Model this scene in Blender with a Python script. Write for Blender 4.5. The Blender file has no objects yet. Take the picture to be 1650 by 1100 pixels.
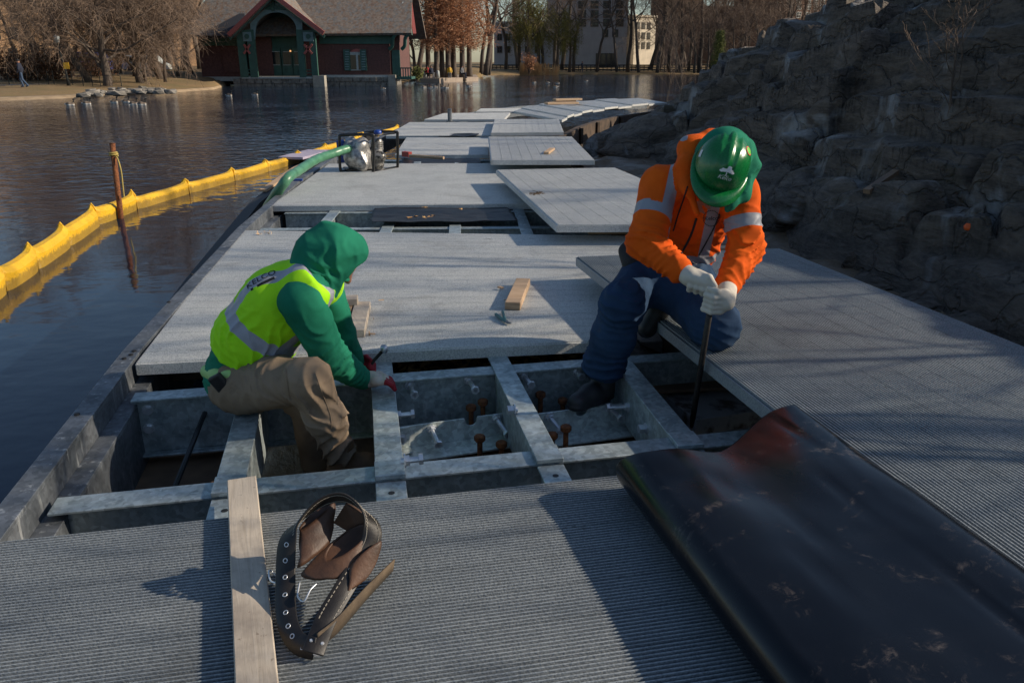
import bpy, bmesh, math, random
import numpy as np
from mathutils import Vector, Matrix

# ------------------------------------------------------------------ camera, sky, sun, exposure
CAM_H = 1.28                                   # eye height above the deck surface (deck = z 0)
FOC = 1283.0                                   # focal length in photograph pixels (28 mm on 36 mm)
PITCH = math.atan(450.0 / FOC)
scene = bpy.context.scene
COL = scene.collection
cam_d = bpy.data.cameras.new('camera'); cam = bpy.data.objects.new('camera', cam_d); COL.objects.link(cam)
cam.location = (0, 0, CAM_H)
cam.rotation_euler = (math.pi / 2 - PITCH, 0, 0)
cam_d.sensor_width = 36.0; cam_d.lens = 36.0 * FOC / 1650.0
cam_d.clip_start = 0.02; cam_d.clip_end = 2000
scene.camera = cam

SUN_EL = math.radians(27.0)
SUN_AZ = math.radians(88.0)                    # clockwise from +Y (north), i.e. from the right
world = bpy.data.worlds.new('World'); scene.world = world; world.use_nodes = True
wn = world.node_tree.nodes; wl = world.node_tree.links
for n in list(wn): wn.remove(n)
wo = wn.new('ShaderNodeOutputWorld'); wb = wn.new('ShaderNodeBackground'); ws = wn.new('ShaderNodeTexSky')
ws.sky_type = 'NISHITA'; ws.sun_disc = False
ws.sun_elevation = SUN_EL; ws.sun_rotation = SUN_AZ
ws.air_density = 1.0; ws.dust_density = 0.6; ws.ozone_density = 2.0
wb.inputs['Strength'].default_value = 0.095
wl.new(ws.outputs[0], wb.inputs[0]); wl.new(wb.outputs[0], wo.inputs[0])
sun_d = bpy.data.lights.new('sun', 'SUN'); sun = bpy.data.objects.new('sun', sun_d); COL.objects.link(sun)
sun_d.energy = 4.6; sun_d.angle = math.radians(0.53); sun_d.color = (1.0, 0.87, 0.70)
_sd = Vector((math.sin(SUN_AZ) * math.cos(SUN_EL), math.cos(SUN_AZ) * math.cos(SUN_EL), math.sin(SUN_EL)))
sun.rotation_euler = _sd.to_track_quat('Z', 'Y').to_euler()
vs = scene.view_settings
vs.view_transform = 'Standard'; vs.look = 'None'; vs.exposure = 0.26; vs.gamma = 1.0; vs.use_curve_mapping = False
scene.cycles.use_denoising = True
scene.cycles.max_bounces = 6
scene.cycles.transparent_max_bounces = 8
scene.cycles.caustics_reflective = False; scene.cycles.caustics_refractive = False

# ------------------------------------------------------------------ pixel -> place helpers
_cp, _sp = math.cos(PITCH), math.sin(PITCH)
def ray(px, py):
    a = (px - 825) / FOC; b = (550 - py) / FOC
    return Vector((a, _cp + b * _sp, -_sp + b * _cp))
def P(px, py, z=0.0):                          # where that sight line meets the level z
    d = ray(px, py); t = (z - CAM_H) / d.z
    return Vector((d.x * t, d.y * t, z))
def J(px, py, y):                              # the point of that sight line at distance y
    d = ray(px, py); t = y / d.y
    return Vector((d.x * t, y, CAM_H + d.z * t))

# ------------------------------------------------------------------ object helpers
def tag(o, label=None, cat=None, group=None, kind=None):
    if label: o['label'] = label
    if cat: o['category'] = cat
    if group: o['group'] = group
    if kind: o['kind'] = kind
    return o
def thing(name, loc, label, cat, group=None, rz=0.0):
    o = bpy.data.objects.new(name, None); COL.objects.link(o)
    o.location = loc; o.rotation_euler = (0, 0, rz); o.empty_display_size = 0.1
    return tag(o, label, cat, group)
def link_mesh(name, me, mat, parent=None, world_coords=True):
    o = bpy.data.objects.new(name, me); COL.objects.link(o)
    if mat is not None:
        for m in (mat if isinstance(mat, (list, tuple)) else [mat]):
            me.materials.append(m)
    if parent is not None:
        o.parent = parent
        if world_coords:                       # mesh given in world coordinates
            root = parent
            M = Matrix.Identity(4)
            chain = []
            while root is not None:
                chain.append(root); root = root.parent
            for r in reversed(chain):
                M = M @ (Matrix.Translation(r.location) @ r.rotation_euler.to_matrix().to_4x4() @ Matrix.Diagonal((*r.scale, 1)))
            o.matrix_parent_inverse = Matrix.Identity(4)
            inv = M.inverted()
            me.transform(inv)
    return o
def copy_tree(o, parent=None):
    c = o.copy(); COL.objects.link(c); c.parent = parent
    for ch in list(o.children): copy_tree(ch, c)
    return c
def smooth(me, on=True):
    me.polygons.foreach_set('use_smooth', [on] * len(me.polygons))
def bevel(o, w=0.003, seg=1):
    m = o.modifiers.new('bevel', 'BEVEL'); m.width = w; m.segments = seg; m.limit_method = 'ANGLE'
    m.angle_limit = math.radians(40)
    return o

class MB:
    def __init__(s): s.v = []; s.f = []; s.m = []
    def add(s, vs, fs, mi=0):
        b = len(s.v); s.v.extend([tuple(v) for v in vs])
        for f in fs: s.f.append(tuple(i + b for i in f)); s.m.append(mi)
        return s
    def box(s, c, size, rz=0.0, mi=0, axes=None):
        c = Vector(c)
        if axes is None:
            ca, sa = math.cos(rz), math.sin(rz)
            ax = [Vector((ca, sa, 0)), Vector((-sa, ca, 0)), Vector((0, 0, 1))]
        else: ax = [Vector(a).normalized() for a in axes]
        hx, hy, hz = size[0] / 2, size[1] / 2, size[2] / 2
        vs = []
        for k in (-1, 1):
            for j in (-1, 1):
                for i in (-1, 1):
                    vs.append(c + ax[0] * (i * hx) + ax[1] * (j * hy) + ax[2] * (k * hz))
        fs = [(0, 2, 3, 1), (4, 5, 7, 6), (0, 1, 5, 4), (2, 6, 7, 3), (0, 4, 6, 2), (1, 3, 7, 5)]
        return s.add(vs, fs, mi)
    def bar(s, p0, p1, w, h, off=0.0, zoff=0.0, mi=0):
        """box along p0->p1, w wide, h high, centred"""
        p0 = Vector(p0); p1 = Vector(p1); d = (p1 - p0); L = d.length; d.normalize()
        up = Vector((0, 0, 1))
        if abs(d.z) > 0.95: up = Vector((0, 1, 0))
        sd = d.cross(up).normalized(); u2 = sd.cross(d).normalized()
        c = (p0 + p1) / 2 + sd * off + u2 * zoff
        return s.box(c, (L, w, h), axes=(d, sd, u2), mi=mi)
    def tube(s, pts, rad, sides=6, cap=True, mi=0, flat=1.0):
        pts = [Vector(p) for p in pts]; n = len(pts)
        if not isinstance(rad, (list, tuple)): rad = [rad] * n
        up = None; vs = []; prev = None
        for i in range(n):
            d = (pts[min(i + 1, n - 1)] - pts[max(i - 1, 0)])
            if d.length < 1e-9: d = Vector((0, 0, 1))
            d.normalize()
            if prev is None:
                a = Vector((0, 0, 1)) if abs(d.z) < 0.9 else Vector((1, 0, 0))
                u = d.cross(a).normalized()
            else:
                u = (prev - d * prev.dot(d))
                u = u.normalized() if u.length > 1e-6 else d.orthogonal().normalized()
            prev = u; w = d.cross(u)
            for k in range(sides):
                a = 2 * math.pi * k / sides
                vs.append(pts[i] + (u * math.cos(a) + w * math.sin(a) * flat) * rad[i])
        fs = []
        for i in range(n - 1):
            for k in range(sides):
                k2 = (k + 1) % sides
                fs.append((i * sides + k, i * sides + k2, (i + 1) * sides + k2, (i + 1) * sides + k))
        if cap:
            fs.append(tuple(range(sides - 1, -1, -1))); fs.append(tuple((n - 1) * sides + k for k in range(sides)))
        return s.add(vs, fs, mi)
    def lathe(s, c, axis, prof, sides=12, mi=0, capa=True, capb=True):
        """prof = [(distance along axis, radius)]"""
        c = Vector(c); axis = Vector(axis).normalized()
        u = axis.orthogonal().normalized(); w = axis.cross(u); vs = []
        for (t, r) in prof:
            for k in range(sides):
                a = 2 * math.pi * k / sides
                vs.append(c + axis * t + (u * math.cos(a) + w * math.sin(a)) * r)
        fs = []
        for i in range(len(prof) - 1):
            for k in range(sides):
                k2 = (k + 1) % sides
                fs.append((i * sides + k, i * sides + k2, (i + 1) * sides + k2, (i + 1) * sides + k))
        if capa: fs.append(tuple(range(sides - 1, -1, -1)))
        if capb: fs.append(tuple((len(prof) - 1) * sides + k for k in range(sides)))
        return s.add(vs, fs, mi)
    def prism(s, poly, vec, mi=0):
        """closed polygon (3-D points, planar) extruded by vec"""
        poly = [Vector(p) for p in poly]; vec = Vector(vec); n = len(poly)
        vs = poly + [p + vec for p in poly]
        fs = [tuple(range(n - 1, -1, -1)), tuple(range(n, 2 * n))]
        for i in range(n):
            j = (i + 1) % n; fs.append((i, j, n + j, n + i))
        return s.add(vs, fs, mi)
    def mesh(s, name='mesh', smooth_on=False):
        me = bpy.data.meshes.new(name); me.from_pydata(s.v, [], s.f)
        if any(s.m): me.polygons.foreach_set('material_index', s.m)
        me.validate(); me.update()
        bm = bmesh.new(); bm.from_mesh(me); bmesh.ops.recalc_face_normals(bm, faces=bm.faces); bm.to_mesh(me); bm.free()
        if smooth_on: smooth(me)
        return me
    def build(s, name, mat, parent=None, smooth_on=False, world_coords=True):
        return link_mesh(name, s.mesh(name, smooth_on), mat, parent, world_coords)

# ------------------------------------------------------------------ numpy noise
_rng = np.random.RandomState(7)
_perm = _rng.permutation(4096).astype(np.int64)
_val = _rng.rand(4096).astype(np.float32) * 2 - 1
def _h3(i, j, k):
    return _val[_perm[(_perm[(_perm[i & 4095] + j) & 4095] + k) & 4095]]
def noise3(x, y, z):
    x = np.asarray(x, dtype=np.float32); y = np.asarray(y, dtype=np.float32) + np.zeros_like(x); z = np.asarray(z, dtype=np.float32) + np.zeros_like(x)
    xi = np.floor(x).astype(np.int64); yi = np.floor(y).astype(np.int64); zi = np.floor(z).astype(np.int64)
    fx = x - xi; fy = y - yi; fz = z - zi
    fx = fx * fx * (3 - 2 * fx); fy = fy * fy * (3 - 2 * fy); fz = fz * fz * (3 - 2 * fz)
    r = 0
    for a in (0, 1):
        wx = fx if a else 1 - fx
        for b in (0, 1):
            wy = fy if b else 1 - fy
            for c in (0, 1):
                wz = fz if c else 1 - fz
                r = r + wx * wy * wz * _h3(xi + a, yi + b, zi + c)
    return r
def fbm(x, y, z=0.0, oct=4, gain=0.5):
    s = 0; a = 1.0; f = 1.0
    for o in range(oct):
        s = s + a * noise3(np.asarray(x) * f + 17.3 * o, np.asarray(y) * f + 5.1 * o, np.asarray(z) * f + 9.7 * o); a *= gain; f *= 2.03
    return s

# ------------------------------------------------------------------ signed-distance bodies -> one continuous mesh
class SDF:
    """smooth union of tapered capsules; every capsule may be squashed along one direction"""
    def __init__(s, k=0.03): s.k = k; s.prims = []; s.post = None
    def cap(s, a, b, ra, rb, squash=None, k=None):
        s.prims.append((np.array(a, np.float32), np.array(b, np.float32), ra, rb, squash, k)); return s
    def chain(s, pts, rads, squash=None, k=None):
        for i in range(len(pts) - 1): s.cap(pts[i], pts[i + 1], rads[i], rads[i + 1], squash, k)
        return s
    @staticmethod
    def _d(p, pr):
        a, b, ra, rb, sq, k = pr
        q = p - a; ba = b - a
        if sq is not None:                      # (axis, factor): factor > 1 widens along axis
            ax = np.array(sq[0], np.float32); ax = ax / np.linalg.norm(ax); f = 1.0 / sq[1] - 1.0
            q = q + np.outer(q @ ax, ax) * f; ba = ba + ax * (ba @ ax) * f
        L = float(ba @ ba) + 1e-9
        t = np.clip((q @ ba) / L, 0, 1)
        e = q - t[:, None] * ba
        d = np.sqrt((e * e).sum(1)) - (ra + (rb - ra) * t)
        return d
    def __call__(s, p):
        r = None
        for pr in s.prims:
            d = s._d(p, pr); k = pr[5] or s.k
            if r is None: r = d
            else:
                h = np.clip(0.5 + 0.5 * (r - d) / k, 0, 1)
                r = r * (1 - h) + d * h - k * h * (1 - h)
        if s.post is not None: r = s.post(p, r)
        return r
    def bounds(s, pad=0.03):
        lo = np.min([np.minimum(p[0] - p[2] * (p[4][1] if p[4] else 1), p[1] - p[3] * (p[4][1] if p[4] else 1)) for p in s.prims], 0) - pad
        hi = np.max([np.maximum(p[0] + p[2] * (p[4][1] if p[4] else 1), p[1] + p[3] * (p[4][1] if p[4] else 1)) for p in s.prims], 0) + pad
        return lo, hi
def surface_nets(f, lo, hi, h):
    n = np.ceil((hi - lo) / h).astype(int) + 2
    V = np.ones(n, np.float32)
    B = 12
    for i in range(0, n[0], B):
        for j in range(0, n[1], B):
            c = []
            ks = list(range(0, n[2], B))
            for k in ks: c.append(lo + (np.array([i, j, k]) + B / 2) * h)
            dc = f(np.array(c, np.float32))
            for k, d in zip(ks, dc):
                sl = (slice(i, min(i + B, n[0])), slice(j, min(j + B, n[1])), slice(k, min(k + B, n[2])))
                if abs(d) > B * h * 1.25:
                    V[sl] = 1.0 if d > 0 else -1.0
                else:
                    g = np.stack(np.meshgrid(np.arange(sl[0].start, sl[0].stop), np.arange(sl[1].start, sl[1].stop), np.arange(sl[2].start, sl[2].stop), indexing='ij'), -1).reshape(-1, 3)
                    V[sl] = f((lo + g * h).astype(np.float32)).reshape([q.stop - q.start for q in sl])
    S = V < 0
    cnt = np.zeros(n - 1, np.int8)
    for a in (0, 1):
        for b in (0, 1):
            for c in (0, 1):
                cnt += S[a:n[0] - 1 + a, b:n[1] - 1 + b, c:n[2] - 1 + c]
    act = np.argwhere((cnt > 0) & (cnt < 8))
    idx = -np.ones(n - 1, np.int64); idx[act[:, 0], act[:, 1], act[:, 2]] = np.arange(len(act))
    pos = np.zeros((len(act), 3)); num = np.zeros(len(act))
    corners = [(a, b, c) for a in (0, 1) for b in (0, 1) for c in (0, 1)]
    for ci in corners:
        for ax in range(3):
            if ci[ax] == 0:
                cj = list(ci); cj[ax] = 1
                va = V[act[:, 0] + ci[0], act[:, 1] + ci[1], act[:, 2] + ci[2]]; vb = V[act[:, 0] + cj[0], act[:, 1] + cj[1], act[:, 2] + cj[2]]
                m = (va < 0) != (vb < 0)
                t = np.where(m, va / np.where(m, va - vb, 1), 0)
                q = np.array(ci, float)[None] + np.zeros((len(act), 3)); q[:, ax] += t
                pos += q * m[:, None]; num += m
    verts = lo + (act + pos / num[:, None]) * h
    faces = []
    for ax in range(3):
        o1, o2 = [(1, 2), (2, 0), (0, 1)][ax]
        sl0 = [slice(1, n[q] - 1) for q in range(3)]; sl1 = list(sl0)
        sl0[ax] = slice(0, n[ax] - 1); sl1[ax] = slice(1, n[ax])
        A = S[tuple(sl0)]; Bm = S[tuple(sl1)]
        e = np.argwhere(A != Bm)
        if len(e) == 0: continue
        base = e.copy()
        for q in range(3):
            if q != ax: base[:, q] += 1
        inside = A[e[:, 0], e[:, 1], e[:, 2]]
        def gi(d1, d2):
            c = base.copy(); c[:, o1] -= d1; c[:, o2] -= d2
            return idx[c[:, 0], c[:, 1], c[:, 2]]
        q = np.stack([gi(0, 0), gi(1, 0), gi(1, 1), gi(0, 1)], 1)
        q[~inside] = q[~inside][:, ::-1]
        faces.append(q)
    return verts, np.concatenate(faces)
def np_mesh(name, verts, faces, smooth_on=True):
    me = bpy.data.meshes.new(name)
    verts = np.asarray(verts, np.float32); faces = np.asarray(faces, np.int32); k = faces.shape[1]
    me.vertices.add(len(verts)); me.vertices.foreach_set('co', verts.ravel())
    me.loops.add(faces.size); me.loops.foreach_set('vertex_index', faces.ravel())
    me.polygons.add(len(faces)); me.polygons.foreach_set('loop_start', np.arange(len(faces), dtype=np.int32) * k)
    me.polygons.foreach_set('loop_total', np.full(len(faces), k, np.int32))
    me.update(calc_edges=True); me.validate()
    if smooth_on: smooth(me)
    return me
def sdf_mesh(name, sdf, h, mat, parent, attrs=None, pad=0.03, relax=2):
    lo, hi = sdf.bounds(pad)
    v, f = surface_nets(sdf, lo, hi, h)
    for it in range(relax):                    # light Laplacian polish
        acc = np.zeros_like(v); c = np.zeros(len(v))
        for a, b in ((0, 1), (1, 2), (2, 3), (3, 0)):
            np.add.at(acc, f[:, a], v[f[:, b]]); np.add.at(c, f[:, a], 1)
            np.add.at(acc, f[:, b], v[f[:, a]]); np.add.at(c, f[:, b], 1)
        v = v * 0.5 + 0.5 * acc / np.maximum(c, 1)[:, None]
    me = np_mesh(name, v, f)
    for an, fn in (attrs or {}).items():
        at = me.attributes.new(an, 'FLOAT', 'POINT')
        at.data.foreach_set('value', np.asarray(fn(v.astype(np.float32)), np.float32))
    return link_mesh(name, me, mat, parent)

# ------------------------------------------------------------------ materials
def new_mat(name):
    m = bpy.data.materials.new(name); m.use_nodes = True
    nt = m.node_tree; b = nt.nodes['Principled BSDF']
    return m, nt, b
def N(nt, kind, **kw):
    n = nt.nodes.new(kind)
    for k, v in kw.items():
        if k in n.inputs.keys() if hasattr(n.inputs, 'keys') else False: n.inputs[k].default_value = v
        else: setattr(n, k, v)
    return n
def L(nt, a, b): nt.links.new(a, b)
def coords(nt, scale=(1, 1, 1), kind='Object', rot=(0, 0, 0)):
    tc = nt.nodes.new('ShaderNodeTexCoord'); mp = nt.nodes.new('ShaderNodeMapping')
    mp.inputs['Scale'].default_value = scale; mp.inputs['Rotation'].default_value = rot
    L(nt, tc.outputs[kind], mp.inputs['Vector']); return mp.outputs[0]
def ramp(nt, fac, stops):
    r = nt.nodes.new('ShaderNodeValToRGB'); e = r.color_ramp.elements
    while len(e) < len(stops): e.new(0.5)
    for el, (p, c) in zip(e, stops):
        el.position = p; el.color = (*c, 1) if len(c) == 3 else c
    L(nt, fac, r.inputs[0]); return r.outputs[0]
def nz(nt, vec, scale, detail=4, rough=0.55, dist=0.0):
    n = nt.nodes.new('ShaderNodeTexNoise'); n.inputs['Scale'].default_value = scale
    n.inputs['Detail'].default_value = detail; n.inputs['Roughness'].default_value = rough; n.inputs['Distortion'].default_value = dist
    L(nt, vec, n.inputs['Vector']); return n.outputs[0]
def mix(nt, fac, a, b, mode='MIX'):
    m = nt.nodes.new('ShaderNodeMix'); m.data_type = 'RGBA'; m.blend_type = mode
    for s, v in ((m.inputs[0], fac), (m.inputs[6], a), (m.inputs[7], b)):
        if isinstance(v, (int, float)): s.default_value = v
        elif isinstance(v, (tuple, list)): s.default_value = (*v, 1) if len(v) == 3 else v
        else: L(nt, v, s)
    return m.outputs[2]
def bump(nt, b, height, strength=0.3, dist=0.01):
    n = nt.nodes.new('ShaderNodeBump'); n.inputs['Strength'].default_value = strength; n.inputs['Distance'].default_value = dist
    L(nt, height, n.inputs['Height']); L(nt, n.outputs[0], b.inputs['Normal']); return n
def simple(name, c1, c2=None, rough=0.6, metal=0.0, scale=8.0, bumps=0.0, bscale=60.0, stretch=(1, 1, 1), bdist=0.004, spec=None, contrast=(0.35, 0.65), rough2=None, coat=0.0):
    m, nt, b = new_mat(name)
    v = coords(nt, stretch)
    if c2 is None: c2 = tuple(x * 0.75 for x in c1)
    n1 = nz(nt, v, scale, 6, 0.6)
    L(nt, ramp(nt, n1, [(contrast[0], c2), (contrast[1], c1)]), b.inputs['Base Color'])
    b.inputs['Metallic'].default_value = metal; b.inputs['Roughness'].default_value = rough
    if rough2 is not None:
        r = ramp(nt, n1, [(0.3, (rough2,) * 3), (0.7, (rough,) * 3)]); L(nt, r, b.inputs['Roughness'])
    if spec is not None: b.inputs['Specular IOR Level'].default_value = spec
    if coat: b.inputs['Coat Weight'].default_value = coat
    if bumps: bump(nt, b, nz(nt, v, bscale, 4, 0.6), bumps, bdist)
    return m

MAT = {}
MAT['galv'] = simple('galvanised_steel', (0.50, 0.56, 0.56), (0.31, 0.37, 0.38), rough=0.42, metal=0.55, scale=14, bumps=0.06, bscale=90, rough2=0.6)
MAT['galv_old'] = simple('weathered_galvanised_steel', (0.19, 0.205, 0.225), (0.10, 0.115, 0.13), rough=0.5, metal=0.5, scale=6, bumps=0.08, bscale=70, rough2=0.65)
MAT['galv_lit'] = simple('lit_galvanised_steel', (0.72, 0.78, 0.74), (0.50, 0.57, 0.55), rough=0.45, metal=0.35, scale=14, bumps=0.05, bscale=90)  # brighter copy of the zinc: stronger light in the open bay put into its colour
MAT['bolt'] = simple('zinc_plated_bolt', (0.78, 0.80, 0.82), (0.60, 0.62, 0.65), rough=0.35, metal=0.6, scale=40)
MAT['rust'] = simple('rust', (0.30, 0.105, 0.035), (0.085, 0.03, 0.014), rough=0.9, scale=45, bumps=0.5, bscale=120)
MAT['wood'] = simple('pine_lumber', (0.52, 0.37, 0.24), (0.36, 0.235, 0.14), rough=0.75, scale=5, stretch=(1, 14, 14), bumps=0.15, bscale=14)
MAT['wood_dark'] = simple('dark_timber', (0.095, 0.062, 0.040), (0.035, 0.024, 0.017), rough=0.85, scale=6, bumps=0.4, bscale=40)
MAT['ply'] = simple('wet_brown_plywood', (0.27, 0.17, 0.10), (0.13, 0.08, 0.05), rough=0.7, scale=5, bumps=0.2, bscale=40)
MAT['black_frame'] = simple('black_painted_tube', (0.012, 0.012, 0.013), rough=0.35)
MAT['black'] = simple('black_rubber', (0.018, 0.018, 0.019), (0.010, 0.010, 0.011), rough=0.6, scale=20)
MAT['sheet'] = simple('black_plastic_sheet', (0.014, 0.015, 0.018), (0.007, 0.008, 0.010), rough=0.5, scale=9, bumps=0.5, bscale=9, bdist=0.02)
MAT['skin'] = simple('skin', (0.42, 0.22, 0.145), (0.33, 0.155, 0.10), rough=0.5, scale=20)

def add_spangle(m, rust=0.0):
    """zinc spangle, pale drips and a few rust specks on a galvanised material"""
    nt = m.node_tree; b = nt.nodes['Principled BSDF']; src = b.inputs['Base Color'].links[0].from_socket
    v = coords(nt); vo = nt.nodes.new('ShaderNodeTexVoronoi'); vo.inputs['Scale'].default_value = 55; L(nt, v, vo.inputs['Vector'])
    bw = nt.nodes.new('ShaderNodeRGBToBW'); L(nt, vo.outputs['Color'], bw.inputs[0])
    c = mix(nt, 1.0, src, ramp(nt, bw.outputs[0], [(0.2, (0.80,) * 3), (0.8, (1.18,) * 3)]), 'MULTIPLY')
    vd = coords(nt, (9, 9, 1.3)); c = mix(nt, ramp(nt, nz(nt, vd, 3.5, 5, 0.6), [(0.60, (0, 0, 0)), (0.72, (0.5,) * 3)]), c, (0.72, 0.74, 0.73))
    if rust: c = mix(nt, ramp(nt, nz(nt, v, 26, 5, 0.7), [(0.66, (0, 0, 0)), (0.74, (rust,) * 3)]), c, (0.17, 0.085, 0.045))
    L(nt, c, b.inputs['Base Color'])
add_spangle(MAT['galv'], 0.6); add_spangle(MAT['galv_old'], 0.5); add_spangle(MAT['galv_lit'], 0.25)
# ================================================================== THE SETTING
WATER_Z = -0.75
def grid_mesh(name, X, Y, Z, mat, kind='structure', parent=None, smooth_on=True):
    ny, nx = X.shape
    v = np.stack([X, Y, Z], -1).reshape(-1, 3)
    i = np.arange(ny * nx).reshape(ny, nx)
    f = np.stack([i[:-1, :-1], i[:-1, 1:], i[1:, 1:], i[1:, :-1]], -1).reshape(-1, 4)
    o = link_mesh(name, np_mesh(name, v, f, smooth_on), mat, parent)
    if kind: o['kind'] = kind
    return o

# ---- water
m, nt, b = new_mat('lake_water')
b.inputs['Base Color'].default_value = (0.007, 0.017, 0.036, 1); b.inputs['Roughness'].default_value = 0.06
b.inputs['IOR'].default_value = 1.333; b.inputs['Specular IOR Level'].default_value = 0.5
v1 = coords(nt, (0.85, 1.1, 1)); v2 = coords(nt, (1, 1, 1))
w1 = nz(nt, v1, 3.0, 1, 0.5); w2 = nz(nt, v1, 8.5, 1, 0.5); w3 = nz(nt, v2, 0.16, 2, 0.5)
calm = ramp(nt, w3, [(0.36, (0.35,) * 3), (0.62, (1, 1, 1))])
ma = nt.nodes.new('ShaderNodeMath'); ma.operation = 'MULTIPLY_ADD'; L(nt, w2, ma.inputs[0]); ma.inputs[1].default_value = 0.30; L(nt, w1, ma.inputs[2])
mb_ = nt.nodes.new('ShaderNodeMath'); mb_.operation = 'MULTIPLY'; L(nt, ma.outputs[0], mb_.inputs[0]); L(nt, calm, mb_.inputs[1])
tcw = nt.nodes.new('ShaderNodeTexCoord'); sx_ = nt.nodes.new('ShaderNodeSeparateXYZ'); L(nt, tcw.outputs['Object'], sx_.inputs[0])
mr_ = nt.nodes.new('ShaderNodeMapRange'); mr_.inputs[1].default_value = 8.5; mr_.inputs[2].default_value = 20.0; mr_.inputs[3].default_value = 0.16; mr_.inputs[4].default_value = 1.3; L(nt, sx_.outputs[1], mr_.inputs[0])   # sheltered water beside the walk, breeze further out
mc_ = nt.nodes.new('ShaderNodeMath'); mc_.operation = 'MULTIPLY'; L(nt, mb_.outputs[0], mc_.inputs[0]); L(nt, mr_.outputs[0], mc_.inputs[1])
bump(nt, b, mc_.outputs[0], 1.0, 0.040)
MAT['water'] = m
me = bpy.data.meshes.new('water'); me.from_pydata([(-700, -60, WATER_Z), (700, -60, WATER_Z), (700, 1200, WATER_Z), (-700, 1200, WATER_Z)], [], [(0, 1, 2, 3)])
tag(link_mesh('water', me, MAT['water']), kind='structure')

# ---- lake bed and mud under and beside the boardwalk
m, nt, b = new_mat('wet_mud')
v = coords(nt)
n1 = nz(nt, v, 7, 8, 0.65); n2 = nz(nt, v, 38, 6, 0.7); n3 = nz(nt, v, 2.2, 3)
c = mix(nt, ramp(nt, n2, [(0.35, (0, 0, 0)), (0.7, (1, 1, 1))]), ramp(nt, n1, [(0.3, (0.055, 0.038, 0.024)), (0.7, (0.16, 0.11, 0.066))]), (0.17, 0.115, 0.065), 'MIX')
L(nt, c, b.inputs['Base Color'])
L(nt, ramp(nt, n3, [(0.4, (0.35,) * 3), (0.6, (0.85,) * 3)]), b.inputs['Roughness'])
bump(nt, b, n1, 0.8, 0.03)
MAT['mud'] = m
xs = np.linspace(-9, 9, 220); ys = np.linspace(-3, 40, 420)
X, Y = np.meshgrid(xs, ys)
edge = np.interp(Y, [-3, 0, 3, 7, 14, 20, 24, 28, 40], [-0.6, -0.75, -0.85, -0.5, 0.2, 1.4, 5.0, 12.0, 20.0])   # shore of the mud under the deck
Z = -1.05 + np.clip((X - edge) * 0.55, 0, 0.62) + 0.055 * fbm(X * 2.2, Y * 2.2, 0.0, 4) + 0.02 * fbm(X * 9, Y * 9, 3.0, 3)
Z = np.maximum(Z, -0.27 - 0.9 * np.clip(3.72 - Y, 0, 9) - 0.9 * np.clip(Y - 4.8, 0, 9) - 0.7 * np.clip(-0.8 - X, 0, 9) - 0.5 * np.clip(X - 0.7, 0, 9) + 0.035 * fbm(X * 5, Y * 5, 6.0, 3))
Z = Z - 0.16 * np.exp(-(((X + 0.75) / 0.34) ** 2 + ((Y - 3.0) / 0.45) ** 2))                        # the wet hole the seated worker stands in
grid_mesh('lake_bed', X, Y, Z, MAT['mud'])

# ---- rock outcrop
m, nt, b = new_mat('schist_rock')
v = coords(nt, (0.9, 0.7, 2.8), rot=(0.16, 0.10, 0.2)); vo = coords(nt)
n1 = nz(nt, v, 3.2, 10, 0.68, 0.4); n2 = nz(nt, v, 15, 8, 0.7); n3 = nz(nt, vo, 0.75, 5, 0.6, 0.6); n4 = nz(nt, vo, 1.7, 4, 0.5)
c = ramp(nt, n1, [(0.3, (0.018, 0.015, 0.012)), (0.5, (0.098, 0.076, 0.056)), (0.72, (0.22, 0.17, 0.125))])
c = mix(nt, ramp(nt, n2, [(0.45, (0, 0, 0)), (0.8, (0.7, 0.7, 0.7))]), c, (0.23, 0.19, 0.155))
c = mix(nt, ramp(nt, n3, [(0.56, (0, 0, 0)), (0.64, (0.85,) * 3)]), c, (0.36, 0.36, 0.35))
c = mix(nt, ramp(nt, n4, [(0.60, (0, 0, 0)), (0.72, (0.7,) * 3)]), c, (0.065, 0.052, 0.026))
L(nt, c, b.inputs['Base Color']); b.inputs['Roughness'].default_value = 0.78
am = nt.nodes.new('ShaderNodeMath'); am.operation = 'MULTIPLY_ADD'; L(nt, n2, am.inputs[0]); am.inputs[1].default_value = 0.4; L(nt, n1, am.inputs[2])
vk_ = nt.nodes.new('ShaderNodeTexVoronoi'); vk_.feature = 'DISTANCE_TO_EDGE'; vk_.inputs['Scale'].default_value = 1.5
wv = nt.nodes.new('ShaderNodeVectorMath'); wv.operation = 'ADD'; nv_ = nt.nodes.new('ShaderNodeTexNoise'); nv_.inputs['Scale'].default_value = 2.0; nv_.inputs['Detail'].default_value = 4; L(nt, vo, nv_.inputs['Vector'])
vz = coords(nt, (0.8, 0.55, 1.7), rot=(0.16, 0.10, 0.2)); L(nt, vz, wv.inputs[0]); L(nt, nv_.outputs['Color'], wv.inputs[1]); L(nt, wv.outputs[0], vk_.inputs['Vector'])
cr_ = ramp(nt, vk_.outputs['Distance'], [(0.0, (0, 0, 0)), (0.035, (1, 1, 1))])
am2 = nt.nodes.new('ShaderNodeMath'); am2.operation = 'MULTIPLY_ADD'; L(nt, cr_, am2.inputs[0]); am2.inputs[1].default_value = 0.55; L(nt, am.outputs[0], am2.inputs[2])
bump(nt, b, am2.outputs[0], 1.0, 0.10)
MAT['rock'] = m
def rock_foot(Y): return np.interp(Y, [-12, -2, 2, 4.5, 6, 8, 12, 15.5, 20, 26, 34, 40, 50], [5.0, 3.9, 3.55, 3.3, 3.0, 2.85, 2.55, 2.45, 3.4, 4.6, 6.1, 9.5, 18])
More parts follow.
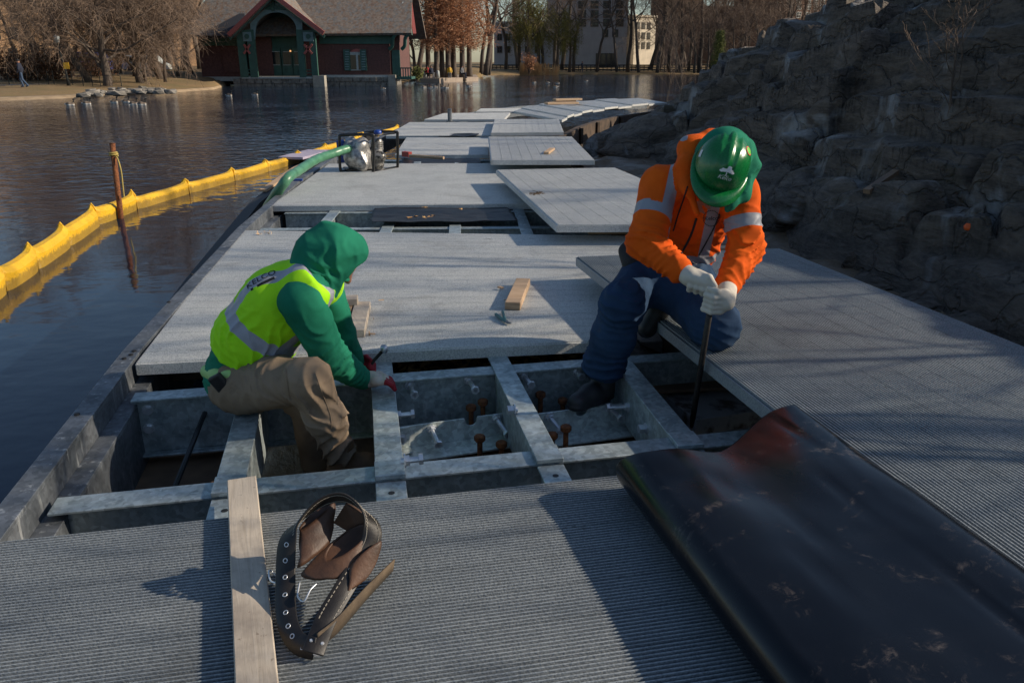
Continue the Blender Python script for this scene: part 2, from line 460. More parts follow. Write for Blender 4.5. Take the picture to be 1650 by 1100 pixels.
_pd = np.array([-1.5, 0, 0.22, 0.5, 1.1, 1.45, 2.0, 2.9, 3.9, 5.0, 7.0, 10, 16, 30]); _pz = np.array([-1.1, -0.50, -0.16, -0.02, 0.50, 1.02, 1.45, 1.95, 2.55, 3.0, 3.5, 4.3, 5.4, 6.5])
def rock_z(X, Y):
    ft = rock_foot(Y) + 0.35 * fbm(Y * 0.55, X * 0.1, 2.0, 3)
    d = X - ft
    g = np.interp(Y, [-12, 0, 9, 12, 16, 20, 24, 28, 34, 40, 50], [1.0, 1.0, 1.02, 0.97, 0.87, 0.78, 0.73, 0.66, 0.38, 0.15, 0.05])
    z = -0.5 + (np.interp(d, _pd, _pz) + 0.5) * np.where(d > 0, g, 1.0) - 0.9 * np.clip((Y - 33) / 6, 0, 1)
    # bedding ledges: the surface steps along planes that dip to the left and away
    w = z * 2.3 + 0.18 * Y - 0.22 * X + 0.45 * fbm(X * 0.5, Y * 0.35, 1.0, 3)
    fr = w - np.floor(w)
    on = np.clip(d / 0.5, 0, 1)
    z = z + on * 0.34 * (np.clip((fr - 0.30) / 0.07, 0, 1) - fr - 0.1)
    w2 = z * 7.0 + 0.5 * Y - 0.4 * X + 0.8 * fbm(X * 0.9, Y * 0.7, 4.0, 3); fr2 = w2 - np.floor(w2)
    z = z + on * 0.10 * (np.clip(fr2 / 0.10, 0, 1) - fr2)
    # blocks: each cell of a jittered lattice is tilted and lifted on its own, with cracks between
    u = (X * 0.52 + Y * 0.20 + 0.35 * fbm(X * 0.6, Y * 0.6, 7.0, 2)); q = (Y * 0.30 - X * 0.24 + 0.35 * fbm(X * 0.6, Y * 0.6, 11.0, 2))
    iu = np.floor(u).astype(np.int64); iq = np.floor(q).astype(np.int64); fu = u - iu; fq = q - iq
    r1 = _h3(iu, iq, 1); r2 = _h3(iu, iq, 2); r3 = _h3(iu, iq, 3)
    z = z + on * (0.13 * r1 + 0.32 * r2 * (fu - 0.5) + 0.32 * r3 * (fq - 0.5))
    crack = np.minimum(np.minimum(fu, 1 - fu), np.minimum(fq, 1 - fq))
    z = z - on * 0.22 * np.exp(-(crack / 0.022) ** 2)
    # the long diagonal groove
    gl = (X - (2.75 + 0.62 * (8.2 - Y))); z = z - on * 0.16 * np.exp(-(gl / 0.09) ** 2) * (Y < 8.6) * (Y > 3)
    z = z + on * (0.03 * fbm(X * 1.7, Y * 1.4, 5.0, 5) + 0.20 * fbm(X * 0.45, Y * 0.4, 8.0, 2))
    return z
xs = np.concatenate([np.linspace(1.6, 8.0, 330), np.linspace(8.1, 34, 90)]); ys = np.concatenate([np.linspace(-12, 2.5, 60), np.linspace(2.55, 22, 520), np.linspace(22.1, 50, 160)])
X, Y = np.meshgrid(xs, ys)
Z = rock_z(X, Y)
grid_mesh('rock_outcrop', X, Y, Z, MAT['rock'])

# ---- banks on the far side (left lawn with path, plaza, far shore)
m, nt, b = new_mat('winter_lawn')
v = coords(nt); n1 = nz(nt, v, 0.5, 6, 0.65); n2 = nz(nt, v, 4, 5, 0.7)
c = ramp(nt, n1, [(0.35, (0.23, 0.145, 0.065)), (0.55, (0.18, 0.125, 0.052)), (0.72, (0.12, 0.11, 0.038))])
c = mix(nt, ramp(nt, n2, [(0.45, (0, 0, 0)), (0.75, (0.6,) * 3)]), c, (0.21, 0.14, 0.075))
L(nt, c, b.inputs['Base Color']); b.inputs['Roughness'].default_value = 0.95; bump(nt, b, n2, 0.6, 0.08)
MAT['lawn'] = m
MAT['sand'] = simple('sandy_shore', (0.36, 0.265, 0.165), (0.24, 0.17, 0.10), rough=0.95, scale=2)
MAT['path'] = simple('asphalt_path', (0.16, 0.15, 0.14), (0.11, 0.105, 0.10), rough=0.9, scale=3)
MAT['stone'] = simple('shore_stone', (0.25, 0.225, 0.195), (0.13, 0.12, 0.105), rough=0.85, scale=3, bumps=0.5, bscale=8, bdist=0.03)
MAT['plaza'] = simple('plaza_paving', (0.34, 0.27, 0.21), (0.26, 0.20, 0.155), rough=0.9, scale=2)
def strip_mesh(name, front, rows, mat, z_fn=None):
    """front: list of shore points; rows: (distance back, z) profile"""
    mbx = MB(); n = len(front); vs = []
    for (d, z) in rows:
        for p in front:
            vs.append((p.x * (1 + d / p.y), p.y + d, z + (0.10 * math.sin(p.x * 0.7 + d) * min(1, d / 6.0) if d > 0.5 else 0)))
    fs = []
    for i in range(len(rows) - 1):
        for k in range(n - 1): fs.append((i * n + k, i * n + k + 1, (i + 1) * n + k + 1, (i + 1) * n + k))
    mbx.add(vs, fs); me = mbx.mesh(name, True); o = link_mesh(name, me, mat); o['kind'] = 'structure'; return o
def densify(pts, k=6):
    out = []
    for a, bq in zip(pts[:-1], pts[1:]):
        for i in range(k): out.append(a.lerp(bq, i / k))
    out.append(pts[-1]); return out
shoreL = densify([P(-700, 176, WATER_Z), P(-200, 166, WATER_Z), P(0, 162.5, WATER_Z), P(90, 159.5, WATER_Z), P(170, 155, WATER_Z), P(260, 150.5, WATER_Z), P(345, 144.5, WATER_Z), P(372, 136, WATER_Z)])
bankL = strip_mesh('lawn_bank', shoreL, [(-0.6, -1.0), (0.0, -0.74), (0.25, -0.66), (0.8, -0.60), (2.2, -0.44), (5.0, -0.33), (7.5, -0.27), (11, -0.1), (18, 0.12), (30, 0.4), (60, 0.75), (150, 0.8), (500, 0.8)], MAT['lawn'])
strip_mesh('sandy_edge', shoreL, [(-0.3, -0.80), (0.02, -0.715), (0.28, -0.64), (0.55, -0.60), (0.80, -0.58), (0.9, -0.66)], MAT['sand'])
pth = densify([P(-700, 150, -0.2), P(-150, 143, -0.25), P(0, 140, -0.3), P(40, 139, -0.3), P(90, 137, -0.27), P(140, 135, -0.22), P(200, 130, -0.1)])
strip_mesh('footpath', pth, [(-1.0, -0.20), (1.5, -0.17)], MAT['path'])
shoreR = densify([P(372, 136, WATER_Z), P(520, 134, WATER_Z), P(655, 132, WATER_Z), P(705, 129, WATER_Z), P(760, 127, WATER_Z), P(772, 125.4, WATER_Z), P(778, 122.2, WATER_Z), P(850, 120.5, WATER_Z), P(950, 119.8, WATER_Z), P(1100, 119.5, WATER_Z), P(1300, 119.5, WATER_Z), P(1700, 121, WATER_Z), P(2600, 125, WATER_Z)])
strip_mesh('far_bank', shoreR, [(-1.0, -1.0), (0.0, -0.70), (1.0, -0.52), (4.0, -0.35), (9, -0.2), (25, 0.3), (60, 0.7), (200, 1.0), (800, 1.0)], MAT['lawn'])
# plaza with a low stone edge beside the boathouse
pz = [P(670, 128.3, -0.45), P(708, 128.3, -0.45), P(771, 126.2, -0.45), P(766, 121.0, -0.45), P(668, 121.5, -0.45)]
mbx = MB(); mbx.prism([Vector((p.x, p.y, -0.95)) for p in pz], (0, 0, 0.62)); tag(mbx.build('plaza', MAT['plaza']), kind='structure')

# shore stones (riprap) on the lawn bank: pieces of the bank
random.seed(5)
def stone_mesh(seed, sub=2):
    bm = bmesh.new(); bmesh.ops.create_icosphere(bm, subdivisions=sub, radius=0.5)
    co = np.array([v.co[:] for v in bm.verts], np.float32)
    n = fbm(co[:, 0] * 1.7 + seed * 3.1, co[:, 1] * 1.7, co[:, 2] * 1.7 + seed, 3)
    for v, q in zip(bm.verts, n):
        v.co *= 1 + 0.32 * float(q)
        v.co.z = max(min(v.co.z, 0.30), -0.34)
    me = bpy.data.meshes.new('stone'); bm.to_mesh(me); bm.free(); me.materials.append(MAT['stone']); return me
stones = [stone_mesh(i, 1) for i in range(6)]
for k in range(46):
    t = random.random(); px = 126 + t * 152; row = random.choice((0, 0, 1, 1, 2))
    if px > 235 and row == 2: row = 0
    base = P(px, 154.6 - (px - 126) * 0.045 - row * 3.6 + random.uniform(-.6, .6), -0.57 + row * 0.08)
    o = bpy.data.objects.new('stone', random.choice(stones)); COL.objects.link(o); o.parent = bankL
    o.location = base + Vector((0, 0, 0.03)); s = random.uniform(0.4, 0.8)
    o.scale = (s * random.uniform(1.0, 1.5), s, s * random.uniform(0.5, 0.65)); o.rotation_euler = (random.uniform(-.2, .2), random.uniform(-.2, .2), random.uniform(0, 3))

# boulders at the foot of the outcrop
def boulder(c, size, seed, label, rz=0.0):
    bm = bmesh.new(); bmesh.ops.create_icosphere(bm, subdivisions=5, radius=1.0)
    co = np.array([v.co[:] for v in bm.verts], np.float32)
    n = 0.34 * fbm(co[:, 0] * 0.9 + seed * 5, co[:, 1] * 0.9, co[:, 2] * 1.2, 3) + 0.10 * fbm(co[:, 0] * 2.2, co[:, 1] * 2.2 + seed, co[:, 2] * 5.0, 4)
    lay = co[:, 2] * 6 + 1.2 * co[:, 0] + 0.5 * n; n = n + 0.045 * (np.clip((lay - np.floor(lay)) / 0.3, 0, 1) - (lay - np.floor(lay)))
    for v, q in zip(bm.verts, n):
        v.co = Vector((v.co.x * size[0], v.co.y * size[1], v.co.z * size[2])) * (1 + float(q))
    me = bpy.data.meshes.new('boulder'); bm.to_mesh(me); bm.free(); smooth(me)
    o = bpy.data.objects.new('boulder', me); COL.objects.link(o); me.materials.append(MAT['rock']); o.location = c; o.rotation_euler = (0.1, -0.15, rz)
    return tag(o, label, 'boulder')
boulder(P(985, 268, -0.62) + Vector((0.75, 0.6, 0.10)), (1.15, 0.9, 0.60), 1, 'large layered grey boulder beside the second raised deck panel')
boulder(P(1010, 222, -0.7) + Vector((0.9, 1.0, 0.0)), (1.5, 1.3, 0.50), 2, 'rounded boulder under the curved far end of the boardwalk', 0.6)
boulder(P(1275, 380, -0.5) + Vector((0.15, 0.2, 0.05)), (0.55, 0.42, 0.26), 3, 'flat pale boulder at the cliff foot behind the orange jacket', 0.3)
boulder(P(1330, 335, -0.2) + Vector((0.0, 0.1, 0.0)), (0.65, 0.5, 0.30), 4, 'brownish slab boulder resting on the cliff foot', 1.2)
# flat slabs and small stones in the dark mud right of the walk
random.seed(11)
for k, (px, py, s, lab) in enumerate([(1450, 450, 0.42, 'long low slab of grey rock in the mud below the cliff'), (1560, 470, 0.5, 'broad low slab of grey rock under the cliff overhang'), (1500, 487, 0.30, 'thin wet stone slab lying in the dark mud'), (1585, 530, 0.34, 'pale flat slab beside the edge of the big ribbed panel'), (1640, 505, 0.30, 'squarish flat slab in the mud below the cliff'), (1395, 425, 0.16, 'small rounded stone near the diagonal crack'), (1372, 432, 0.07, 'fist sized pale stone in the mud by the panel corner')]):
    c = P(px, py, -0.40)
    o = boulder(c, (s, s * 0.55, 0.07 + 0.06 * (s < 0.2)), 20 + k, lab, random.uniform(-0.3, 0.3))
# ================================================================== BOARDWALK
# ribbed deck panel material
def panel_mat(name, ang, painted_dim=1.0):
    m, nt, b = new_mat(name)
    v = coords(nt, (1, 1, 1)); vs_ = coords(nt, (0.9, 10, 1), rot=(0, 0, ang))
    n1 = nz(nt, v, 3.0, 5, 0.6); n2 = nz(nt, vs_, 1.6, 6, 0.7); n3 = nz(nt, v, 160, 2, 0.5)
    c = ramp(nt, n1, [(0.3, (0.52, 0.53, 0.52)), (0.7, (0.66, 0.665, 0.645))])
    c = mix(nt, ramp(nt, n2, [(0.4, (0, 0, 0)), (0.75, (0.7,) * 3)]), c, (0.74, 0.74, 0.71))
    c = mix(nt, ramp(nt, n3, [(0.40, (0.45,) * 3), (0.55, (0, 0, 0))]), c, (0.16, 0.18, 0.20))
    oi = nt.nodes.new('ShaderNodeObjectInfo'); vx_ = nt.nodes.new('ShaderNodeVectorMath'); vx_.operation = 'ADD'; L(nt, v, vx_.inputs[0]); L(nt, oi.outputs['Location'], vx_.inputs[1])
    c = mix(nt, ramp(nt, nz(nt, vx_.outputs[0], 2.3, 7, 0.72, 0.6), [(0.54, (0, 0, 0)), (0.70, (0.42,) * 3)]), c, (0.25, 0.235, 0.21))        # dried mud and scuffs
    c = mix(nt, ramp(nt, nz(nt, vx_.outputs[0], 13, 4, 0.6, 1.0), [(0.66, (0, 0, 0)), (0.74, (0.5,) * 3)]), c, (0.20, 0.18, 0.155))
    c = mix(nt, 1.0, c, ramp(nt, oi.outputs['Random'], [(0.0, (0.90, 0.90, 0.91)), (1.0, (1.04, 1.035, 1.02))]), 'MULTIPLY')
    if painted_dim < 1: c = mix(nt, 1.0, c, (painted_dim * 0.90, painted_dim * 0.98, painted_dim * 1.06), 'MULTIPLY')  # vignette painted into the colour: deep-ribbed panels dimmed and cooled
    L(nt, c, b.inputs['Base Color']); b.inputs['Roughness'].default_value = 0.5; b.inputs['Metallic'].default_value = 0.08
    bump(nt, b, n3, 0.5, 0.0025)
    return m
def panel(name, q, z, along, label, group=None, pitch=0.0128, thick=0.058, seam=10, mat=None, deep=1.0):
    """q = near-left, near-right, far-right, far-left (x, y); ribs run across (near edge direction) or along"""
    nl, nr, fr, fl = [Vector((p[0], p[1], 0)) for p in q]
    if along: A0, A1, B0, B1 = nl, fl, nr, fr      # ribs go A0->A1, stacked towards B
    else: A0, A1, B0, B1 = nl, nr, fl, fr
    width = ((B0 - A0).length + (B1 - A1).length) / 2
    n = max(4, int(width / pitch)); mbx = MB(); prof = []
    e = 0.004 / width
    for i in range(n):
        t0 = i / n; p = 1.0 / n
        wide = 0.5 if (i % seam) else 0.30
        g = 0.0040 if (i % seam) else 0.0065
        g *= deep
        if deep > 1: wide = 0.40 if (i % seam) else 0.30
        prof += [(t0, -g), (t0 + p * (1 - wide) * 0.8, -g), (t0 + p * (1 - wide), 0.0), (t0 + p * 0.92, 0.0)]
    prof += [(1.0, -0.0055)]
    vs = []
    for (t, zz) in prof:
        a = A0.lerp(B0, t); c = A1.lerp(B1, t); vs += [(a.x, a.y, z + zz), (c.x, c.y, z + zz)]
    fs = [(2 * i, 2 * i + 1, 2 * i + 3, 2 * i + 2) for i in range(len(prof) - 1)]
    mbx.add(vs, fs)
    # rim: end faces follow the ribs down to the body, closed slab below
    base = len(mbx.v); zb = z - thick
    vs2 = []
    for (t, zz) in prof:
        a = A0.lerp(B0, t); c = A1.lerp(B1, t); vs2 += [(a.x, a.y, zb), (c.x, c.y, zb)]
    mbx.v.extend(vs2); m2 = len(prof)
    for i in range(m2 - 1):
        mbx.f.append((2 * i, 2 * i + 2, base + 2 * i + 2, base + 2 * i)); mbx.m.append(0)
        mbx.f.append((2 * i + 1, base + 2 * i + 1, base + 2 * i + 3, 2 * i + 3)); mbx.m.append(0)
    mbx.f.append((0, base, base + 1, 1)); mbx.m.append(0)
    k = 2 * (m2 - 1)
    mbx.f.append((k, k + 1, base + k + 1, base + k)); mbx.m.append(0)
    mbx.f.append((base, base + k, base + k + 1, base + 1)); mbx.m.append(0)
    d = (A1 - A0); ang = -math.atan2(d.y, d.x)
    c = (nl + nr + fr + fl) / 4; c.z = zb
    o = thing(name, c, label, 'panel', group)
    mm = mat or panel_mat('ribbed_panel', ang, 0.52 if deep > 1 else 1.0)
    mbx.build('ribbed_top', mm, o)
    # side plates closing the panel, a little proud
    side = MB()
    for a, bq in ((nl, nr), (nr, fr), (fr, fl), (fl, nl)):
        dd = (bq - a).normalized(); out = Vector((dd.y, -dd.x, 0))
        aa = a + out * 0.002; bb = bq + out * 0.002
        side.bar((aa.x, aa.y, zb + thick * 0.45), (bb.x, bb.y, zb + thick * 0.45), 0.004, thick * 0.86)
    side.build('edge_plate', mm, o)
    return o
def xy(*pp): return [(p.x, p.y) for p in pp]

# ---- steel frame of the near bay
frame = thing('boardwalk_frame', (-0.4, 3.0, -0.35), 'galvanised steel frame of the boardwalk with open bays and bolts', 'frame')
TH = math.radians(11.3)
U = Vector((-math.sin(TH), math.cos(TH), 0)); V = Vector((math.cos(TH), math.sin(TH), 0))     # along the walk / across it
def ibeam(name, p0, p1, ztop, depth, fw=0.095, tf=0.010, tw=0.009, mat='galv', web=0.0, parent=None):
    p0 = Vector((p0[0], p0[1], 0)); p1 = Vector((p1[0], p1[1], 0)); mbx = MB()
    zv = Vector((0, 0, 1))
    mbx.bar(p0 + zv * (ztop - tf / 2), p1 + zv * (ztop - tf / 2), fw, tf)
    mbx.bar(p0 + zv * (ztop - depth + tf / 2), p1 + zv * (ztop - depth + tf / 2), fw, tf)
    mbx.bar(p0 + zv * (ztop - depth / 2), p1 + zv * (ztop - depth / 2), tw, depth - 2 * tf - 0.0005, off=web)
    o = mbx.build(name, MAT[mat], parent or frame); bevel(o, 0.002); return o
def bolt(parent, p, d, L_=0.11, r=0.0105, head=True, mat='bolt', nutpos=0.75):
    p = Vector(p); d = Vector(d).normalized(); mbx = MB()
    mbx.tube([p - d * 0.012, p + d * L_], r, 8)
    if head:
        mbx.lathe(p + d * (L_ - 0.014), d, [(0, r * 1.85), (0.014, r * 1.85)], 6)
    mbx.lathe(p, d, [(-0.002, r * 2.3), (0.003, r * 2.3)], 10)
    mbx.lathe(p + d * 0.003, d, [(0, r * 1.8), (0.013, r * 1.8)], 6)
    return mbx.build('bolt', MAT[mat], parent)
# fascia along the lake side
fo = [P(0, 813), P(200, 563), P(382, 368), P(470, 293), P(534, 252)]
fas = [fo[0] + (fo[0] - fo[1]).normalized() * 1.9] + fo
fas_far = [P(600, 219), P(645, 201), P(700, 188), P(765, 177), P(830, 168.5), P(900, 164.5), P(970, 161.5), P(1040, 158.5)]
def strip_along(pts, o0, o1, z0, z1, mbx):
    """closed bar following pts, between offsets o0..o1 to the right, heights z0..z1"""
    n = len(pts); vs = []
    for i, p in enumerate(pts):
        d = pts[min(i + 1, n - 1)] - pts[max(i - 1, 0)]; d = Vector((d.x, d.y, 0)).normalized(); r = Vector((d.y, -d.x, 0))
        for (o_, z_) in ((o0, z0), (o1, z0), (o1, z1), (o0, z1)): vs.append((p.x + r.x * o_, p.y + r.y * o_, z_))
    fs = [(0, 1, 2, 3), tuple((n - 1) * 4 + k for k in (3, 2, 1, 0))]
    for i in range(n - 1):
        for k in range(4):
            k2 = (k + 1) % 4; fs.append((i * 4 + k, (i + 1) * 4 + k, (i + 1) * 4 + k2, i * 4 + k2))
    mbx.add(vs, fs)
mbx = MB()
strip_along(fas, 0.0, 0.082, -0.012, 0.004, mbx)          # top plate
strip_along(fas, 0.070, 0.080, -0.100, -0.0125, mbx)       # inner lip
strip_along(fas, 0.072, 0.150, -0.112, -0.1005, mbx)       # ledge
strip_along(fas, 0.138, 0.149, -0.40, -0.1125, mbx)        # lower web
strip_along(fas, 0.0, 0.010, -0.36, -0.0125, mbx)          # outer face
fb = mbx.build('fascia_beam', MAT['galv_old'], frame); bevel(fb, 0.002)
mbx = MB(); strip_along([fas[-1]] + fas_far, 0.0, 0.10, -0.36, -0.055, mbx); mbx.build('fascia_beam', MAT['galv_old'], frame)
for (px, py) in ((196, 578), (207, 572), (212, 566), (268, 487), (305, 442), (120, 668)):
    q = P(px + 4, py, 0.004); mb2 = MB(); mb2.lathe(q, (0, 0, 1), [(-0.001, 0.011), (0.005, 0.011), (0.007, 0.006)], 10); mb2.build('bolt', MAT['black'], fb)
# cross beams (two of the near bay, one hidden under the near panel edge) and joists
b1a, b1b = P(95, 815, -0.07), P(1180, 706, -0.07)
b2a, b2b = P(222, 640, -0.07), P(1120, 572, -0.07)
dB1 = (b1b - b1a).normalized(); dB2 = (b2b - b2a).normalized()
B1 = ibeam('cross_beam', b1a - dB1 * 0.02, b1b + dB1 * 0.15, -0.066, 0.24, fw=0.105)
B2 = ibeam('cross_beam', b2a - dB2 * 0.02, b2b + dB2 * 0.15, -0.066, 0.27, fw=0.095)
def on_line(a, bq, x):                                       # point of the line with that x
    t = (x - a.x) / (bq.x - a.x); return a + (bq - a) * t
def meet(a, da, bq, db):
    # 2-D line intersection
    det = da.x * (-db.y) + db.x * da.y; r = bq - a
    t = (r.x * (-db.y) + db.x * r.y) / det; return a + da * t
joists = []
for k, (n_, f_, w_) in enumerate([((372, 770), (398, 668), 0.10), ((629, 768), (613, 570), 0.10), ((878, 724), (794, 558), 0.094), ((1095, 695), (1003, 583), 0.098)]):
    pn = P(*n_, -0.052); pf = P(*f_, -0.052); d = (pf - pn).normalized()
    m1 = meet(pn, d, b1a, dB1); m2 = meet(pn, d, b2a, dB2)
    m1.z = m2.z = 0
    # between the cross beams; a joint plate on the near beam; the next joist beyond it, slightly lower
    e1 = m1 + d * 0.058; e2 = m2 + d * (0.34 if k in (1, 2) else 0.10)
    o = MB(); ztop = -0.054
    o.bar(Vector((e1.x, e1.y, ztop - 0.006)), Vector((e2.x, e2.y, ztop - 0.006)), w_, 0.011)
    jo = o.build('joist', MAT['galv'], frame); bevel(jo, 0.002)
    o = MB(); a = m1 + d * 0.062; c = m2 - d * 0.056
    for sgn in (-1, 1):
        o.bar(Vector((a.x, a.y, -0.165)), Vector((c.x, c.y, -0.165)), 0.007, 0.198, off=sgn * (w_ / 2 - 0.006) if sgn > 0 else sgn * (w_ / 2 - 0.006))
    o.build('joist_web', MAT['galv'], jo)
    o = MB(); a = m1 - d * 0.058; c = m1 + d * 0.054
    o.bar(Vector((a.x, a.y, -0.0565)), Vector((c.x, c.y, -0.0565)), w_ * 1.04, 0.018); pl = o.build('joint_plate', MAT['galv'], frame); bevel(pl, 0.002)
    o = MB(); a = m1 - d * 0.062; c = m1 - d * 0.45
    o.bar(Vector((a.x, a.y, -0.075)), Vector((c.x, c.y, -0.075)), w_ * 1.02, 0.010)
    o.bar(Vector((a.x, a.y, -0.18)), Vector((c.x, c.y, -0.18)), 0.008, 0.198, off=w_ * 0.3)
    j2 = o.build('joist', MAT['galv'], frame); bevel(j2, 0.002)
    q = m1 - d * 0.14; h = MB(); h.lathe((q.x, q.y, -0.0700), (0, 0, 1), [(0, 0.011), (0.001, 0.011)], 12); h.build('bolt_hole', MAT['black'], j2)
    joists.append((pn, pf, d, w_, m1, m2, jo))
# the far bays: joists and cross beams seen in the gaps between panels
def wline(y):                                                # walk edge x at y (lake side)
    pts = fas + fas_far
    return float(np.interp(y, [p.y for p in pts], [p.x for p in pts]))
for (y0, y1, xl, dx) in ((6.45, 7.5, -2.1, 3.0), (11.0, 11.7, -2.35, 3.0)):
    for yy, dpt in ((y0 + 0.28, 0.24), (y1 + 0.02, 0.24)):
        ibeam('cross_beam', (xl - 0.05, yy), (xl + dx, yy + 0.12), -0.066, dpt, fw=0.09)
    for jx in (0.45, 1.02, 1.6, 2.2):
        a = Vector((xl + jx + 0.05, y0 - 0.35, -0.061)); c = Vector((xl + jx - 0.05, y1 + 0.35, -0.061))
        o = MB(); o.bar(a, c, 0.10, 0.010); o.bar(a + Vector((0, 0, -0.1)), c + Vector((0, 0, -0.1)), 0.008, 0.18); bevel(o.build('joist', MAT['galv'], frame), 0.002)
# posts carrying the walk
for (x, y) in ((-1.25, 2.1), (-1.7, 4.6), (-2.1, 7.2), (-2.3, 10.2), (1.0, 4.7), (0.95, 8.0), (1.1, 11.5), (1.25, 15.2), (1.55, 19.0), (2.4, 22.5), (3.6, 25.0)):
    o = MB(); o.lathe((x, y, -1.3), (0, 0, 1), [(0, 0.10), (1.0, 0.095)], 14); o.build('pile', MAT['wood_dark'], frame)
# edge beam on the shore side, following the curve, dark weathered timber
redge = [Vector((1.02, 3.9, 0)), Vector((0.98, 7.0, 0)), Vector((1.1, 11.0, 0)), P(905, 222), P(912, 212), P(935, 200.5), P(962, 191.5), P(1000, 183), P(1050, 176.5)]
mbx = MB(); strip_along(redge, -0.12, 0.0, -0.42, -0.064, mbx); mbx.build('edge_beam', MAT['wood_dark'], frame)
for i, (px, py) in enumerate(((935, 201), (962, 192), (1000, 183.5))):
    q = P(px, py); o = MB(); o.box((q.x + 0.02, q.y, -0.24), (0.06, 0.10, 0.33), rz=0.5); o.build('edge_post', MAT['wood_dark'], frame)
# bolts standing out of the far cross beam's web (towards the camera) and from the mid angle
def webpt(a, da, px, py, off):                               # point on a beam's camera-side web under that pixel
    nrm = Vector((da.y, -da.x, 0)); o = a + nrm * off
    r = ray(px, py); c = Vector((0, 0, CAM_H))
    t = (o - c).dot(nrm) / r.dot(nrm); return c + r * t, nrm
for (px, py, L_) in ((660, 620, 0.115), (755, 612, 0.12), (843, 604, 0.12), (930, 600, 0.06), (238, 660, 0.012), (240, 690, 0.012)):
    p_, nr_ = webpt(b2a, dB2, px, py, 0.0045)
    bolt(B2, p_, nr_ + Vector((0.12, 0, -0.05)), L_, head=L_ > 0.05)
# mid-bay angle irons with a notch
angles = []
for (pa, pb, notch) in (((634, 690), (832, 663), 0.62), ((858, 668), (1042, 645), 0.42)):
    z0 = -0.185
    a = P(*pa, z0); c = P(*pb, z0); d = (c - a).normalized(); Ls = (c - a).length; nrm = Vector((d.y, -d.x, 0))
    # vertical leg with a U-shaped notch cut from its top edge
    pl = [(0, 0), (notch * Ls - 0.03, 0)]
    for i in range(9):
        t = math.pi * i / 8; pl.append((notch * Ls - 0.026 * math.cos(t), -0.016 - 0.022 * math.sin(t)))
    pl += [(notch * Ls + 0.03, 0), (Ls, 0), (Ls, -0.10), (0, -0.10)]
    o = MB(); o.prism([a + d * s + Vector((0, 0, zz)) for s, zz in pl], -nrm * 0.008)
    q0 = a + Vector((0, 0, -0.104)) + nrm * 0.06; q1 = c + Vector((0, 0, -0.104)) + nrm * 0.06
    o.bar(q0, q1, 0.135, 0.007)
    q0 = a + Vector((0, 0, -0.1045)) - nrm * 0.055; q1 = c + Vector((0, 0, -0.1045)) - nrm * 0.055
    o.bar(q0, q1, 0.09, 0.006)
    an = o.build('angle_iron', MAT['galv_lit'], frame); angles.append((an, a, c, d, nrm, Ls))
    # end clip with its bolt
    for t in ((0.05,) if notch > 0.5 else (0.90,)):
        o = MB(); q = a + d * (Ls * t) + Vector((0, 0, -0.045)) + nrm * 0.012; o.box(q, (0.075, 0.012, 0.10), axes=(d, nrm, (0, 0, 1)))
        o.box(q + nrm * 0.03 + Vector((0, 0, -0.045)), (0.075, 0.06, 0.008), axes=(d, nrm, (0, 0, 1)))
        bevel(o.build('clip_angle', MAT['galv_lit'], an), 0.002); bolt(an, q + nrm * 0.008, nrm, 0.02)
for (ai, t, up, L_, dr) in ((0, 0.30, -0.03, 0.11, (0.05, 0, -0.25)), (0, 0.83, -0.02, 0.13, (0.12, 0, -0.2)), (1, 0.14, -0.02, 0.11, (0.25, 0, -0.3)), (1, 0.66, -0.01, 0.10, (0.25, 0, -0.2)), (1, 0.93, -0.06, 0.03, (0, 0, 1))):
    an, a, c, d, nrm, Ls = angles[ai]
    p_ = a + d * (Ls * t) + Vector((0, 0, up)); bolt(an, p_, nrm + Vector(dr), L_, 0.0105)
for (ji, px, py, sg, L_) in ((1, 640, 669, 1, 0.07), (1, 652, 742, 1, 0.06), (3, 1012, 655, -1, 0.10), (3, 1040, 690, -1, 0.03), (2, 829, 660, -1, 0.03)):
    pn, pf, d, w_, m1, m2, jo = joists[ji]; sd_ = Vector((d.y, -d.x, 0)).normalized() * sg; o_ = pn + sd_ * (w_ / 2 - 0.002); r_ = ray(px, py); c_ = Vector((0, 0, CAM_H)); t_ = (o_ - c_).dot(sd_) / r_.dot(sd_); bolt(jo, c_ + r_ * t_, sd_ + Vector((0, 0, 0.03)), L_)
# big rusty anchor bolts with square nuts
for (px, py, zz, tall) in ((773, 706, -0.22, 0.22), (808, 716, -0.235, 0.20), (759, 657, -0.20, 0.25), (778, 648, -0.18, 0.25), (912, 690, -0.19, 0.22), (890, 702, -0.225, 0.20), (871, 636, -0.19, 0.25), (907, 646, -0.21, 0.2)):
    p_ = P(px, py, zz); o = MB()
    o.tube([p_ - Vector((0, 0, tall)), p_], 0.0115, 8); o.lathe(p_ - Vector((0, 0, 0.012)), (0, 0, 1), [(0, 0.021), (0.004, 0.024), (0.022, 0.024), (0.026, 0.019)], 8)
    o.build('anchor_bolt', MAT['rust'], frame)
# rod in the left bay
o = MB(); o.tube([P(334, 655, -0.16), P(280, 790, -0.22)], 0.011, 8); o.build('tie_rod', MAT['black_frame'], frame)
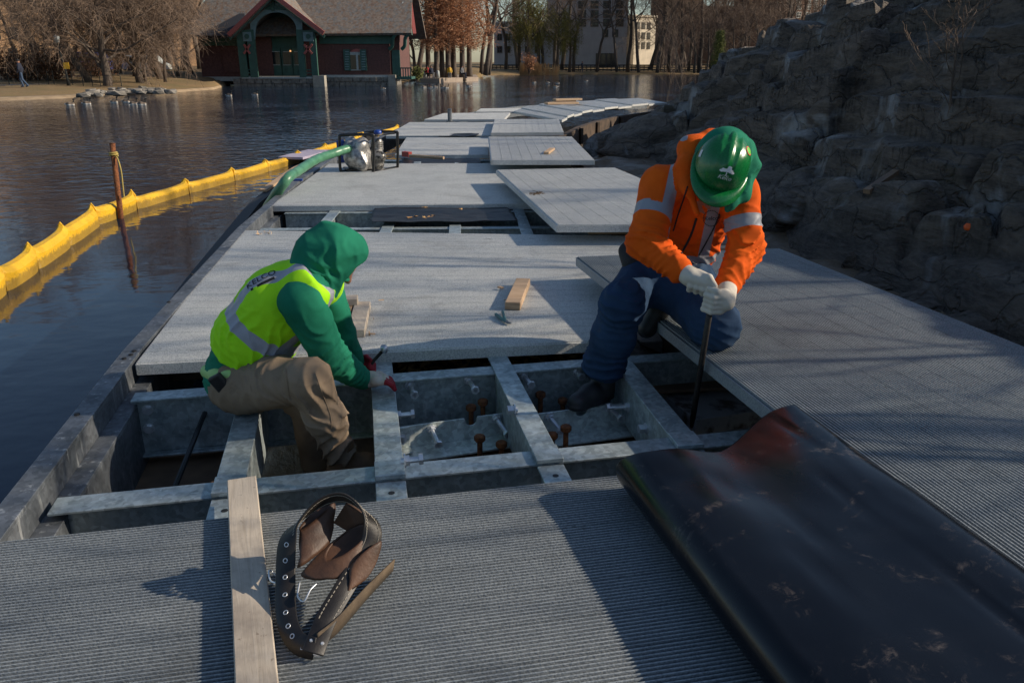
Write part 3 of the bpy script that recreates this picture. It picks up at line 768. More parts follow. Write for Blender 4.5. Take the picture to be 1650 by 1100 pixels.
# old timbers, plywood and a concrete pad below
def loose_board(name, a, c, w, h, mat, label, cat='board'):
    a = Vector(a); c = Vector(c); mid = (a + c) / 2; mid.z -= h / 2
    o = MB(); o.bar(a, c, w, h); e = o.build(name, mat); bevel(e, 0.003); return tag(e, label, cat)
loose_board('plywood_sheet', P(175, 800, -0.40), P(360, 640, -0.37), 0.80, 0.018, MAT['ply'], 'wet brown plywood sheet lying under the open bay by the fascia', 'plywood')
loose_board('timber_board', P(225, 603, -0.22), P(345, 592, -0.22), 0.20, 0.04, MAT['ply'], 'brown board below the corner of the smooth panel by the fascia', 'board')
loose_board('timber_sleeper', P(655, 748, -0.40), P(1030, 700, -0.40), 0.14, 0.10, MAT['wood_dark'], 'old dark timber sleeper below the notched angle irons', 'timber')
loose_board('plywood_sheet', P(1040, 610, -0.22), P(1185, 602, -0.22), 0.36, 0.016, MAT['ply'], 'brown plywood piece beneath the pry bar side of the frame', 'plywood')
MAT['conc'] = simple('stained_concrete', (0.45, 0.42, 0.40), (0.12, 0.085, 0.065), rough=0.45, scale=9, bumps=0.3, bscale=30, contrast=(0.38, 0.5))
loose_board('concrete_pad', P(1085, 660, -0.30), P(1230, 640, -0.30), 0.42, 0.08, MAT['conc'], 'stained concrete pad under the tip of the pry bar', 'concrete pad')
loose_board('concrete_pad', P(1020, 548, -0.32), P(1120, 544, -0.32), 0.30, 0.08, MAT['conc'], 'stained concrete pad behind the kneeling leg', 'concrete pad')

# ---- panels
nearL = P(-40, 876.5); nearR = P(1000, 765); dn = (nearR - nearL).normalized(); pn_ = Vector((dn.y, -dn.x, 0))
a0 = nearL - dn * 0.0; a1 = nearL + dn * 2.72
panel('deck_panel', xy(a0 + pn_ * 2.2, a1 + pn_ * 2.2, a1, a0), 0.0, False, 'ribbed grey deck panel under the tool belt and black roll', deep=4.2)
q2 = xy(P(219, 585), P(960, 549) + (P(960, 549) - P(219, 585)) * 0.05, P(1010, 380), P(385, 371))
panel('deck_panel', q2, 0.0, False, 'smooth grey deck panel holding the wood blocks beside the hooded worker')
q3 = xy(P(437, 331), P(437, 331) + Vector((3.15, 0.16, 0)), P(530, 264) + Vector((3.2, 0.10, 0)), P(530, 264))
panel('deck_panel', q3, 0.0, False, 'grey deck panel under the water pump')
RPt = P(929, 413, 0.155); RPm = P(1236, 652, 0.155); dR = (RPm - RPt).normalized(); RPf = P(1255, 400, 0.155)
q4 = [RPt + dR * 4.2, RPf + dR * 4.2 + Vector((0.06, 0, 0)), RPf, RPt]
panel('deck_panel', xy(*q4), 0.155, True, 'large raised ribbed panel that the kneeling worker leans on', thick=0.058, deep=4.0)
q5 = [P(898, 362, 0.155), P(898, 362, 0.155) + Vector((1.42, 0.03, 0)), P(990, 270, 0.155), P(800, 273.5, 0.155)]
p5 = panel('deck_panel', xy(*q5), 0.155, True, 'raised loose panel on wood spacers with a dark stain, right of the black sheet')
q6 = [P(791, 258, 0.16), P(958, 258, 0.16), P(921, 220, 0.16), P(787, 220, 0.16)]
panel('deck_panel', xy(*q6), 0.16, True, 'raised loose panel with a wood scrap lying on it')
q7 = [P(791, 214, 0.10), P(908, 213, 0.10), P(900, 192, 0.10), P(797, 192, 0.10)]
panel('deck_panel', xy(*q7), 0.10, True, 'dappled loose panel just before the curve of the walk')
# further left-hand panels on the lake side
for (pts, lab) in (
    ([(637, 249), (787, 249), (787, 222), (655, 221.5)], 'grey deck panel beyond the pump with the hammer gap before it'),
    ([(622, 218.5), (795, 218), (796, 197), (660, 197)], 'shaded grey deck panel on the lake side before the steel post'),
    ([(684, 192.5), (812, 192), (822, 181.5), (715, 182.5)], 'narrow grey deck panel behind the short steel post'),
    ([(767, 180), (830, 179.5), (842, 174), (775, 175)], 'small dark edged deck panel with slatted underside near the curve')):
    a, bq, c, d = [P(x, y) for x, y in pts]
    panel('deck_panel', xy(a, bq, c, d), 0.0, False, lab, pitch=0.03, seam=6)
# curved far run: narrow panels fanned round the bend, lake-side edge to shore-side edge
lk = [P(828, 180.5), P(840, 176.5), P(852, 173.2), P(868, 170.5), P(885, 168.3), P(905, 166.5), P(930, 164.6), P(958, 162.6), P(990, 160.8), P(1030, 159.2)]
sh = [P(905, 195), P(914, 190.5), P(925, 186.4), P(938, 182.8), P(955, 179.4), P(974, 176.6), P(996, 174), P(1018, 171.5), P(1045, 168.8), P(1075, 166.5)]
bend = ['first', 'second', 'third', 'fourth', 'fifth', 'sixth', 'seventh', 'eighth', 'ninth']
for i in range(len(lk) - 1):
    a, bq, c, d = lk[i], sh[i], sh[i + 1], lk[i + 1]
    sh_ = 0.02
    a2 = a.lerp(d, sh_); b2_ = bq.lerp(c, sh_); c2 = bq.lerp(c, 1 - sh_); d2 = a.lerp(d, 1 - sh_)
    panel('deck_panel', xy(a2, b2_, c2, d2), 0.02 + 0.03 * (i % 2), False, 'pale narrow deck panel, %s of the fan round the bend' % bend[i], 'fanned panels round the bend', pitch=0.04, seam=5)

# wood spacers under the raised panels
def lumber(name, a, c, w, h, label, mat=None, cat='wood block'):
    o = MB(); o.bar(a, c, w, h); e = o.build(name, mat or MAT['wood']); bevel(e, 0.003); return tag(e, label, cat)
g_sp = 'spacers under raised panels'
for (x0, x1, yy, lab) in ((0.60, 1.45, 6.22, 'wooden spacer under the near edge of the stained raised panel'), (0.35, 1.3, 9.2, 'wooden spacer under the far edge of the stained raised panel'),
                          (-0.2, 1.0, 10.75, 'wooden spacer under the near edge of the panel with the wood scrap'), (-0.2, 1.0, 13.6, 'wooden spacer under the far edge of the panel with the wood scrap'), (0.75, 1.7, 5.3, 'wooden spacer under the far end of the large raised panel')):
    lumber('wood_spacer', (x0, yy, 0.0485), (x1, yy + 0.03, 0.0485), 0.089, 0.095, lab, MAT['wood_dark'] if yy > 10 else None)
lumber('wood_spacer', (1.25, 1.2, 0.0485), (1.9, 1.3, 0.0485), 0.089, 0.095, 'wooden spacer under the near end of the large raised panel')
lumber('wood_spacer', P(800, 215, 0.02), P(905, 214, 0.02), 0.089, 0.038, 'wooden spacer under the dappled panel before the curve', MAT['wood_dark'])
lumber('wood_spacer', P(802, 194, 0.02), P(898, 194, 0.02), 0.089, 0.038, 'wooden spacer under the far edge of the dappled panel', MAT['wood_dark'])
# timber wale outside the fascia with a pale top board
mbx = MB(); wl_ = [P(230, 540, -0.25), P(300, 448, -0.25), P(400, 328, -0.25), P(470, 273, -0.25), P(534, 243, -0.25), P(600, 212, -0.25)]
strip_along(wl_, 0.0, 0.12, -0.95, -0.25, mbx); wale = mbx.build('timber_wale', MAT['black']); tag(wale, 'dark sheeted timber wale running along the lake side of the deck', 'wale')
mbx = MB(); strip_along([P(418, 306, -0.22), P(470, 271, -0.22), P(520, 247, -0.22)], 0.0, 0.09, -0.245, -0.215, mbx); mbx.build('top_board', MAT['wood'], wale)
# ================================================================== THINGS ON THE DECK
def catmull(pts, k=8):
    pts = [Vector(p) for p in pts]; out = []
    for i in range(len(pts) - 1):
        p0 = pts[max(i - 1, 0)]; p1 = pts[i]; p2 = pts[i + 1]; p3 = pts[min(i + 2, len(pts) - 1)]
        for j in range(k):
            t = j / k
            out.append(0.5 * ((2 * p1) + (p2 - p0) * t + (2 * p0 - 5 * p1 + 4 * p2 - p3) * t * t + (-p0 + 3 * p1 - 3 * p2 + p3) * t ** 3))
    out.append(pts[-1]); return out
# ---- long 2x4 across the near panel
pa = P(389, 768, 0.042); pb = P(415, 1120, 0.042)
m, nt, b = new_mat('used_pine_board')
v = coords(nt, (1, 1, 1), rot=(0, 0, -math.atan2((pb - pa).y, (pb - pa).x)))
mp = nt.nodes.new('ShaderNodeMapping'); mp.inputs['Scale'].default_value = (1.2, 16, 16); L(nt, v, mp.inputs[0])
n1 = nz(nt, mp.outputs[0], 3.0, 6, 0.65, 1.2); n2 = nz(nt, v, 7, 5, 0.6); n3 = nz(nt, v, 55, 3, 0.6)
c = ramp(nt, n1, [(0.3, (0.40, 0.33, 0.25)), (0.55, (0.56, 0.48, 0.38)), (0.75, (0.47, 0.39, 0.30))])
c = mix(nt, ramp(nt, n2, [(0.45, (0, 0, 0)), (0.70, (0.75,) * 3)]), c, (0.26, 0.215, 0.175))
c = mix(nt, ramp(nt, n3, [(0.66, (0, 0, 0)), (0.72, (0.6,) * 3)]), c, (0.13, 0.09, 0.06))
L(nt, c, b.inputs['Base Color']); b.inputs['Roughness'].default_value = 0.7; bump(nt, b, n1, 0.25, 0.004)
MAT['used_wood'] = m
lumber('lumber_plank', Vector((pa.x, pa.y, 0.021)), Vector((pb.x, pb.y, 0.021)), 0.088, 0.038, 'long pale pine plank lying across the near panel beside the tool belt', MAT['used_wood'], 'plank')
# ---- blocks beside the hooded worker and by the pliers
def block(px0, px1, w, h, z0, label, mat=None):
    a = P(*px0, z0); c = P(*px1, z0); return lumber('wood_block', Vector((a.x, a.y, z0 + h / 2 + 0.001)), Vector((c.x, c.y, z0 + h / 2 + 0.001)), w, h, label, mat)
block((574, 544), (585, 497), 0.085, 0.040, 0.0, 'clean wood block nearest the torn scrap beside the hooded worker', MAT['used_wood'])
block((546, 528), (561, 493), 0.080, 0.036, 0.0, 'splintered chewed wood block between two others near the hooded worker', MAT['wood'])
block((500, 492), (577, 489), 0.085, 0.038, 0.037, 'wood block laid across two others under the worker\'s chin', MAT['used_wood'])
block((826, 500), (843, 460), 0.085, 0.045, 0.0, 'reddish wood block standing alone in the sun on the smooth panel', MAT['wood'])
def splinter_pile(c, n, spread, label, seed, size=0.03, name='wood_splinter'):
    random.seed(seed); o = MB()
    for k in range(n):
        p = c + Vector((random.uniform(-spread, spread), random.uniform(-spread, spread) * 0.7, random.uniform(0.002, 0.012)))
        s = size * random.uniform(0.4, 1.2)
        o.box(p + Vector((0, 0, s * 0.15)), (s, s * random.uniform(0.25, 0.6), s * 0.25), axes=(Vector((random.uniform(-1, 1), random.uniform(-1, 1), random.uniform(-.3, .3))), Vector((random.uniform(-1, 1), random.uniform(-1, 1), 0.1)), Vector((random.uniform(-.3, .3), random.uniform(-.3, .3), 1))))
    return tag(o.build(name, MAT['wood']), label, 'splinter', None)
for (px, py, n, sp, lab, sd) in ((598, 540, 3, 0.012, 'pale torn wood scrap beside the clean wood block', 1), (552, 505, 7, 0.03, 'splintered chips on top of the chewed wood block', 2), (616, 486, 1, 0.01, 'thin pale wood sliver on the smooth panel', 3), (603, 515, 1, 0.006, 'tiny wood sliver right of the wood blocks', 4), (806, 467, 2, 0.008, 'small leaf coloured chip left of the reddish wood block', 5), (818, 487, 3, 0.01, 'splintered chips at the reddish wood block end', 6), (428, 377, 9, 0.07, 'scattered pebbles and chips near the far corner of the smooth panel', 7)):
    e = splinter_pile(P(px, py, 0.037 if sd in (2,) else 0.0), n, sp, lab, sd)
    if sd == 7: e['kind'] = 'stuff'
# pliers
pl = thing('pliers', P(810, 515, 0.0), 'small pliers with teal grips lying on the smooth panel', 'pliers')
MAT['teal'] = simple('teal_grip', (0.03, 0.13, 0.14), rough=0.5)
g1 = MB(); g1.tube(catmull([P(815, 518, .012), P(806, 512, .015), P(799, 506, .012)]), 0.008, 8); g1.build('handle', MAT['teal'], pl)
g1 = MB(); g1.tube(catmull([P(815, 518, .012), P(812, 510, .015), P(810, 502, .012)]), 0.008, 8); g1.build('handle', MAT['teal'], pl)
g1 = MB(); g1.tube([P(813, 516, .012), P(820, 520, .012), P(824, 521, .012)], [0.013, 0.011, 0.005], 8, flat=0.6); g1.build('jaw', MAT['galv_old'], pl)
# wood scrap on raised panel, hammer, debris
lumber('wood_scrap', P(880, 247, 0.175), P(890, 240, 0.19), 0.07, 0.03, 'small wedge of wood on the far raised panel', None, 'wood scrap')
hm = thing('hammer', P(700, 254, 0.0), 'long wooden handled hammer with red head in the gap beyond the pump', 'hammer')
MAT['red'] = simple('red_paint', (0.35, 0.03, 0.025), rough=0.5)
o = MB(); o.tube([P(660, 251, 0.03), P(715, 254.5, 0.03)], 0.022, 8); o.build('handle', MAT['wood'], hm)
o = MB(); o.bar(P(650, 248, 0.03), P(661, 249, 0.03), 0.07, 0.07); o.build('head', MAT['red'], hm)
# short steel post
o = MB(); q = P(725, 196, 0.0); o.tube([q, q + Vector((0, 0, 0.28))], 0.05, 10); o.lathe(q, (0, 0, 1), [(0, 0.09), (0.012, 0.09)], 12)
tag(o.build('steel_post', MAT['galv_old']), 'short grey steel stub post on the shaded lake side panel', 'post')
# stack of boards and posts on the bend
for k, (x0, x1, y0) in enumerate(((888, 925, 164.2), (893, 935, 162.6), (880, 930, 166.3))):
    a = P(x0, y0, 0.10 + 0.03 * (k == 1)); c = P(x1, y0 - 1.0, 0.10 + 0.03 * (k == 1)); a.z = c.z = (0.09, 0.16, 0.09)[k]
    lumber('lumber_plank', a, c, 0.25, 0.06, ('pale plank lying on the bend of the walk', 'uppermost pale plank of the pile on the bend', 'pale plank at the near side of the pile on the bend')[k], None, 'plank')
# ---- leaves on and under the deck
m, nt, b = new_mat('dry_leaf')
L(nt, ramp(nt, nz(nt, coords(nt), 9, 2), [(0.35, (0.30, 0.15, 0.06)), (0.6, (0.60, 0.36, 0.14))]), b.inputs['Base Color']); b.inputs['Roughness'].default_value = 0.8
MAT['leaf'] = m
def leaf_pts(c, s, rz, rng):
    ou = [(-1, 0), (-.5, .35), (0, .5), (.55, .3), (1, 0), (.5, -.38), (0, -.46), (-.6, -.3)]
    tl = Vector((rng.uniform(-.4, .4), rng.uniform(-.4, .4), 1)).normalized(); x = Vector((math.cos(rz), math.sin(rz), 0)); x = (x - tl * x.dot(tl)).normalized(); y = tl.cross(x)
    return [c + tl * (s * 0.22)] + [c + x * (a * s) + y * (bq * s) + tl * (0.35 * s * (a * a + bq * bq)) for a, bq in ou]
rng = random.Random(3); o = MB()
for k in range(900):
    x = rng.uniform(-0.75, 0.5); y = rng.uniform(3.62, 4.35)
    vs = leaf_pts(Vector((x, y, -0.235 + rng.uniform(-0.03, 0.03))), rng.uniform(0.015, 0.04), rng.uniform(0, 6.28), rng)
    o.add(vs, [(0, i + 1, (i + 1) % 8 + 1) for i in range(8)])
for k in range(140):
    x = rng.uniform(-0.55, 0.5); y = rng.uniform(2.75, 3.5)
    vs = leaf_pts(Vector((x, y, -0.44 + rng.uniform(-0.03, 0.03))), rng.uniform(0.012, 0.03), rng.uniform(0, 6.28), rng)
    o.add(vs, [(0, i + 1, (i + 1) % 8 + 1) for i in range(8)])
tag(o.build('leaf_litter', MAT['leaf']), 'brown fallen leaves littering the mud below the open bay', 'leaves', kind='stuff')
# black sheets laid over the gaps
def cloth(name, q, z, amp, label, mat, seed, n=40, sag=0.06):
    a, bq, c, d = q; u = np.linspace(0, 1, n); Uu, Vv = np.meshgrid(u, u)
    pt = lambda s: np.array([s.x, s.y])
    XY = (pt(a)[None, None] * ((1 - Uu) * (1 - Vv))[..., None] + pt(bq)[None, None] * (Uu * (1 - Vv))[..., None] + pt(c)[None, None] * (Uu * Vv)[..., None] + pt(d)[None, None] * ((1 - Uu) * Vv)[..., None])
    Z = z + amp * fbm(XY[..., 0] * 2.2 + seed, XY[..., 1] * 3.0, seed, 4) - sag * np.sin(Vv * math.pi) * (0.6 + 0.4 * np.sin(Uu * math.pi))
    ob = grid_mesh(name, XY[..., 0] + 0.02 * fbm(XY[..., 1] * 3, Uu, seed), XY[..., 1], Z, mat, None)
    s = ob.modifiers.new('solid', 'SOLIDIFY'); s.thickness = 0.003
    return tag(ob, label, 'sheet')
cloth('plastic_sheet', [P(598, 361, -0.035), P(832, 357, -0.035), P(812, 322, -0.035), P(606, 326, -0.035)], -0.022, 0.014, 'black plastic sheet with fallen leaves covering the gap between panels', MAT['sheet'], 3.3, 50, 0.006)
cloth('plastic_sheet', [P(640, 263, 0.0), P(780, 260, 0.0), P(772, 252, 0.0), P(650, 250, 0.0)], -0.03, 0.02, 'dark plastic sheet under the hammer beyond the pump', MAT['sheet'], 6.1, 30, 0.02)
cloth('plastic_sheet', [P(705, 221, -0.02), P(770, 221, -0.02), P(772, 217.5, -0.02), P(712, 217.5, -0.02)], 0.0, 0.03, 'small dark sheet bunched in the gap before the steel post', MAT['sheet'], 8.1, 24, 0.0)
rng = random.Random(9); o = MB()
for (px, py) in ((660, 351), (672, 349), (684, 352), (692, 350), (700, 348), (684, 334), (738, 333), (741, 337), (690, 353)):
    for _ in range(2):
        vs = leaf_pts(P(px + rng.uniform(-2, 2), py, -0.03), rng.uniform(0.02, 0.035), rng.uniform(0, 6.28), rng); o.add(vs, [(0, i + 1, (i + 1) % 8 + 1) for i in range(8)])
tag(o.build('leaf_litter', MAT['leaf']), 'a few orange brown leaves on the black sheet', 'leaves', kind='stuff')
# stain of moss on raised panel = tuft of debris
o = MB(); rng = random.Random(4)
for k in range(60):
    c = P(864 + rng.gauss(0, 5), 311 + rng.gauss(0, 1.5), 0.156); o.box(c, (rng.uniform(.01, .03), rng.uniform(.004, .012), 0.004), rz=rng.uniform(0, 3))
tag(o.build('dirt_smear', MAT['mud']), 'dark smear of dirt on the raised loose panel', 'dirt', kind='stuff')

# ---- black membrane roll
m, nt, b = new_mat('black_membrane')
v = coords(nt); n1 = nz(nt, v, 2.4, 6, 0.7, 1.5); n2 = nz(nt, v, 26, 6, 0.75, 0.8); n3 = nz(nt, v, 5.5, 5, 0.6, 0.5)
dust = nt.nodes.new('ShaderNodeMath'); dust.operation = 'MULTIPLY'
L(nt, ramp(nt, n1, [(0.53, (0, 0, 0)), (0.66, (1, 1, 1))]), dust.inputs[0]); L(nt, ramp(nt, n2, [(0.5, (0, 0, 0)), (0.68, (1, 1, 1))]), dust.inputs[1])
L(nt, mix(nt, dust.outputs[0], (0.0035, 0.004, 0.006), (0.15, 0.12, 0.10)), b.inputs['Base Color'])
L(nt, ramp(nt, n3, [(0.35, (0.20,) * 3), (0.65, (0.30,) * 3)]), b.inputs['Roughness'])
b.inputs['Specular IOR Level'].default_value = 0.38
bump(nt, b, n3, 0.025, 0.02); MAT['membrane'] = m
d_ = Vector((0.225, -0.974, 0)).normalized(); s_ = Vector((0.974, 0.225, 0)); org = P(985, 803, 0.0) + s_ * 0.03
Lr = 1.75; W_ = 0.66
prof = []                                                # cross-section (across s_, height), from under the left roll over the top to the right
prof += [(0.30, 0.006), (0.10, 0.006)]
for i in range(9):
    t = math.pi * i / 8; prof.append((0.075 - 0.075 * math.sin(t), 0.075 - 0.070 * math.cos(t)))
prof += [(0.16, 0.156), (0.26, 0.160), (0.36, 0.165), (0.46, 0.172), (0.53, 0.180), (0.59, 0.188), (0.635, 0.190), (0.665, 0.180), (0.675, 0.160), (0.665, 0.140), (0.62, 0.128), (0.55, 0.122), (0.42, 0.118), (0.20, 0.112), (0.10, 0.105)]
for i in range(7):
    t = math.pi * i / 6; prof.append((0.085 - 0.05 * math.sin(t), 0.072 + 0.035 * math.cos(t)))
prof += [(0.14, 0.035), (0.40, 0.045), (0.55, 0.06)]
pr = catmull([(a, c, 0) for a, c in prof], 4); nu = len(pr); nv = 90
PR = np.array([[p.x, p.y] for p in pr])
tv = np.linspace(0, 1, nv) ** 1.3
Sx = PR[None, :, 0] + 0 * tv[:, None]; Hz = PR[None, :, 1] + 0 * tv[:, None]; T = tv[:, None] * Lr + 0 * Sx
top = np.clip((Hz - 0.03) / 0.12, 0, 1)
Hz = Hz + top * (0.007 * fbm(Sx * 3 + 3, T * 1.6, 1.0, 2) + 0.0015 * fbm(Sx * 14, T * 5, 2.0, 3))
Hz = Hz + top * 0.022 * np.exp(-((T / 0.16) ** 2)) * np.sin(Sx * 9 + 0.4) + top * 0.007 * np.exp(-((T - 0.30) / 0.10) ** 2) * np.sin(Sx * 16)
for (s0, sl, t0, t1) in ((0.20, 0.05, 0.1, 0.9), (0.33, -0.04, 0.0, 0.7), (0.47, 0.03, 0.25, 1.4), (0.56, -0.02, 0.0, 0.5)):
    Hz = Hz - top * 0.0045 * np.exp(-((Sx - s0 - sl * T) / 0.006) ** 2) * np.clip((T - t0) / 0.1, 0, 1) * np.clip((t1 - T) / 0.15, 0, 1)
Hz = Hz * (1 - 0.12 * np.exp(-((Sx - 0.30) / 0.12) ** 2) * np.exp(-(T / 0.5) ** 2))
T = T - 0.04 * np.exp(-(T / 0.2) ** 2) * np.sin(Sx * 8 + Hz * 20) - 0.13 * np.exp(-(T / 0.3) ** 2) * np.clip((Sx - 0.3) / 0.4, 0, 1)
WX = org.x + d_.x * T + s_.x * Sx; WY = org.y + d_.y * T + s_.y * Sx
roll = thing('membrane_roll', org + d_ * 0.5 + s_ * 0.3, 'flattened black plastic membrane roll with dusty top on the near panel', 'roll')
ob = grid_mesh('membrane', WX, WY, np.maximum(Hz, 0.004), MAT['membrane'], None, roll)
sm = ob.modifiers.new('solid', 'SOLIDIFY'); sm.thickness = 0.004

# ---- leather tool belt
m, nt, b = new_mat('brown_leather')
v = coords(nt); n1 = nz(nt, v, 9, 6, 0.65); n2 = nz(nt, v, 90, 4, 0.6)
L(nt, ramp(nt, n1, [(0.3, (0.035, 0.018, 0.011)), (0.55, (0.095, 0.045, 0.024)), (0.75, (0.17, 0.085, 0.045))]), b.inputs['Base Color']); b.inputs['Roughness'].default_value = 0.55; bump(nt, b, n2, 0.35, 0.003)
MAT['leather'] = m
MAT['belt'] = simple('black_belt_leather', (0.020, 0.017, 0.015), (0.009, 0.008, 0.008), rough=0.5, scale=25, bumps=0.25, bscale=120, bdist=0.002)
MAT['belt_in'] = simple('suede_belt_lining', (0.13, 0.095, 0.06), (0.07, 0.05, 0.033), rough=0.9, scale=20)
MAT['stitch'] = simple('belt_stitching', (0.45, 0.40, 0.32), rough=0.8)
tb = thing('tool_belt', P(520, 960, 0.0), 'dark leather tool belt with brown pouches standing looped on the near panel', 'tool belt')
def ribbon(path, wdirs, w, th, k=7):
    """strip of width w following path; wdirs = direction of the width at each control point"""
    pp = catmull(path, k); ww = catmull(wdirs, k); vs = []; fs = []; n = len(pp)
    for i in range(n):
        t = (pp[min(i + 1, n - 1)] - pp[max(i - 1, 0)]).normalized(); wd = (ww[i] - t * ww[i].dot(t)).normalized(); nn = t.cross(wd)
        for a, bq in ((-1, -1), (1, -1), (1, 1), (-1, 1)): vs.append(pp[i] + wd * (a * w / 2) + nn * (bq * th / 2))
    fs.append((0, 1, 2, 3)); fs.append(tuple(4 * (n - 1) + q for q in (3, 2, 1, 0)))
    for i in range(n - 1):
        for q in range(4): q2 = (q + 1) % 4; fs.append((4 * i + q, 4 * i + 4 + q, 4 * i + 4 + q2, 4 * i + q2))
    return vs, fs, pp, ww
bl_path = [J(507, 1046, 1.475), J(478, 1034, 1.50), J(462, 995, 1.555), J(460, 930, 1.66), J(464, 870, 1.715), J(484, 838, 1.75), J(520, 808, 1.78), J(556, 802, 1.79), J(588, 826, 1.77), J(600, 858, 1.745), J(588, 892, 1.71), J(556, 945, 1.63), J(528, 992, 1.55), J(512, 1030, 1.49), J(504, 1052, 1.46)]
bl_w = [Vector((0.1, 0.5, 1)), Vector((0.5, 0.5, 0.8)), Vector((1, 0.1, 0.3)), Vector((1, 0.05, 0.2)), Vector((0.95, -0.05, 0.45)), Vector((0.5, -0.5, 0.8)), Vector((0.1, -0.6, 0.9)), Vector((-0.1, -0.6, 0.95)), Vector((-0.45, -0.45, 0.9)), Vector((-0.8, 0.0, 0.7)), Vector((-0.9, -0.2, 0.6)), Vector((-1, -0.25, 0.3)), Vector((-1, -0.3, 0.2)), Vector((-1, -0.2, 0.15)), Vector((-0.9, -0.2, 0.2))]
bl_path = [Vector((p.x, p.y, max(p.z, 0.024))) for p in bl_path]
vs, fs, bpp, bww = ribbon(bl_path, bl_w, 0.050, 0.005); o = MB(); o.add(vs, fs); strap = o.build('strap', MAT['belt'], tb, True); bevel(strap, 0.0015)
tail = [J(512, 1032, 1.495), J(545, 1005, 1.55), J(590, 955, 1.66), J(634, 910, 1.765)]; tail = [Vector((p.x, p.y, max(p.z, 0.024))) for p in tail]
vs, fs, tpp, tww = ribbon(tail, [Vector((0.2, 0.2, 1)), Vector((0.1, 0.1, 1)), Vector((0.1, -0.1, 1)), Vector((0.2, -0.2, 1))], 0.042, 0.004); o = MB(); o.add(vs, fs); o.build('strap_tail', MAT['belt_in'], tb, True)
# stitching lines on the upper strap
for sgn in (-1, 1):
    o = MB()
    for i in range(30, 86, 1):
        if i >= len(bpp) - 1: break
        t = (bpp[i + 1] - bpp[i - 1]).normalized(); wd = (bww[i] - t * bww[i].dot(t)).normalized(); nn = t.cross(wd)
        for side in (-1, 1):
            q = bpp[i] + wd * (sgn * 0.016) + nn * (0.0029 * side); o.bar(q - t * 0.004, q + t * 0.004, 0.0016, 0.0012)
    o.build('stitching', MAT['stitch'], strap)
# eyelets
for i in range(9, 30, 3):
    t = (bpp[i + 1] - bpp[i - 1]).normalized(); wd = (bww[i] - t * bww[i].dot(t)).normalized(); nn = t.cross(wd).normalized()
    if nn.dot(Vector((0, -0.8, 0.6))) < 0: nn = -nn
    o = MB(); c = bpp[i] + nn * 0.0026; ring = [c + (t * math.cos(a) + wd * math.sin(a)) * 0.0052 for a in np.linspace(0, 2 * math.pi, 13)]
    o.tube(ring, 0.0014, 6, cap=False); o.build('eyelet', MAT['bolt'], strap, True)
    o = MB(); o.lathe(c, nn, [(0.0002, 0.0040), (0.0008, 0.0040)], 10); o.build('eyelet_hole', MAT['black'], strap)
# rivets
for (i, sg) in ((92, 1), (92, -1)):
    t = (bpp[i + 1] - bpp[i - 1]).normalized(); wd = (bww[i] - t * bww[i].dot(t)).normalized(); nn = t.cross(wd).normalized()
    if nn.dot(Vector((0, -0.8, 0.6))) < 0: nn = -nn
    o = MB(); o.lathe(bpp[i] + nn * 0.0025 + wd * sg * 0.013, nn, [(0, 0.0045), (0.002, 0.003)], 10); o.build('rivet', MAT['bolt'], strap)
# buckle
o = MB(); bk = [P(485, 1045, 0.015), P(514, 1056, 0.012), P(517, 1038, 0.03), P(489, 1029, 0.032)]
o.tube(bk + [bk[0]], 0.0032, 8, cap=False); o.tube([(bk[0] + bk[3]) / 2, (bk[1] + bk[2]) / 2 + Vector((0, 0, 0.006))], 0.0026, 6); o.build('buckle', MAT['bolt'], tb, True)
# wire loops (hammer holder rings)
for pts in ([J(448, 930, 1.72), J(434, 918, 1.72), J(436, 935, 1.68), J(452, 940, 1.66)], [J(483, 938, 1.64), J(480, 960, 1.60), J(490, 968, 1.58), J(500, 950, 1.60), J(510, 940, 1.62)]):
    o = MB(); o.tube(catmull([Vector((p.x, p.y, max(p.z, 0.006))) for p in pts]), 0.0022, 6); o.build('wire_loop', MAT['bolt'], tb, True)
# pouches: open-topped leather pockets as curved shells
def pouch(front, back_off, seed, name='pouch', lift=0.0):
    """front = 4 corner points TL, TR, BR, BL; the back wall lies at back_off"""
    TL, TR, BR, BL = [Vector(p) for p in front]; off = Vector(back_off); nu, nv = 14, 10; vs = []; fs = []
    for j in range(nv):
        vq = j / (nv - 1)
        for i in range(nu * 2):
            a = 2 * math.pi * i / (nu * 2)
            u = 0.5 - 0.5 * math.cos(a); depth = 0.5 - 0.5 * math.sin(a)                # oval ring: front at depth 0, back at 1
            top_ = TL.lerp(TR, u); bot = BL.lerp(BR, u); p = top_.lerp(bot, vq)
            k = math.sin(math.pi * min(1, vq * 0.75 + 0.25)) ** 0.5 if vq < 0.99 else 0.12
            wob = 0.004 * float(noise3(np.array([p.x * 40 + seed]), np.array([p.y * 40]), np.array([p.z * 40]))[0])
            vs.append(p + off * (depth - 0.15) * (0.35 + 0.65 * k) + Vector((wob, wob, wob)))
    R_ = nu * 2
    for j in range(nv - 1):
        for i in range(R_): i2 = (i + 1) % R_; fs.append((j * R_ + i, j * R_ + i2, (j + 1) * R_ + i2, (j + 1) * R_ + i))
    fs.append(tuple((nv - 1) * R_ + i for i in range(R_)))
    o = MB(); o.add(vs, fs); e = o.build(name, MAT['leather'], tb, True); s = e.modifiers.new('solid', 'SOLIDIFY'); s.thickness = 0.0045; s.offset = 0
    return e
fl = lambda p: Vector((p.x, p.y, max(p.z, 0.008)))
pouch([fl(J(475, 858, 1.73)), fl(J(522, 826, 1.78)), fl(J(526, 880, 1.72)), fl(J(476, 918, 1.65))], (0.03, 0.09, 0.02), 1)
pouch([fl(J(520, 905, 1.68)), fl(J(585, 872, 1.72)), fl(J(574, 925, 1.66)), fl(J(482, 932, 1.64))], (0.02, 0.10, 0.03), 2)
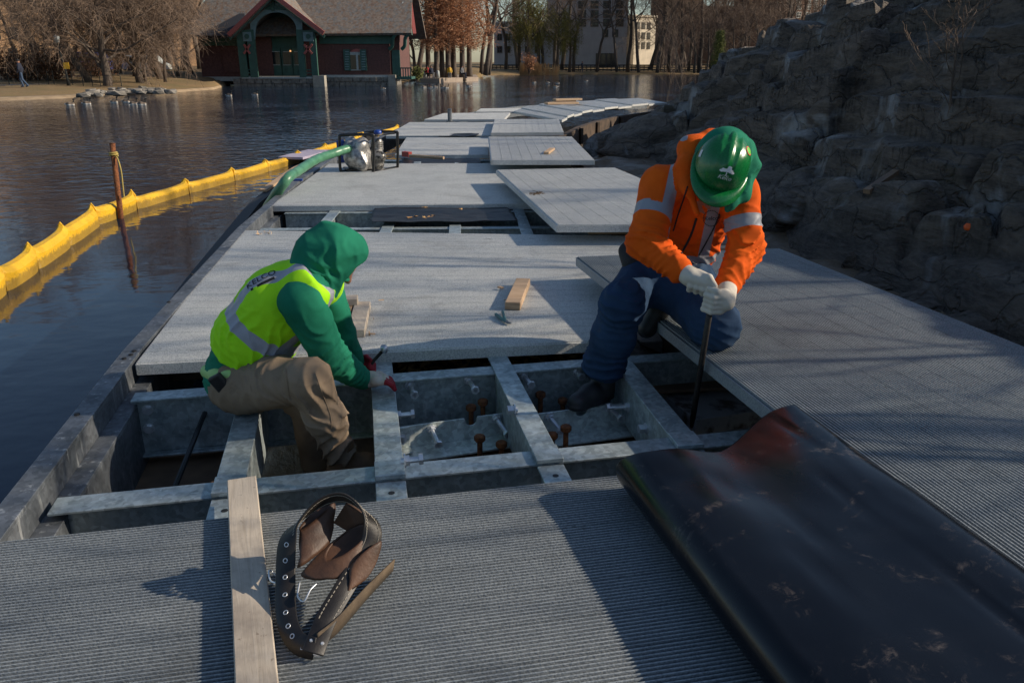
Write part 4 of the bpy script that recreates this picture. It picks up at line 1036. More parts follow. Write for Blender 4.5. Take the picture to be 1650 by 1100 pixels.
pouch([fl(J(562, 915, 1.67)), fl(J(594, 882, 1.70)), fl(J(582, 935, 1.65)), fl(J(560, 952, 1.62))], (0.05, 0.05, 0.01), 3, 'small_pocket')
o = MB(); q = [fl(J(556, 812, 1.80)), fl(J(594, 832, 1.79)), fl(J(600, 866, 1.76)), fl(J(584, 870, 1.78)), fl(J(537, 842, 1.81))]
o.prism(q, (0.004, 0.008, 0.002)); o.build('leather_flap', MAT['leather'], tb)

# ---- pry bar
o = MB(); tpb = J(1149, 468, 2.93); bpb = J(1114, 688, 3.03)
o.tube([tpb, tpb.lerp(bpb, 0.5), tpb.lerp(bpb, 0.93), bpb], [0.0125, 0.0125, 0.0125, 0.007], 8)
MAT['bar'] = simple('dark_steel_bar', (0.045, 0.040, 0.037), (0.02, 0.018, 0.017), rough=0.5, metal=0.6, scale=30)
tag(o.build('pry_bar', MAT['bar'], None, True), 'long dark steel pry bar gripped upright by the kneeling worker', 'pry bar')

# ---- water pump with hose
PY = P(580, 277, 0.0).y
pump = thing('water_pump', P(584, 276, 0.0), 'portable engine water pump in a black tube frame with green hose', 'pump')
def pp(px, py, dy=0.0): return J(px, py, PY + dy)
fr_ = MB(); D_ = 0.42
def loop(y_off, x0, x1, y0, y1):
    pts = [pp(x0 + 3, y1, y_off), pp(x0, y1 - 6, y_off), pp(x0 - 1, y0 + 8, y_off), pp(x0 + 4, y0, y_off), pp(x1 - 4, y0 - 0.5, y_off), pp(x1, y0 + 6, y_off), pp(x1 + 1, y1 - 3, y_off), pp(x1 - 1, y1, y_off)]
    return catmull(pts, 4)
fr_.tube(loop(0, 548, 601, 218, 276), 0.018, 8); fr_.build('frame_tube', MAT['black_frame'], pump, True)
fr_ = MB(); fr_.tube([p + Vector((0.24, D_, 0.0)) for p in loop(0, 548, 601, 218, 276)], 0.018, 8); fr_.build('frame_tube', MAT['black_frame'], pump, True)
for (px, py) in ((551, 276), (600, 276), (554, 219), (597, 219)):
    fr_ = MB(); a = pp(px, py); fr_.tube([a, a + Vector((0.24, D_, 0))], 0.013, 8); fr_.build('frame_tube', MAT['black_frame'], pump, True)
MAT['cast'] = simple('cast_aluminium', (0.50, 0.49, 0.47), (0.20, 0.20, 0.20), rough=0.42, metal=0.6, scale=16, bumps=0.6, bscale=22, bdist=0.02, contrast=(0.4, 0.6))
cs = SDF(0.05); cc = pp(577, 250, 0.18)
cs.cap(cc + Vector((-0.02, -0.06, -0.02)), cc + Vector((0.02, 0.10, -0.02)), 0.15, 0.15); cs.cap(cc + Vector((0.05, -0.08, 0.13)), cc + Vector((0.05, 0.06, 0.13)), 0.085, 0.085); cs.cap(cc + Vector((-0.10, 0, 0.10)), cc + Vector((-0.10, 0.1, 0.14)), 0.08, 0.08); cs.cap(cc + Vector((0.06, -0.10, -0.10)), cc + Vector((0.06, -0.02, -0.10)), 0.09, 0.10); cs.cap(cc + Vector((-0.10, 0, -0.17)), cc + Vector((0.12, 0, -0.17)), 0.04, 0.04)
sdf_mesh('pump_casing', cs, 0.012, MAT['cast'], pump)
o = MB(); o.lathe(cc + Vector((-0.13, -0.08, 0.05)), (1, -0.45, 0.05), [(-0.06, 0.05), (0.02, 0.05), (0.02, 0.062), (0.05, 0.062), (0.05, 0.04)], 14); o.build('inlet_coupling', MAT['cast'], pump, True)
MAT['engine'] = simple('engine_parts', (0.28, 0.27, 0.25), (0.03, 0.03, 0.03), rough=0.4, metal=0.6, scale=22, contrast=(0.42, 0.52))
es = SDF(0.02); ec = pp(608, 248, 0.32); es.cap(ec + Vector((-0.03, 0, -0.12)), ec + Vector((-0.03, 0, -0.02)), 0.11, 0.11); es.cap(ec + Vector((0, 0, 0.06)), ec + Vector((0, 0, 0.14)), 0.075, 0.075); es.cap(ec + Vector((0.0, -0.06, -0.03)), ec + Vector((0.05, -0.06, -0.03)), 0.08, 0.07)
sdf_mesh('engine', es, 0.012, MAT['engine'], pump)
for k in range(5):
    o = MB(); o.lathe(ec + Vector((0, 0, 0.055 + k * 0.022)), (0, 0, 1), [(0, 0.083), (0.007, 0.083)], 16); o.build('cooling_fin', MAT['cast'], pump)
MAT['blue'] = simple('blue_plastic', (0.015, 0.06, 0.32), rough=0.4); MAT['yellow'] = simple('yellow_plastic', (0.75, 0.42, 0.02), rough=0.5)
o = MB(); o.bar(pp(548, 226, 0.2), pp(553, 262, 0.2), 0.10, 0.05); bevel(o.build('side_guard', MAT['blue'], pump), 0.01)
o = MB(); o.lathe(pp(609, 218, 0.4), (0, 0, 1), [(0, 0.05), (0.05, 0.05), (0.065, 0.03)], 12); o.build('fuel_cap', MAT['blue'], pump, True)
o = MB(); o.bar(pp(575, 217, 0.2), pp(586, 215, 0.2), 0.05, 0.04); bevel(o.build('lifting_handle', MAT['yellow'], pump), 0.008)
o = MB(); o.bar(pp(556, 272, 0.1) , pp(606, 272, 0.25), 0.26, 0.02); o.build('base_plate', MAT['black_frame'], pump)
m, nt, b = new_mat('green_hose'); v = coords(nt)
L(nt, ramp(nt, nz(nt, v, 6, 4), [(0.35, (0.045, 0.15, 0.085)), (0.65, (0.085, 0.25, 0.145))]), b.inputs['Base Color']); b.inputs['Roughness'].default_value = 0.38; MAT['hose'] = m
hs = thing('suction_hose', P(470, 300, -0.1), 'thick green suction hose running from the pump down to the lake', 'hose')
hp = catmull([cc + Vector((-0.12, -0.09, 0.05)), pp(560, 240, 0.0), pp(535, 248, -0.2), pp(508, 258, -0.6), J(480, 276, PY - 1.3), J(460, 292, PY - 1.85), Vector((-2.62, 8.35, -0.25)), Vector((-2.70, 8.2, -0.6)), Vector((-2.70, 8.1, -1.0))], 10)
o = MB(); o.tube(hp, [0.051 + 0.002 * math.sin(i * 1.9) for i in range(len(hp))], 14); o.build('hose_body', MAT['hose'], hs, True)
o = MB(); o.tube([hp[0], hp[3]], 0.057, 14); o.build('hose_clamp', MAT['bolt'], hs, True)
tag(link_mesh('blue_strap', (lambda q: q.mesh())(MB().box(P(480, 290, 0.012), (0.10, 0.05, 0.02), rz=0.1)), MAT['blue']), 'small bright blue strap end on the panel edge near the hose', 'strap')
# pale purple board floating beside the walk
MAT['lilac'] = simple('pale_lilac_foam', (0.42, 0.38, 0.48), rough=0.8)
lumber('foam_board', P(468, 255, -0.60), P(515, 243, -0.60), 0.55, 0.05, 'pale lilac foam board between the yellow boom and the deck', MAT['lilac'], 'foam board')

# ---- yellow containment boom
m, nt, b = new_mat('yellow_boom_fabric'); v = coords(nt); n1 = nz(nt, v, 3.5, 5, 0.6); n2 = nz(nt, v, 30, 4, 0.7)
c = ramp(nt, n1, [(0.3, (0.62, 0.34, 0.012)), (0.65, (0.80, 0.47, 0.02))]); c = mix(nt, ramp(nt, n2, [(0.62, (0, 0, 0)), (0.72, (0.5,) * 3)]), c, (0.36, 0.24, 0.06))
sz_ = nt.nodes.new('ShaderNodeSeparateXYZ'); L(nt, v, sz_.inputs[0]); wz_ = nt.nodes.new('ShaderNodeMath'); wz_.operation = 'MULTIPLY_ADD'; L(nt, n2, wz_.inputs[0]); wz_.inputs[1].default_value = -0.16; L(nt, sz_.outputs[2], wz_.inputs[2])
c = mix(nt, ramp(nt, wz_.outputs[0], [(0.0, (0.75,) * 3), (0.03, (0, 0, 0))]), c, (0.22, 0.14, 0.03))      # scum line at the water
L(nt, c, b.inputs['Base Color']); b.inputs['Roughness'].default_value = 0.5; bump(nt, b, nz(nt, v, 9, 5, 0.65, 1.2), 0.55, 0.03); MAT['boom'] = m
boom = thing('containment_boom', P(220, 335, WATER_Z), 'bright yellow floating containment boom curving across the water', 'boom')
jn = [(-150, 590), (-70, 520), (0, 470), (52, 434), (103, 397), (152, 362), (215, 337), (300, 311), (374, 291), (428, 276), (480, 260), (524, 247), (575, 230), (640, 213)]
jp = [P(x, y, WATER_Z) for x, y in jn]
for i in range(len(jp) - 1):
    a, c = jp[i], jp[i + 1]; d = (c - a); Ls = d.length; d.normalize(); r = Vector((d.y, -d.x, 0)); nseg = 14; vs = []; fs = []
    sec = [(-0.02, -0.25), (-0.095, -0.05), (-0.10, 0.05), (-0.085, 0.13), (-0.01, 0.17), (0.05, 0.165), (0.105, 0.12), (0.10, -0.03), (0.02, -0.25)]
    hgt = 1.0 + 0.25 * (i < 6)
    for k in range(nseg + 1):
        t = 0.5 - 0.5 * math.copysign(abs(math.cos(math.pi * k / nseg)) ** 0.8, math.cos(math.pi * k / nseg)); e = min(t, 1 - t) * 2
        pin = 1 - 0.55 * math.exp(-(e * Ls / 0.12)); rise = 0.050 * math.exp(-(e * Ls / 0.10)); sagz = -0.03 * math.sin(math.pi * t)
        for (o_, z_) in sec:
            w = 0.012 * float(noise3(np.array([o_ * 12 + i * 3.0]), np.array([t * 7]), np.array([z_ * 9]))[0])
            zz = z_ * hgt
            if z_ > 0: zz = zz * (1 + sagz * 2) + rise * (z_ / 0.17) + w
            vs.append(a + d * (Ls * t) + r * (o_ * pin + w) + Vector((0, 0, zz)))
    K = len(sec)
    for k in range(nseg):
        for q in range(K): q2 = (q + 1) % K; fs.append((k * K + q, k * K + q2, (k + 1) * K + q2, (k + 1) * K + q))
    fs.append(tuple(range(K))); fs.append(tuple(nseg * K + q for q in range(K - 1, -1, -1)))
    o = MB(); o.add(vs, fs); o.build('float_segment', MAT['boom'], boom)
    o = MB(); o.prism([c - r * 0.075 + Vector((0, 0, -0.2)), c + r * 0.075 + Vector((0, 0, -0.2)), c + r * 0.055 + Vector((0, 0, 0.20)), c + Vector((0, 0, 0.20 * hgt + 0.035)), c - r * 0.055 + Vector((0, 0, 0.20))], d * 0.03); o.build('joint_fin', MAT['boom'], boom)

# ---- rusty pole with rope
pole = thing('mooring_pole', P(195, 350, WATER_Z), 'thin rusty pole with yellow rope standing in the water by the boom', 'pole')
pt = J(181, 232, P(195, 350, WATER_Z).y); pbm = P(195, 352, WATER_Z); pd = (pbm - pt)
o = MB(); o.tube([pt, pt + pd * 1.5], 0.036, 10); o.tube([pt, pt - pd * 0.01], 0.040, 10); o.build('pole_shaft', MAT['rust'], pole, True)
MAT['rope'] = simple('yellow_rope', (0.55, 0.42, 0.12), rough=0.9)
kx = pt + pd * 0.16; o = MB()
o.tube([kx + Vector((0.05 * math.cos(a), 0.05 * math.sin(a), 0.012 * a / 3)) for a in np.linspace(0, 12.6, 40)], 0.012, 6); o.build('rope_knot', MAT['rope'], pole, True)
yy = pt.y; o = MB(); o.tube(catmull([kx, J(189, 255, yy - 0.05), J(195, 275, yy - 0.08), J(198, 300, yy - 0.1), J(200, 318, yy - 0.1)]), 0.010, 6); o.build('rope_end', MAT['rope'], pole, True)

# ---- orange survey paint spot and a stick on the rock
def on_rock(px, py):
    r = ray(px, py); t = 3.0
    prev = None
    while t < 60:
        q = Vector((0, 0, CAM_H)) + r * t; z = float(rock_z(np.array([[q.x]]), np.array([[q.y]]))[0, 0])
        if q.z < z and q.x > 1.6: return q
        t += 0.02
    return Vector((0, 0, CAM_H)) + r * 8
MAT['orange_spot'] = simple('orange_survey_paint', (0.85, 0.13, 0.02), rough=0.6)
q = on_rock(1562, 365); o = MB(); o.lathe(q + Vector((-0.02, -0.02, 0.0)), ray(1562, 365) * -1, [(-0.05, 0.034), (-0.018, 0.028), (-0.014, 0.010)], 7); tag(o.build('paint_marker', MAT['orange_spot'], None, True), 'bright orange survey marker daub on the dark cliff', 'marker')
a = on_rock(1396, 317); c = on_rock(1443, 285); o = MB(); o.bar(a + Vector((-0.02, -0.03, 0.05)), c + Vector((-0.02, -0.03, 0.05)), 0.06, 0.04); tag(o.build('timber_offcut', MAT['ply']), 'pale timber offcut leaning on the dark cliff', 'timber')
# ================================================================== PEOPLE
def A(v): return np.array(v[:], np.float32)
def unit(v): v = np.asarray(v, np.float32); return v / np.linalg.norm(v)
def chain_param(p, pts):
    """distance run along the chain at the nearest point, and the distance to it"""
    best = None; run = 0.0; out = np.zeros(len(p), np.float32)
    for a, c in zip(pts[:-1], pts[1:]):
        a = A(a); c = A(c); ba = c - a; Ls = float(np.linalg.norm(ba)); t = ((p - a) @ ba) / (Ls * Ls)
        tc = np.clip(t, 0, 1); d = np.linalg.norm(p - a - tc[:, None] * ba, axis=1)
        val = run + tc * Ls
        if best is None: best = d; out = val
        else:
            m_ = d < best; out = np.where(m_, val, out); best = np.minimum(best, d)
        run += Ls
    return out, best
def band(x, lo, hi): return np.minimum(x - lo, hi - x)
def folds(spots, fine=0.0025, fscale=16.0, seed=0.0):
    """spots: (centre, radius, direction across which the folds repeat, wavelength, amplitude)"""
    def post(p, d):
        near = np.abs(d) < 0.05
        if not near.any(): return d
        q = p[near]; add = np.zeros(len(q), np.float32)
        wq = 0.9 * fbm(q[:, 0] * 6.5 + seed, q[:, 1] * 6.5, q[:, 2] * 6.5, 2)
        for (c, R, ax, wl_, am) in spots:
            c = A(c); ax = unit(ax); e = q - c
            w = np.exp(-(e * e).sum(1) / (R * R))
            ph_ = (e @ ax) * (math.pi / wl_) + wq * 4.0
            rg_ = (1 - np.abs(np.sin(ph_))) ** 1.6
            add += 1.7 * w * am * (rg_ * 1.5 - 0.45) * (0.55 + 0.9 * np.abs(wq))
        add += 0.0035 * np.clip(1 - np.abs(fbm(q[:, 0] * 7 + seed, q[:, 1] * 7, q[:, 2] * 9 + 3, 2)) * 5, 0, 1) ** 2 - 0.0006
        add += fine * fbm(q[:, 0] * fscale, q[:, 1] * fscale + seed, q[:, 2] * fscale, 3)
        d = d.copy(); d[near] -= add
        return d
    return post
def surf(sdf, o, dirn, maxd=0.6):
    o = A(o); dirn = unit(dirn); t = 0.0
    for _ in range(60):
        d = float(sdf(np.array([o + dirn * t], np.float32))[0])
        if d < 0.0006: break
        t += max(d * 0.7, 0.0005)
        if t > maxd: break
    return Vector(o + dirn * t)
from mathutils.bvhtree import BVHTree
class Skin:
    """the finished mesh of a garment, for laying trim on it"""
    def __init__(s, ob):
        off = ob.parent.location; me = ob.data
        s.t = BVHTree.FromPolygons([v.co + off for v in me.vertices], [tuple(p.vertices) for p in me.polygons])
    def hit(s, o, d, far=3.0):
        h = s.t.ray_cast(Vector(o), Vector(d).normalized(), far); return h[0], h[1]
def decal(name, me2d, sdf, c, Ux, Vy, nrm, mat, parent, lift=0.0022, start=0.12):
    """wraps a flat mesh (x, y) onto a body by dropping every vertex on it"""
    bm = bmesh.new(); bm.from_mesh(me2d)
    bmesh.ops.triangulate(bm, faces=bm.faces)
    bmesh.ops.subdivide_edges(bm, edges=[e for e in bm.edges if e.calc_length() > 0.006], cuts=1)
    c = Vector(c); Ux = Vector(Ux).normalized(); Vy = Vector(Vy).normalized(); nrm = Vector(nrm).normalized()
    for v_ in bm.verts:
        o = c + Ux * v_.co.x + Vy * v_.co.y + nrm * start
        if isinstance(sdf, Skin):
            h_, _n = sdf.hit(o, -nrm, start * 3); v_.co = (h_ if h_ is not None else o - nrm * start) + nrm * lift
        else: v_.co = surf(sdf, o, -nrm, start * 2.2) + nrm * lift
    me = bpy.data.meshes.new(name); bm.to_mesh(me); bm.free()
    return link_mesh(name, me, mat, parent)
def text_mesh(body, size, shear=0.0):
    cu = bpy.data.curves.new('lettering', 'FONT'); cu.body = body; cu.size = size; cu.shear = shear; cu.align_x = 'CENTER'; cu.align_y = 'CENTER'; cu.resolution_u = 3
    ob = bpy.data.objects.new('lettering', cu); COL.objects.link(ob)
    dg = bpy.context.evaluated_depsgraph_get(); me = bpy.data.meshes.new_from_object(ob.evaluated_get(dg))
    bpy.data.objects.remove(ob); bpy.data.curves.remove(cu); return me
def cloth_mat(name, c1, c2, stripe=None, stripe_col=(0.30, 0.31, 0.34), rough=0.85, dirt=None, weave=420, sheen=0.3):
    m, nt, b = new_mat(name); v = coords(nt); n1 = nz(nt, v, 6, 5, 0.6); n2 = nz(nt, v, weave, 2, 0.5)
    c = ramp(nt, n1, [(0.3, c2), (0.65, c1)])
    if dirt:
        n3 = nz(nt, v, 11, 5, 0.65); c = mix(nt, ramp(nt, n3, [(0.58, (0, 0, 0)), (0.72, (dirt[1],) * 3)]), c, dirt[0])
    if stripe:
        at = nt.nodes.new('ShaderNodeAttribute'); at.attribute_name = stripe
        ma = nt.nodes.new('ShaderNodeMath'); ma.operation = 'MULTIPLY_ADD'; ma.use_clamp = True
        L(nt, at.outputs['Fac'], ma.inputs[0]); ma.inputs[1].default_value = 600.0; ma.inputs[2].default_value = 0.5
        c = mix(nt, ma.outputs[0], c, stripe_col)
        rr = nt.nodes.new('ShaderNodeMapRange'); rr.inputs[3].default_value = rough; rr.inputs[4].default_value = 0.42; L(nt, ma.outputs[0], rr.inputs[0]); L(nt, rr.outputs[0], b.inputs['Roughness'])
    else: b.inputs['Roughness'].default_value = rough
    b.inputs['Specular IOR Level'].default_value = 0.15
    L(nt, c, b.inputs['Base Color']); bump(nt, b, n2, 0.25, 0.0015); return m
MAT['orange'] = cloth_mat('hi_vis_orange_fleece', (0.82, 0.125, 0.008), (0.66, 0.085, 0.006), 'stripe', dirt=((0.35, 0.07, 0.01), 0.5))
MAT['lime'] = cloth_mat('hi_vis_lime_mesh', (0.44, 0.92, 0.020), (0.36, 0.80, 0.015), 'stripe', (0.36, 0.37, 0.42), rough=0.7)
MAT['hoodie'] = cloth_mat('green_hoodie', (0.018, 0.215, 0.125), (0.012, 0.155, 0.090))
MAT['jeans'] = cloth_mat('blue_jeans', (0.028, 0.062, 0.125), (0.015, 0.036, 0.078), dirt=((0.060, 0.072, 0.09), 0.5))
MAT['khaki'] = cloth_mat('khaki_trousers', (0.30, 0.225, 0.155), (0.21, 0.155, 0.105), dirt=((0.12, 0.09, 0.065), 0.5))
MAT['glove'] = cloth_mat('knit_work_glove', (0.66, 0.61, 0.52), (0.50, 0.46, 0.39), dirt=((0.20, 0.23, 0.28), 0.6))
MAT['glove_red'] = cloth_mat('red_palmed_glove', (0.55, 0.50, 0.46), (0.45, 0.40, 0.36), 'stripe', (0.30, 0.025, 0.035))
MAT['boot'] = simple('black_boot', (0.030, 0.030, 0.032), (0.016, 0.016, 0.017), rough=0.55, scale=16, bumps=0.2)
MAT['boot_tan'] = simple('tan_boot', (0.24, 0.145, 0.075), (0.15, 0.09, 0.05), rough=0.8, scale=16, bumps=0.2)
MAT['print'] = simple('dark_print', (0.02, 0.02, 0.022), rough=0.8)
MAT['white_print'] = simple('white_print', (0.78, 0.79, 0.77), (0.70, 0.71, 0.70), rough=0.5)
m, nt, b = new_mat('green_hard_hat'); v = coords(nt)
L(nt, ramp(nt, nz(nt, v, 12, 4), [(0.3, (0.004, 0.125, 0.030)), (0.7, (0.006, 0.165, 0.042))]), b.inputs['Base Color'])
L(nt, ramp(nt, nz(nt, v, 60, 5), [(0.4, (0.22,) * 3), (0.7, (0.36,) * 3)]), b.inputs['Roughness']); MAT['helmet'] = m

def head_sdf(s, c, up, front, k=1.0):
    """skull, jaw, nose, brow, ears around c"""
    c = Vector(c); up = Vector(up).normalized(); fr = Vector(front); fr = (fr - up * fr.dot(up)).normalized(); sd = up.cross(fr)
    s.cap(c + up * .025 * k - fr * .02 * k, c + up * .02 * k + fr * .025 * k, .088 * k, .082 * k, (sd[:], 0.88))
    s.cap(c - up * .04 * k + fr * .03 * k, c - up * .085 * k + fr * .055 * k, .062 * k, .040 * k, (sd[:], 0.95))
    s.cap(c - up * .0 * k + fr * .098 * k, c - up * .038 * k + fr * .112 * k, .011 * k, .016 * k, None, 0.012)     # nose
    s.cap(c + up * .018 * k + fr * .090 * k - sd * .035 * k, c + up * .018 * k + fr * .090 * k + sd * .035 * k, .013 * k, .013 * k, None, 0.012)   # brow
    s.cap(c - up * .066 * k + fr * .088 * k - sd * .018 * k, c - up * .066 * k + fr * .088 * k + sd * .018 * k, .010 * k, .010 * k, None, 0.008)   # lips
    for q in (-1, 1): s.cap(c + sd * q * .080 * k + up * .01 * k - fr * .01 * k, c + sd * q * .083 * k - up * .03 * k - fr * .005 * k, .016 * k, .012 * k, None, 0.01)
    return up, fr, sd
def hand_fingers(s, fingers, r=0.0098):
    for ch in fingers: s.chain(ch, [r * 1.08, r, r * 0.95, r * 0.85][:len(ch)], None, 0.006)

# ------------------------------------------------------------------ kneeling worker in orange
W1 = thing('person', P(1080, 560, 0.155), 'kneeling worker in orange hi-vis jacket and green hard hat, leaning on a bar', 'person')
pel = J(1068, 436, 3.60); chest = J(1108, 345, 3.44); nck = J(1140, 280, 3.32)
shR = J(1064, 300, 3.36); shL = J(1190, 320, 3.28); elR = J(1040, 392, 3.18); elL = J(1203, 398, 3.18); wrR = J(1094, 434, 3.04); wrL = J(1172, 458, 3.04)
hipR = J(1048, 438, 3.60); hipL = J(1095, 440, 3.58); knR = J(1004, 490, 3.27); anR = J(973, 588, 3.36); toeR = J(940, 640, 3.30); knL = J(1150, 535, 3.13); anL = J(1092, 478, 3.50)
hd = J(1161, 270, 3.20); side1 = (shL - shR).normalized()
knL.z = max(knL.z, 0.25); hipL.z += 0.035
# body underneath
bs = SDF(0.03)
bs.chain([pel, chest, nck], [0.12, 0.13, 0.10], (side1[:], 1.25)); bs.chain([nck, hd], [0.058, 0.055])
bs.chain([nck, shR, elR, wrR], [0.06, 0.062, 0.045, 0.032]); bs.chain([nck, shL, elL, wrL], [0.06, 0.062, 0.045, 0.032])
bs.chain([hipR, knR, anR], [0.085, 0.060, 0.042]); bs.chain([hipL, knL, anL], [0.085, 0.060, 0.042])
h_up = Vector((0.10, -0.66, 0.74)).normalized(); h_fr = Vector((-0.30, -0.72, -0.64))
h_up, h_fr, h_sd = head_sdf(bs, hd, h_up, h_fr)
sdf_mesh('body', bs, 0.008, MAT['skin'], W1)
for q in (-1, 1):
    o = MB(); o.lathe(hd + h_fr * 0.082 + h_sd * q * 0.033 + h_up * 0.004, h_fr, [(0, 0.011), (0.006, 0.008), (0.008, 0.002)], 8); o.build('eye', MAT['print'], W1, True)
# jacket
tax = unit(A(nck - pel)); sd1 = unit(A(side1)); fr1 = np.cross(sd1, tax)
if fr1[1] > 0: fr1 = -fr1
hem = pel + (chest - pel) * 0.12
js = SDF(0.035); tor1 = [hem, hem.lerp(chest, 0.5), chest, chest.lerp(nck, 0.75)]
js.chain(tor1, [0.145, 0.145, 0.142, 0.105], (side1[:], 1.28))
js.cap(nck - Vector((0, 0, 0.03)), shR, 0.072, 0.080); js.cap(nck - Vector((0, 0, 0.03)), shL, 0.072, 0.080)
armR1 = [shR, elR, wrR]; armL1 = [shL, elL, wrL]
js.chain(armR1, [0.083, 0.074, 0.054], None, 0.025); js.chain(armL1, [0.082, 0.072, 0.054], None, 0.025)
# orange hood lying back on the shoulders and the raised collar
hoodch = [J(1124, 345, 3.19), J(1108, 302, 3.23), J(1106, 268, 3.28), J(1112, 240, 3.36), J(1150, 232, 3.44), J(1195, 262, 3.40), J(1206, 300, 3.27)]
js.chain(hoodch, [0.012, 0.022, 0.033, 0.048, 0.056, 0.046, 0.030], None, 0.04)
js.post = folds([(elR, 0.11, (0.4, -0.1, 1), 0.034, 0.010), (elL, 0.11, (-0.3, -0.1, 1), 0.034, 0.010), (wrR.lerp(elR, 0.35), 0.08, A(wrR - elR), 0.036, 0.007), (wrL.lerp(elL, 0.35), 0.08, A(wrL - elL), 0.036, 0.007), (hem, 0.20, (0.2, 0.2, 1), 0.06, 0.010), (chest.lerp(shR, 0.6), 0.12, (0.8, 0, -0.6), 0.05, 0.007), (chest.lerp(shL, 0.6), 0.12, (0.7, 0, 0.7), 0.05, 0.008), (hem + Vector((0.08, -0.1, 0.08)), 0.14, (0.5, 0, 0.8), 0.05, 0.009)], 0.004, 10.0, 1.0)
def stripe1(p):
    tR, dR_ = chain_param(p, armR1); tL, dL_ = chain_param(p, armL1); tT, dT = chain_param(p, tor1)
    LR = (elR - shR).length; LL = (elL - shL).length
    e = p - A(chest); sdl = e @ sd1; fro = e @ fr1; along = e @ tax
    armR_ = (dR_ - 0.085) < (dT - 0.155); armL_ = (dL_ - 0.085) < (dT - 0.155)
    vert = np.where(fro > -0.06, np.where(sdl < 0, band(-sdl, 0.058, 0.104), band(sdl, 0.078, 0.124)), band(np.abs(sdl), 0.07, 0.115))
    vert = np.where(along < -0.155, -1, vert)
    horiz = band(along, -0.155, -0.100)
    tv_ = np.maximum(vert, horiz)
    _, dH = chain_param(p, hoodch); tv_ = np.where((dH < 0.056) & (along > 0.02), -1, tv_)
    out = tv_
    sideR = sdl < -0.13; sideL = sdl > 0.13
    out = np.where(armR_ & ((sdl < -0.15) | (fro > 0.19)), np.where(tR > 0.05, band(tR, LR * 0.42, LR * 0.42 + 0.052), tv_), out)
    out = np.where(armL_ & ((sdl > 0.15) | (fro > 0.19)), np.where(tL > 0.05, band(tL, LL * 0.42, LL * 0.42 + 0.052), tv_), out)
    return np.clip(out, -0.02, 0.02)
jk = Skin(sdf_mesh('jacket', js, 0.0055, MAT['orange'], W1, {'stripe': stripe1}))
# zip and drawstrings follow the jacket front
def trace(sdf, pix, y0, rad, name, mat, parent, lift=0.003):
    pts = []
    pix = [(p.x, p.y) for p in catmull([(a, c, 0) for a, c in pix], 6)]
    for (px, py) in pix:
        d = ray(px, py).normalized(); h_, _n = sdf.hit(Vector((0, 0, CAM_H)), d, 8.0)
        if h_ is not None: pts.append(h_ - d * lift)
    o = MB(); o.tube(pts, rad, 6); return o.build(name, mat, parent, True)
trace(jk, [(1122, 352), (1116, 372), (1107, 392), (1098, 408)], 2.7, 0.0048, 'zip', MAT['print'], W1)
trace(jk, [(1108, 300), (1100, 325), (1092, 348), (1085, 372)], 2.7, 0.0030, 'drawstring', MAT['print'], W1, 0.003)
trace(jk, [(1160, 345), (1148, 372), (1134, 398), (1126, 412)], 2.7, 0.0030, 'drawstring', MAT['print'], W1, 0.003)
# chest print: a ring with lettering
cpr, _ = jk.hit(Vector((0, 0, CAM_H)), ray(1146, 352), 8.0)
nfr = Vector((-ray(1146, 352)).normalized()); ux = Vector((1, 0.2, 0)).normalized(); vy = nfr.cross(ux).normalized(); ux = vy.cross(nfr)
rg = MB(); n_ = 28
for i in range(n_):
    a0 = 2 * math.pi * i / n_; a1 = 2 * math.pi * (i + 0.7) / n_
    rg.add([(math.cos(a0) * .030, math.sin(a0) * .030, 0), (math.cos(a1) * .030, math.sin(a1) * .030, 0), (math.cos(a1) * .0335, math.sin(a1) * .0335, 0), (math.cos(a0) * .0335, math.sin(a0) * .0335, 0)], [(0, 1, 2, 3)])
decal('chest_print', rg.mesh(), jk, cpr, ux, vy, nfr, MAT['print'], W1)
decal('chest_lettering', text_mesh('Kelco', 0.024), jk, cpr, ux, vy, nfr, MAT['print'], W1)
# green hood and collar worn under the helmet
hs_ = SDF(0.03)
hs_.chain([hd + h_up * 0.035 - h_fr * 0.045 + h_sd * 0.0, hd - h_fr * 0.085 - h_up * 0.02, nck + Vector((0.01, 0.0, 0.03))], [0.105, 0.102, 0.09])
hs_.chain([hd + Vector((0.105, 0.03, 0.075)), hd + Vector((0.125, 0.03, 0.0)), hd + Vector((0.085, -0.03, -0.095)), hd + Vector((0.02, -0.06, -0.125)), hd + Vector((-0.06, -0.03, -0.135))], [0.035, 0.040, 0.036, 0.034, 0.035], None, 0.025)
hs_.post = folds([(hd + Vector((0.11, -0.02, -0.06)), 0.10, (0.7, 0, -0.7), 0.05, 0.007), (hd + Vector((-0.03, -0.05, -0.12)), 0.08, (0.9, 0, 0.4), 0.04, 0.006)], 0.003, 14, 3.0)
# the face opening is cut out in front
_prev = hs_.post; _fc = A(hd + h_fr * 0.13 - h_up * 0.055 - Vector((0.035, 0, 0)))
def _cut(p, d):
    d = _prev(p, d); e = p - _fc
    return np.maximum(d, 0.105 - np.sqrt((e * e).sum(1)))
hs_.post = _cut
sdf_mesh('inner_hood', hs_, 0.006, MAT['hoodie'], W1)
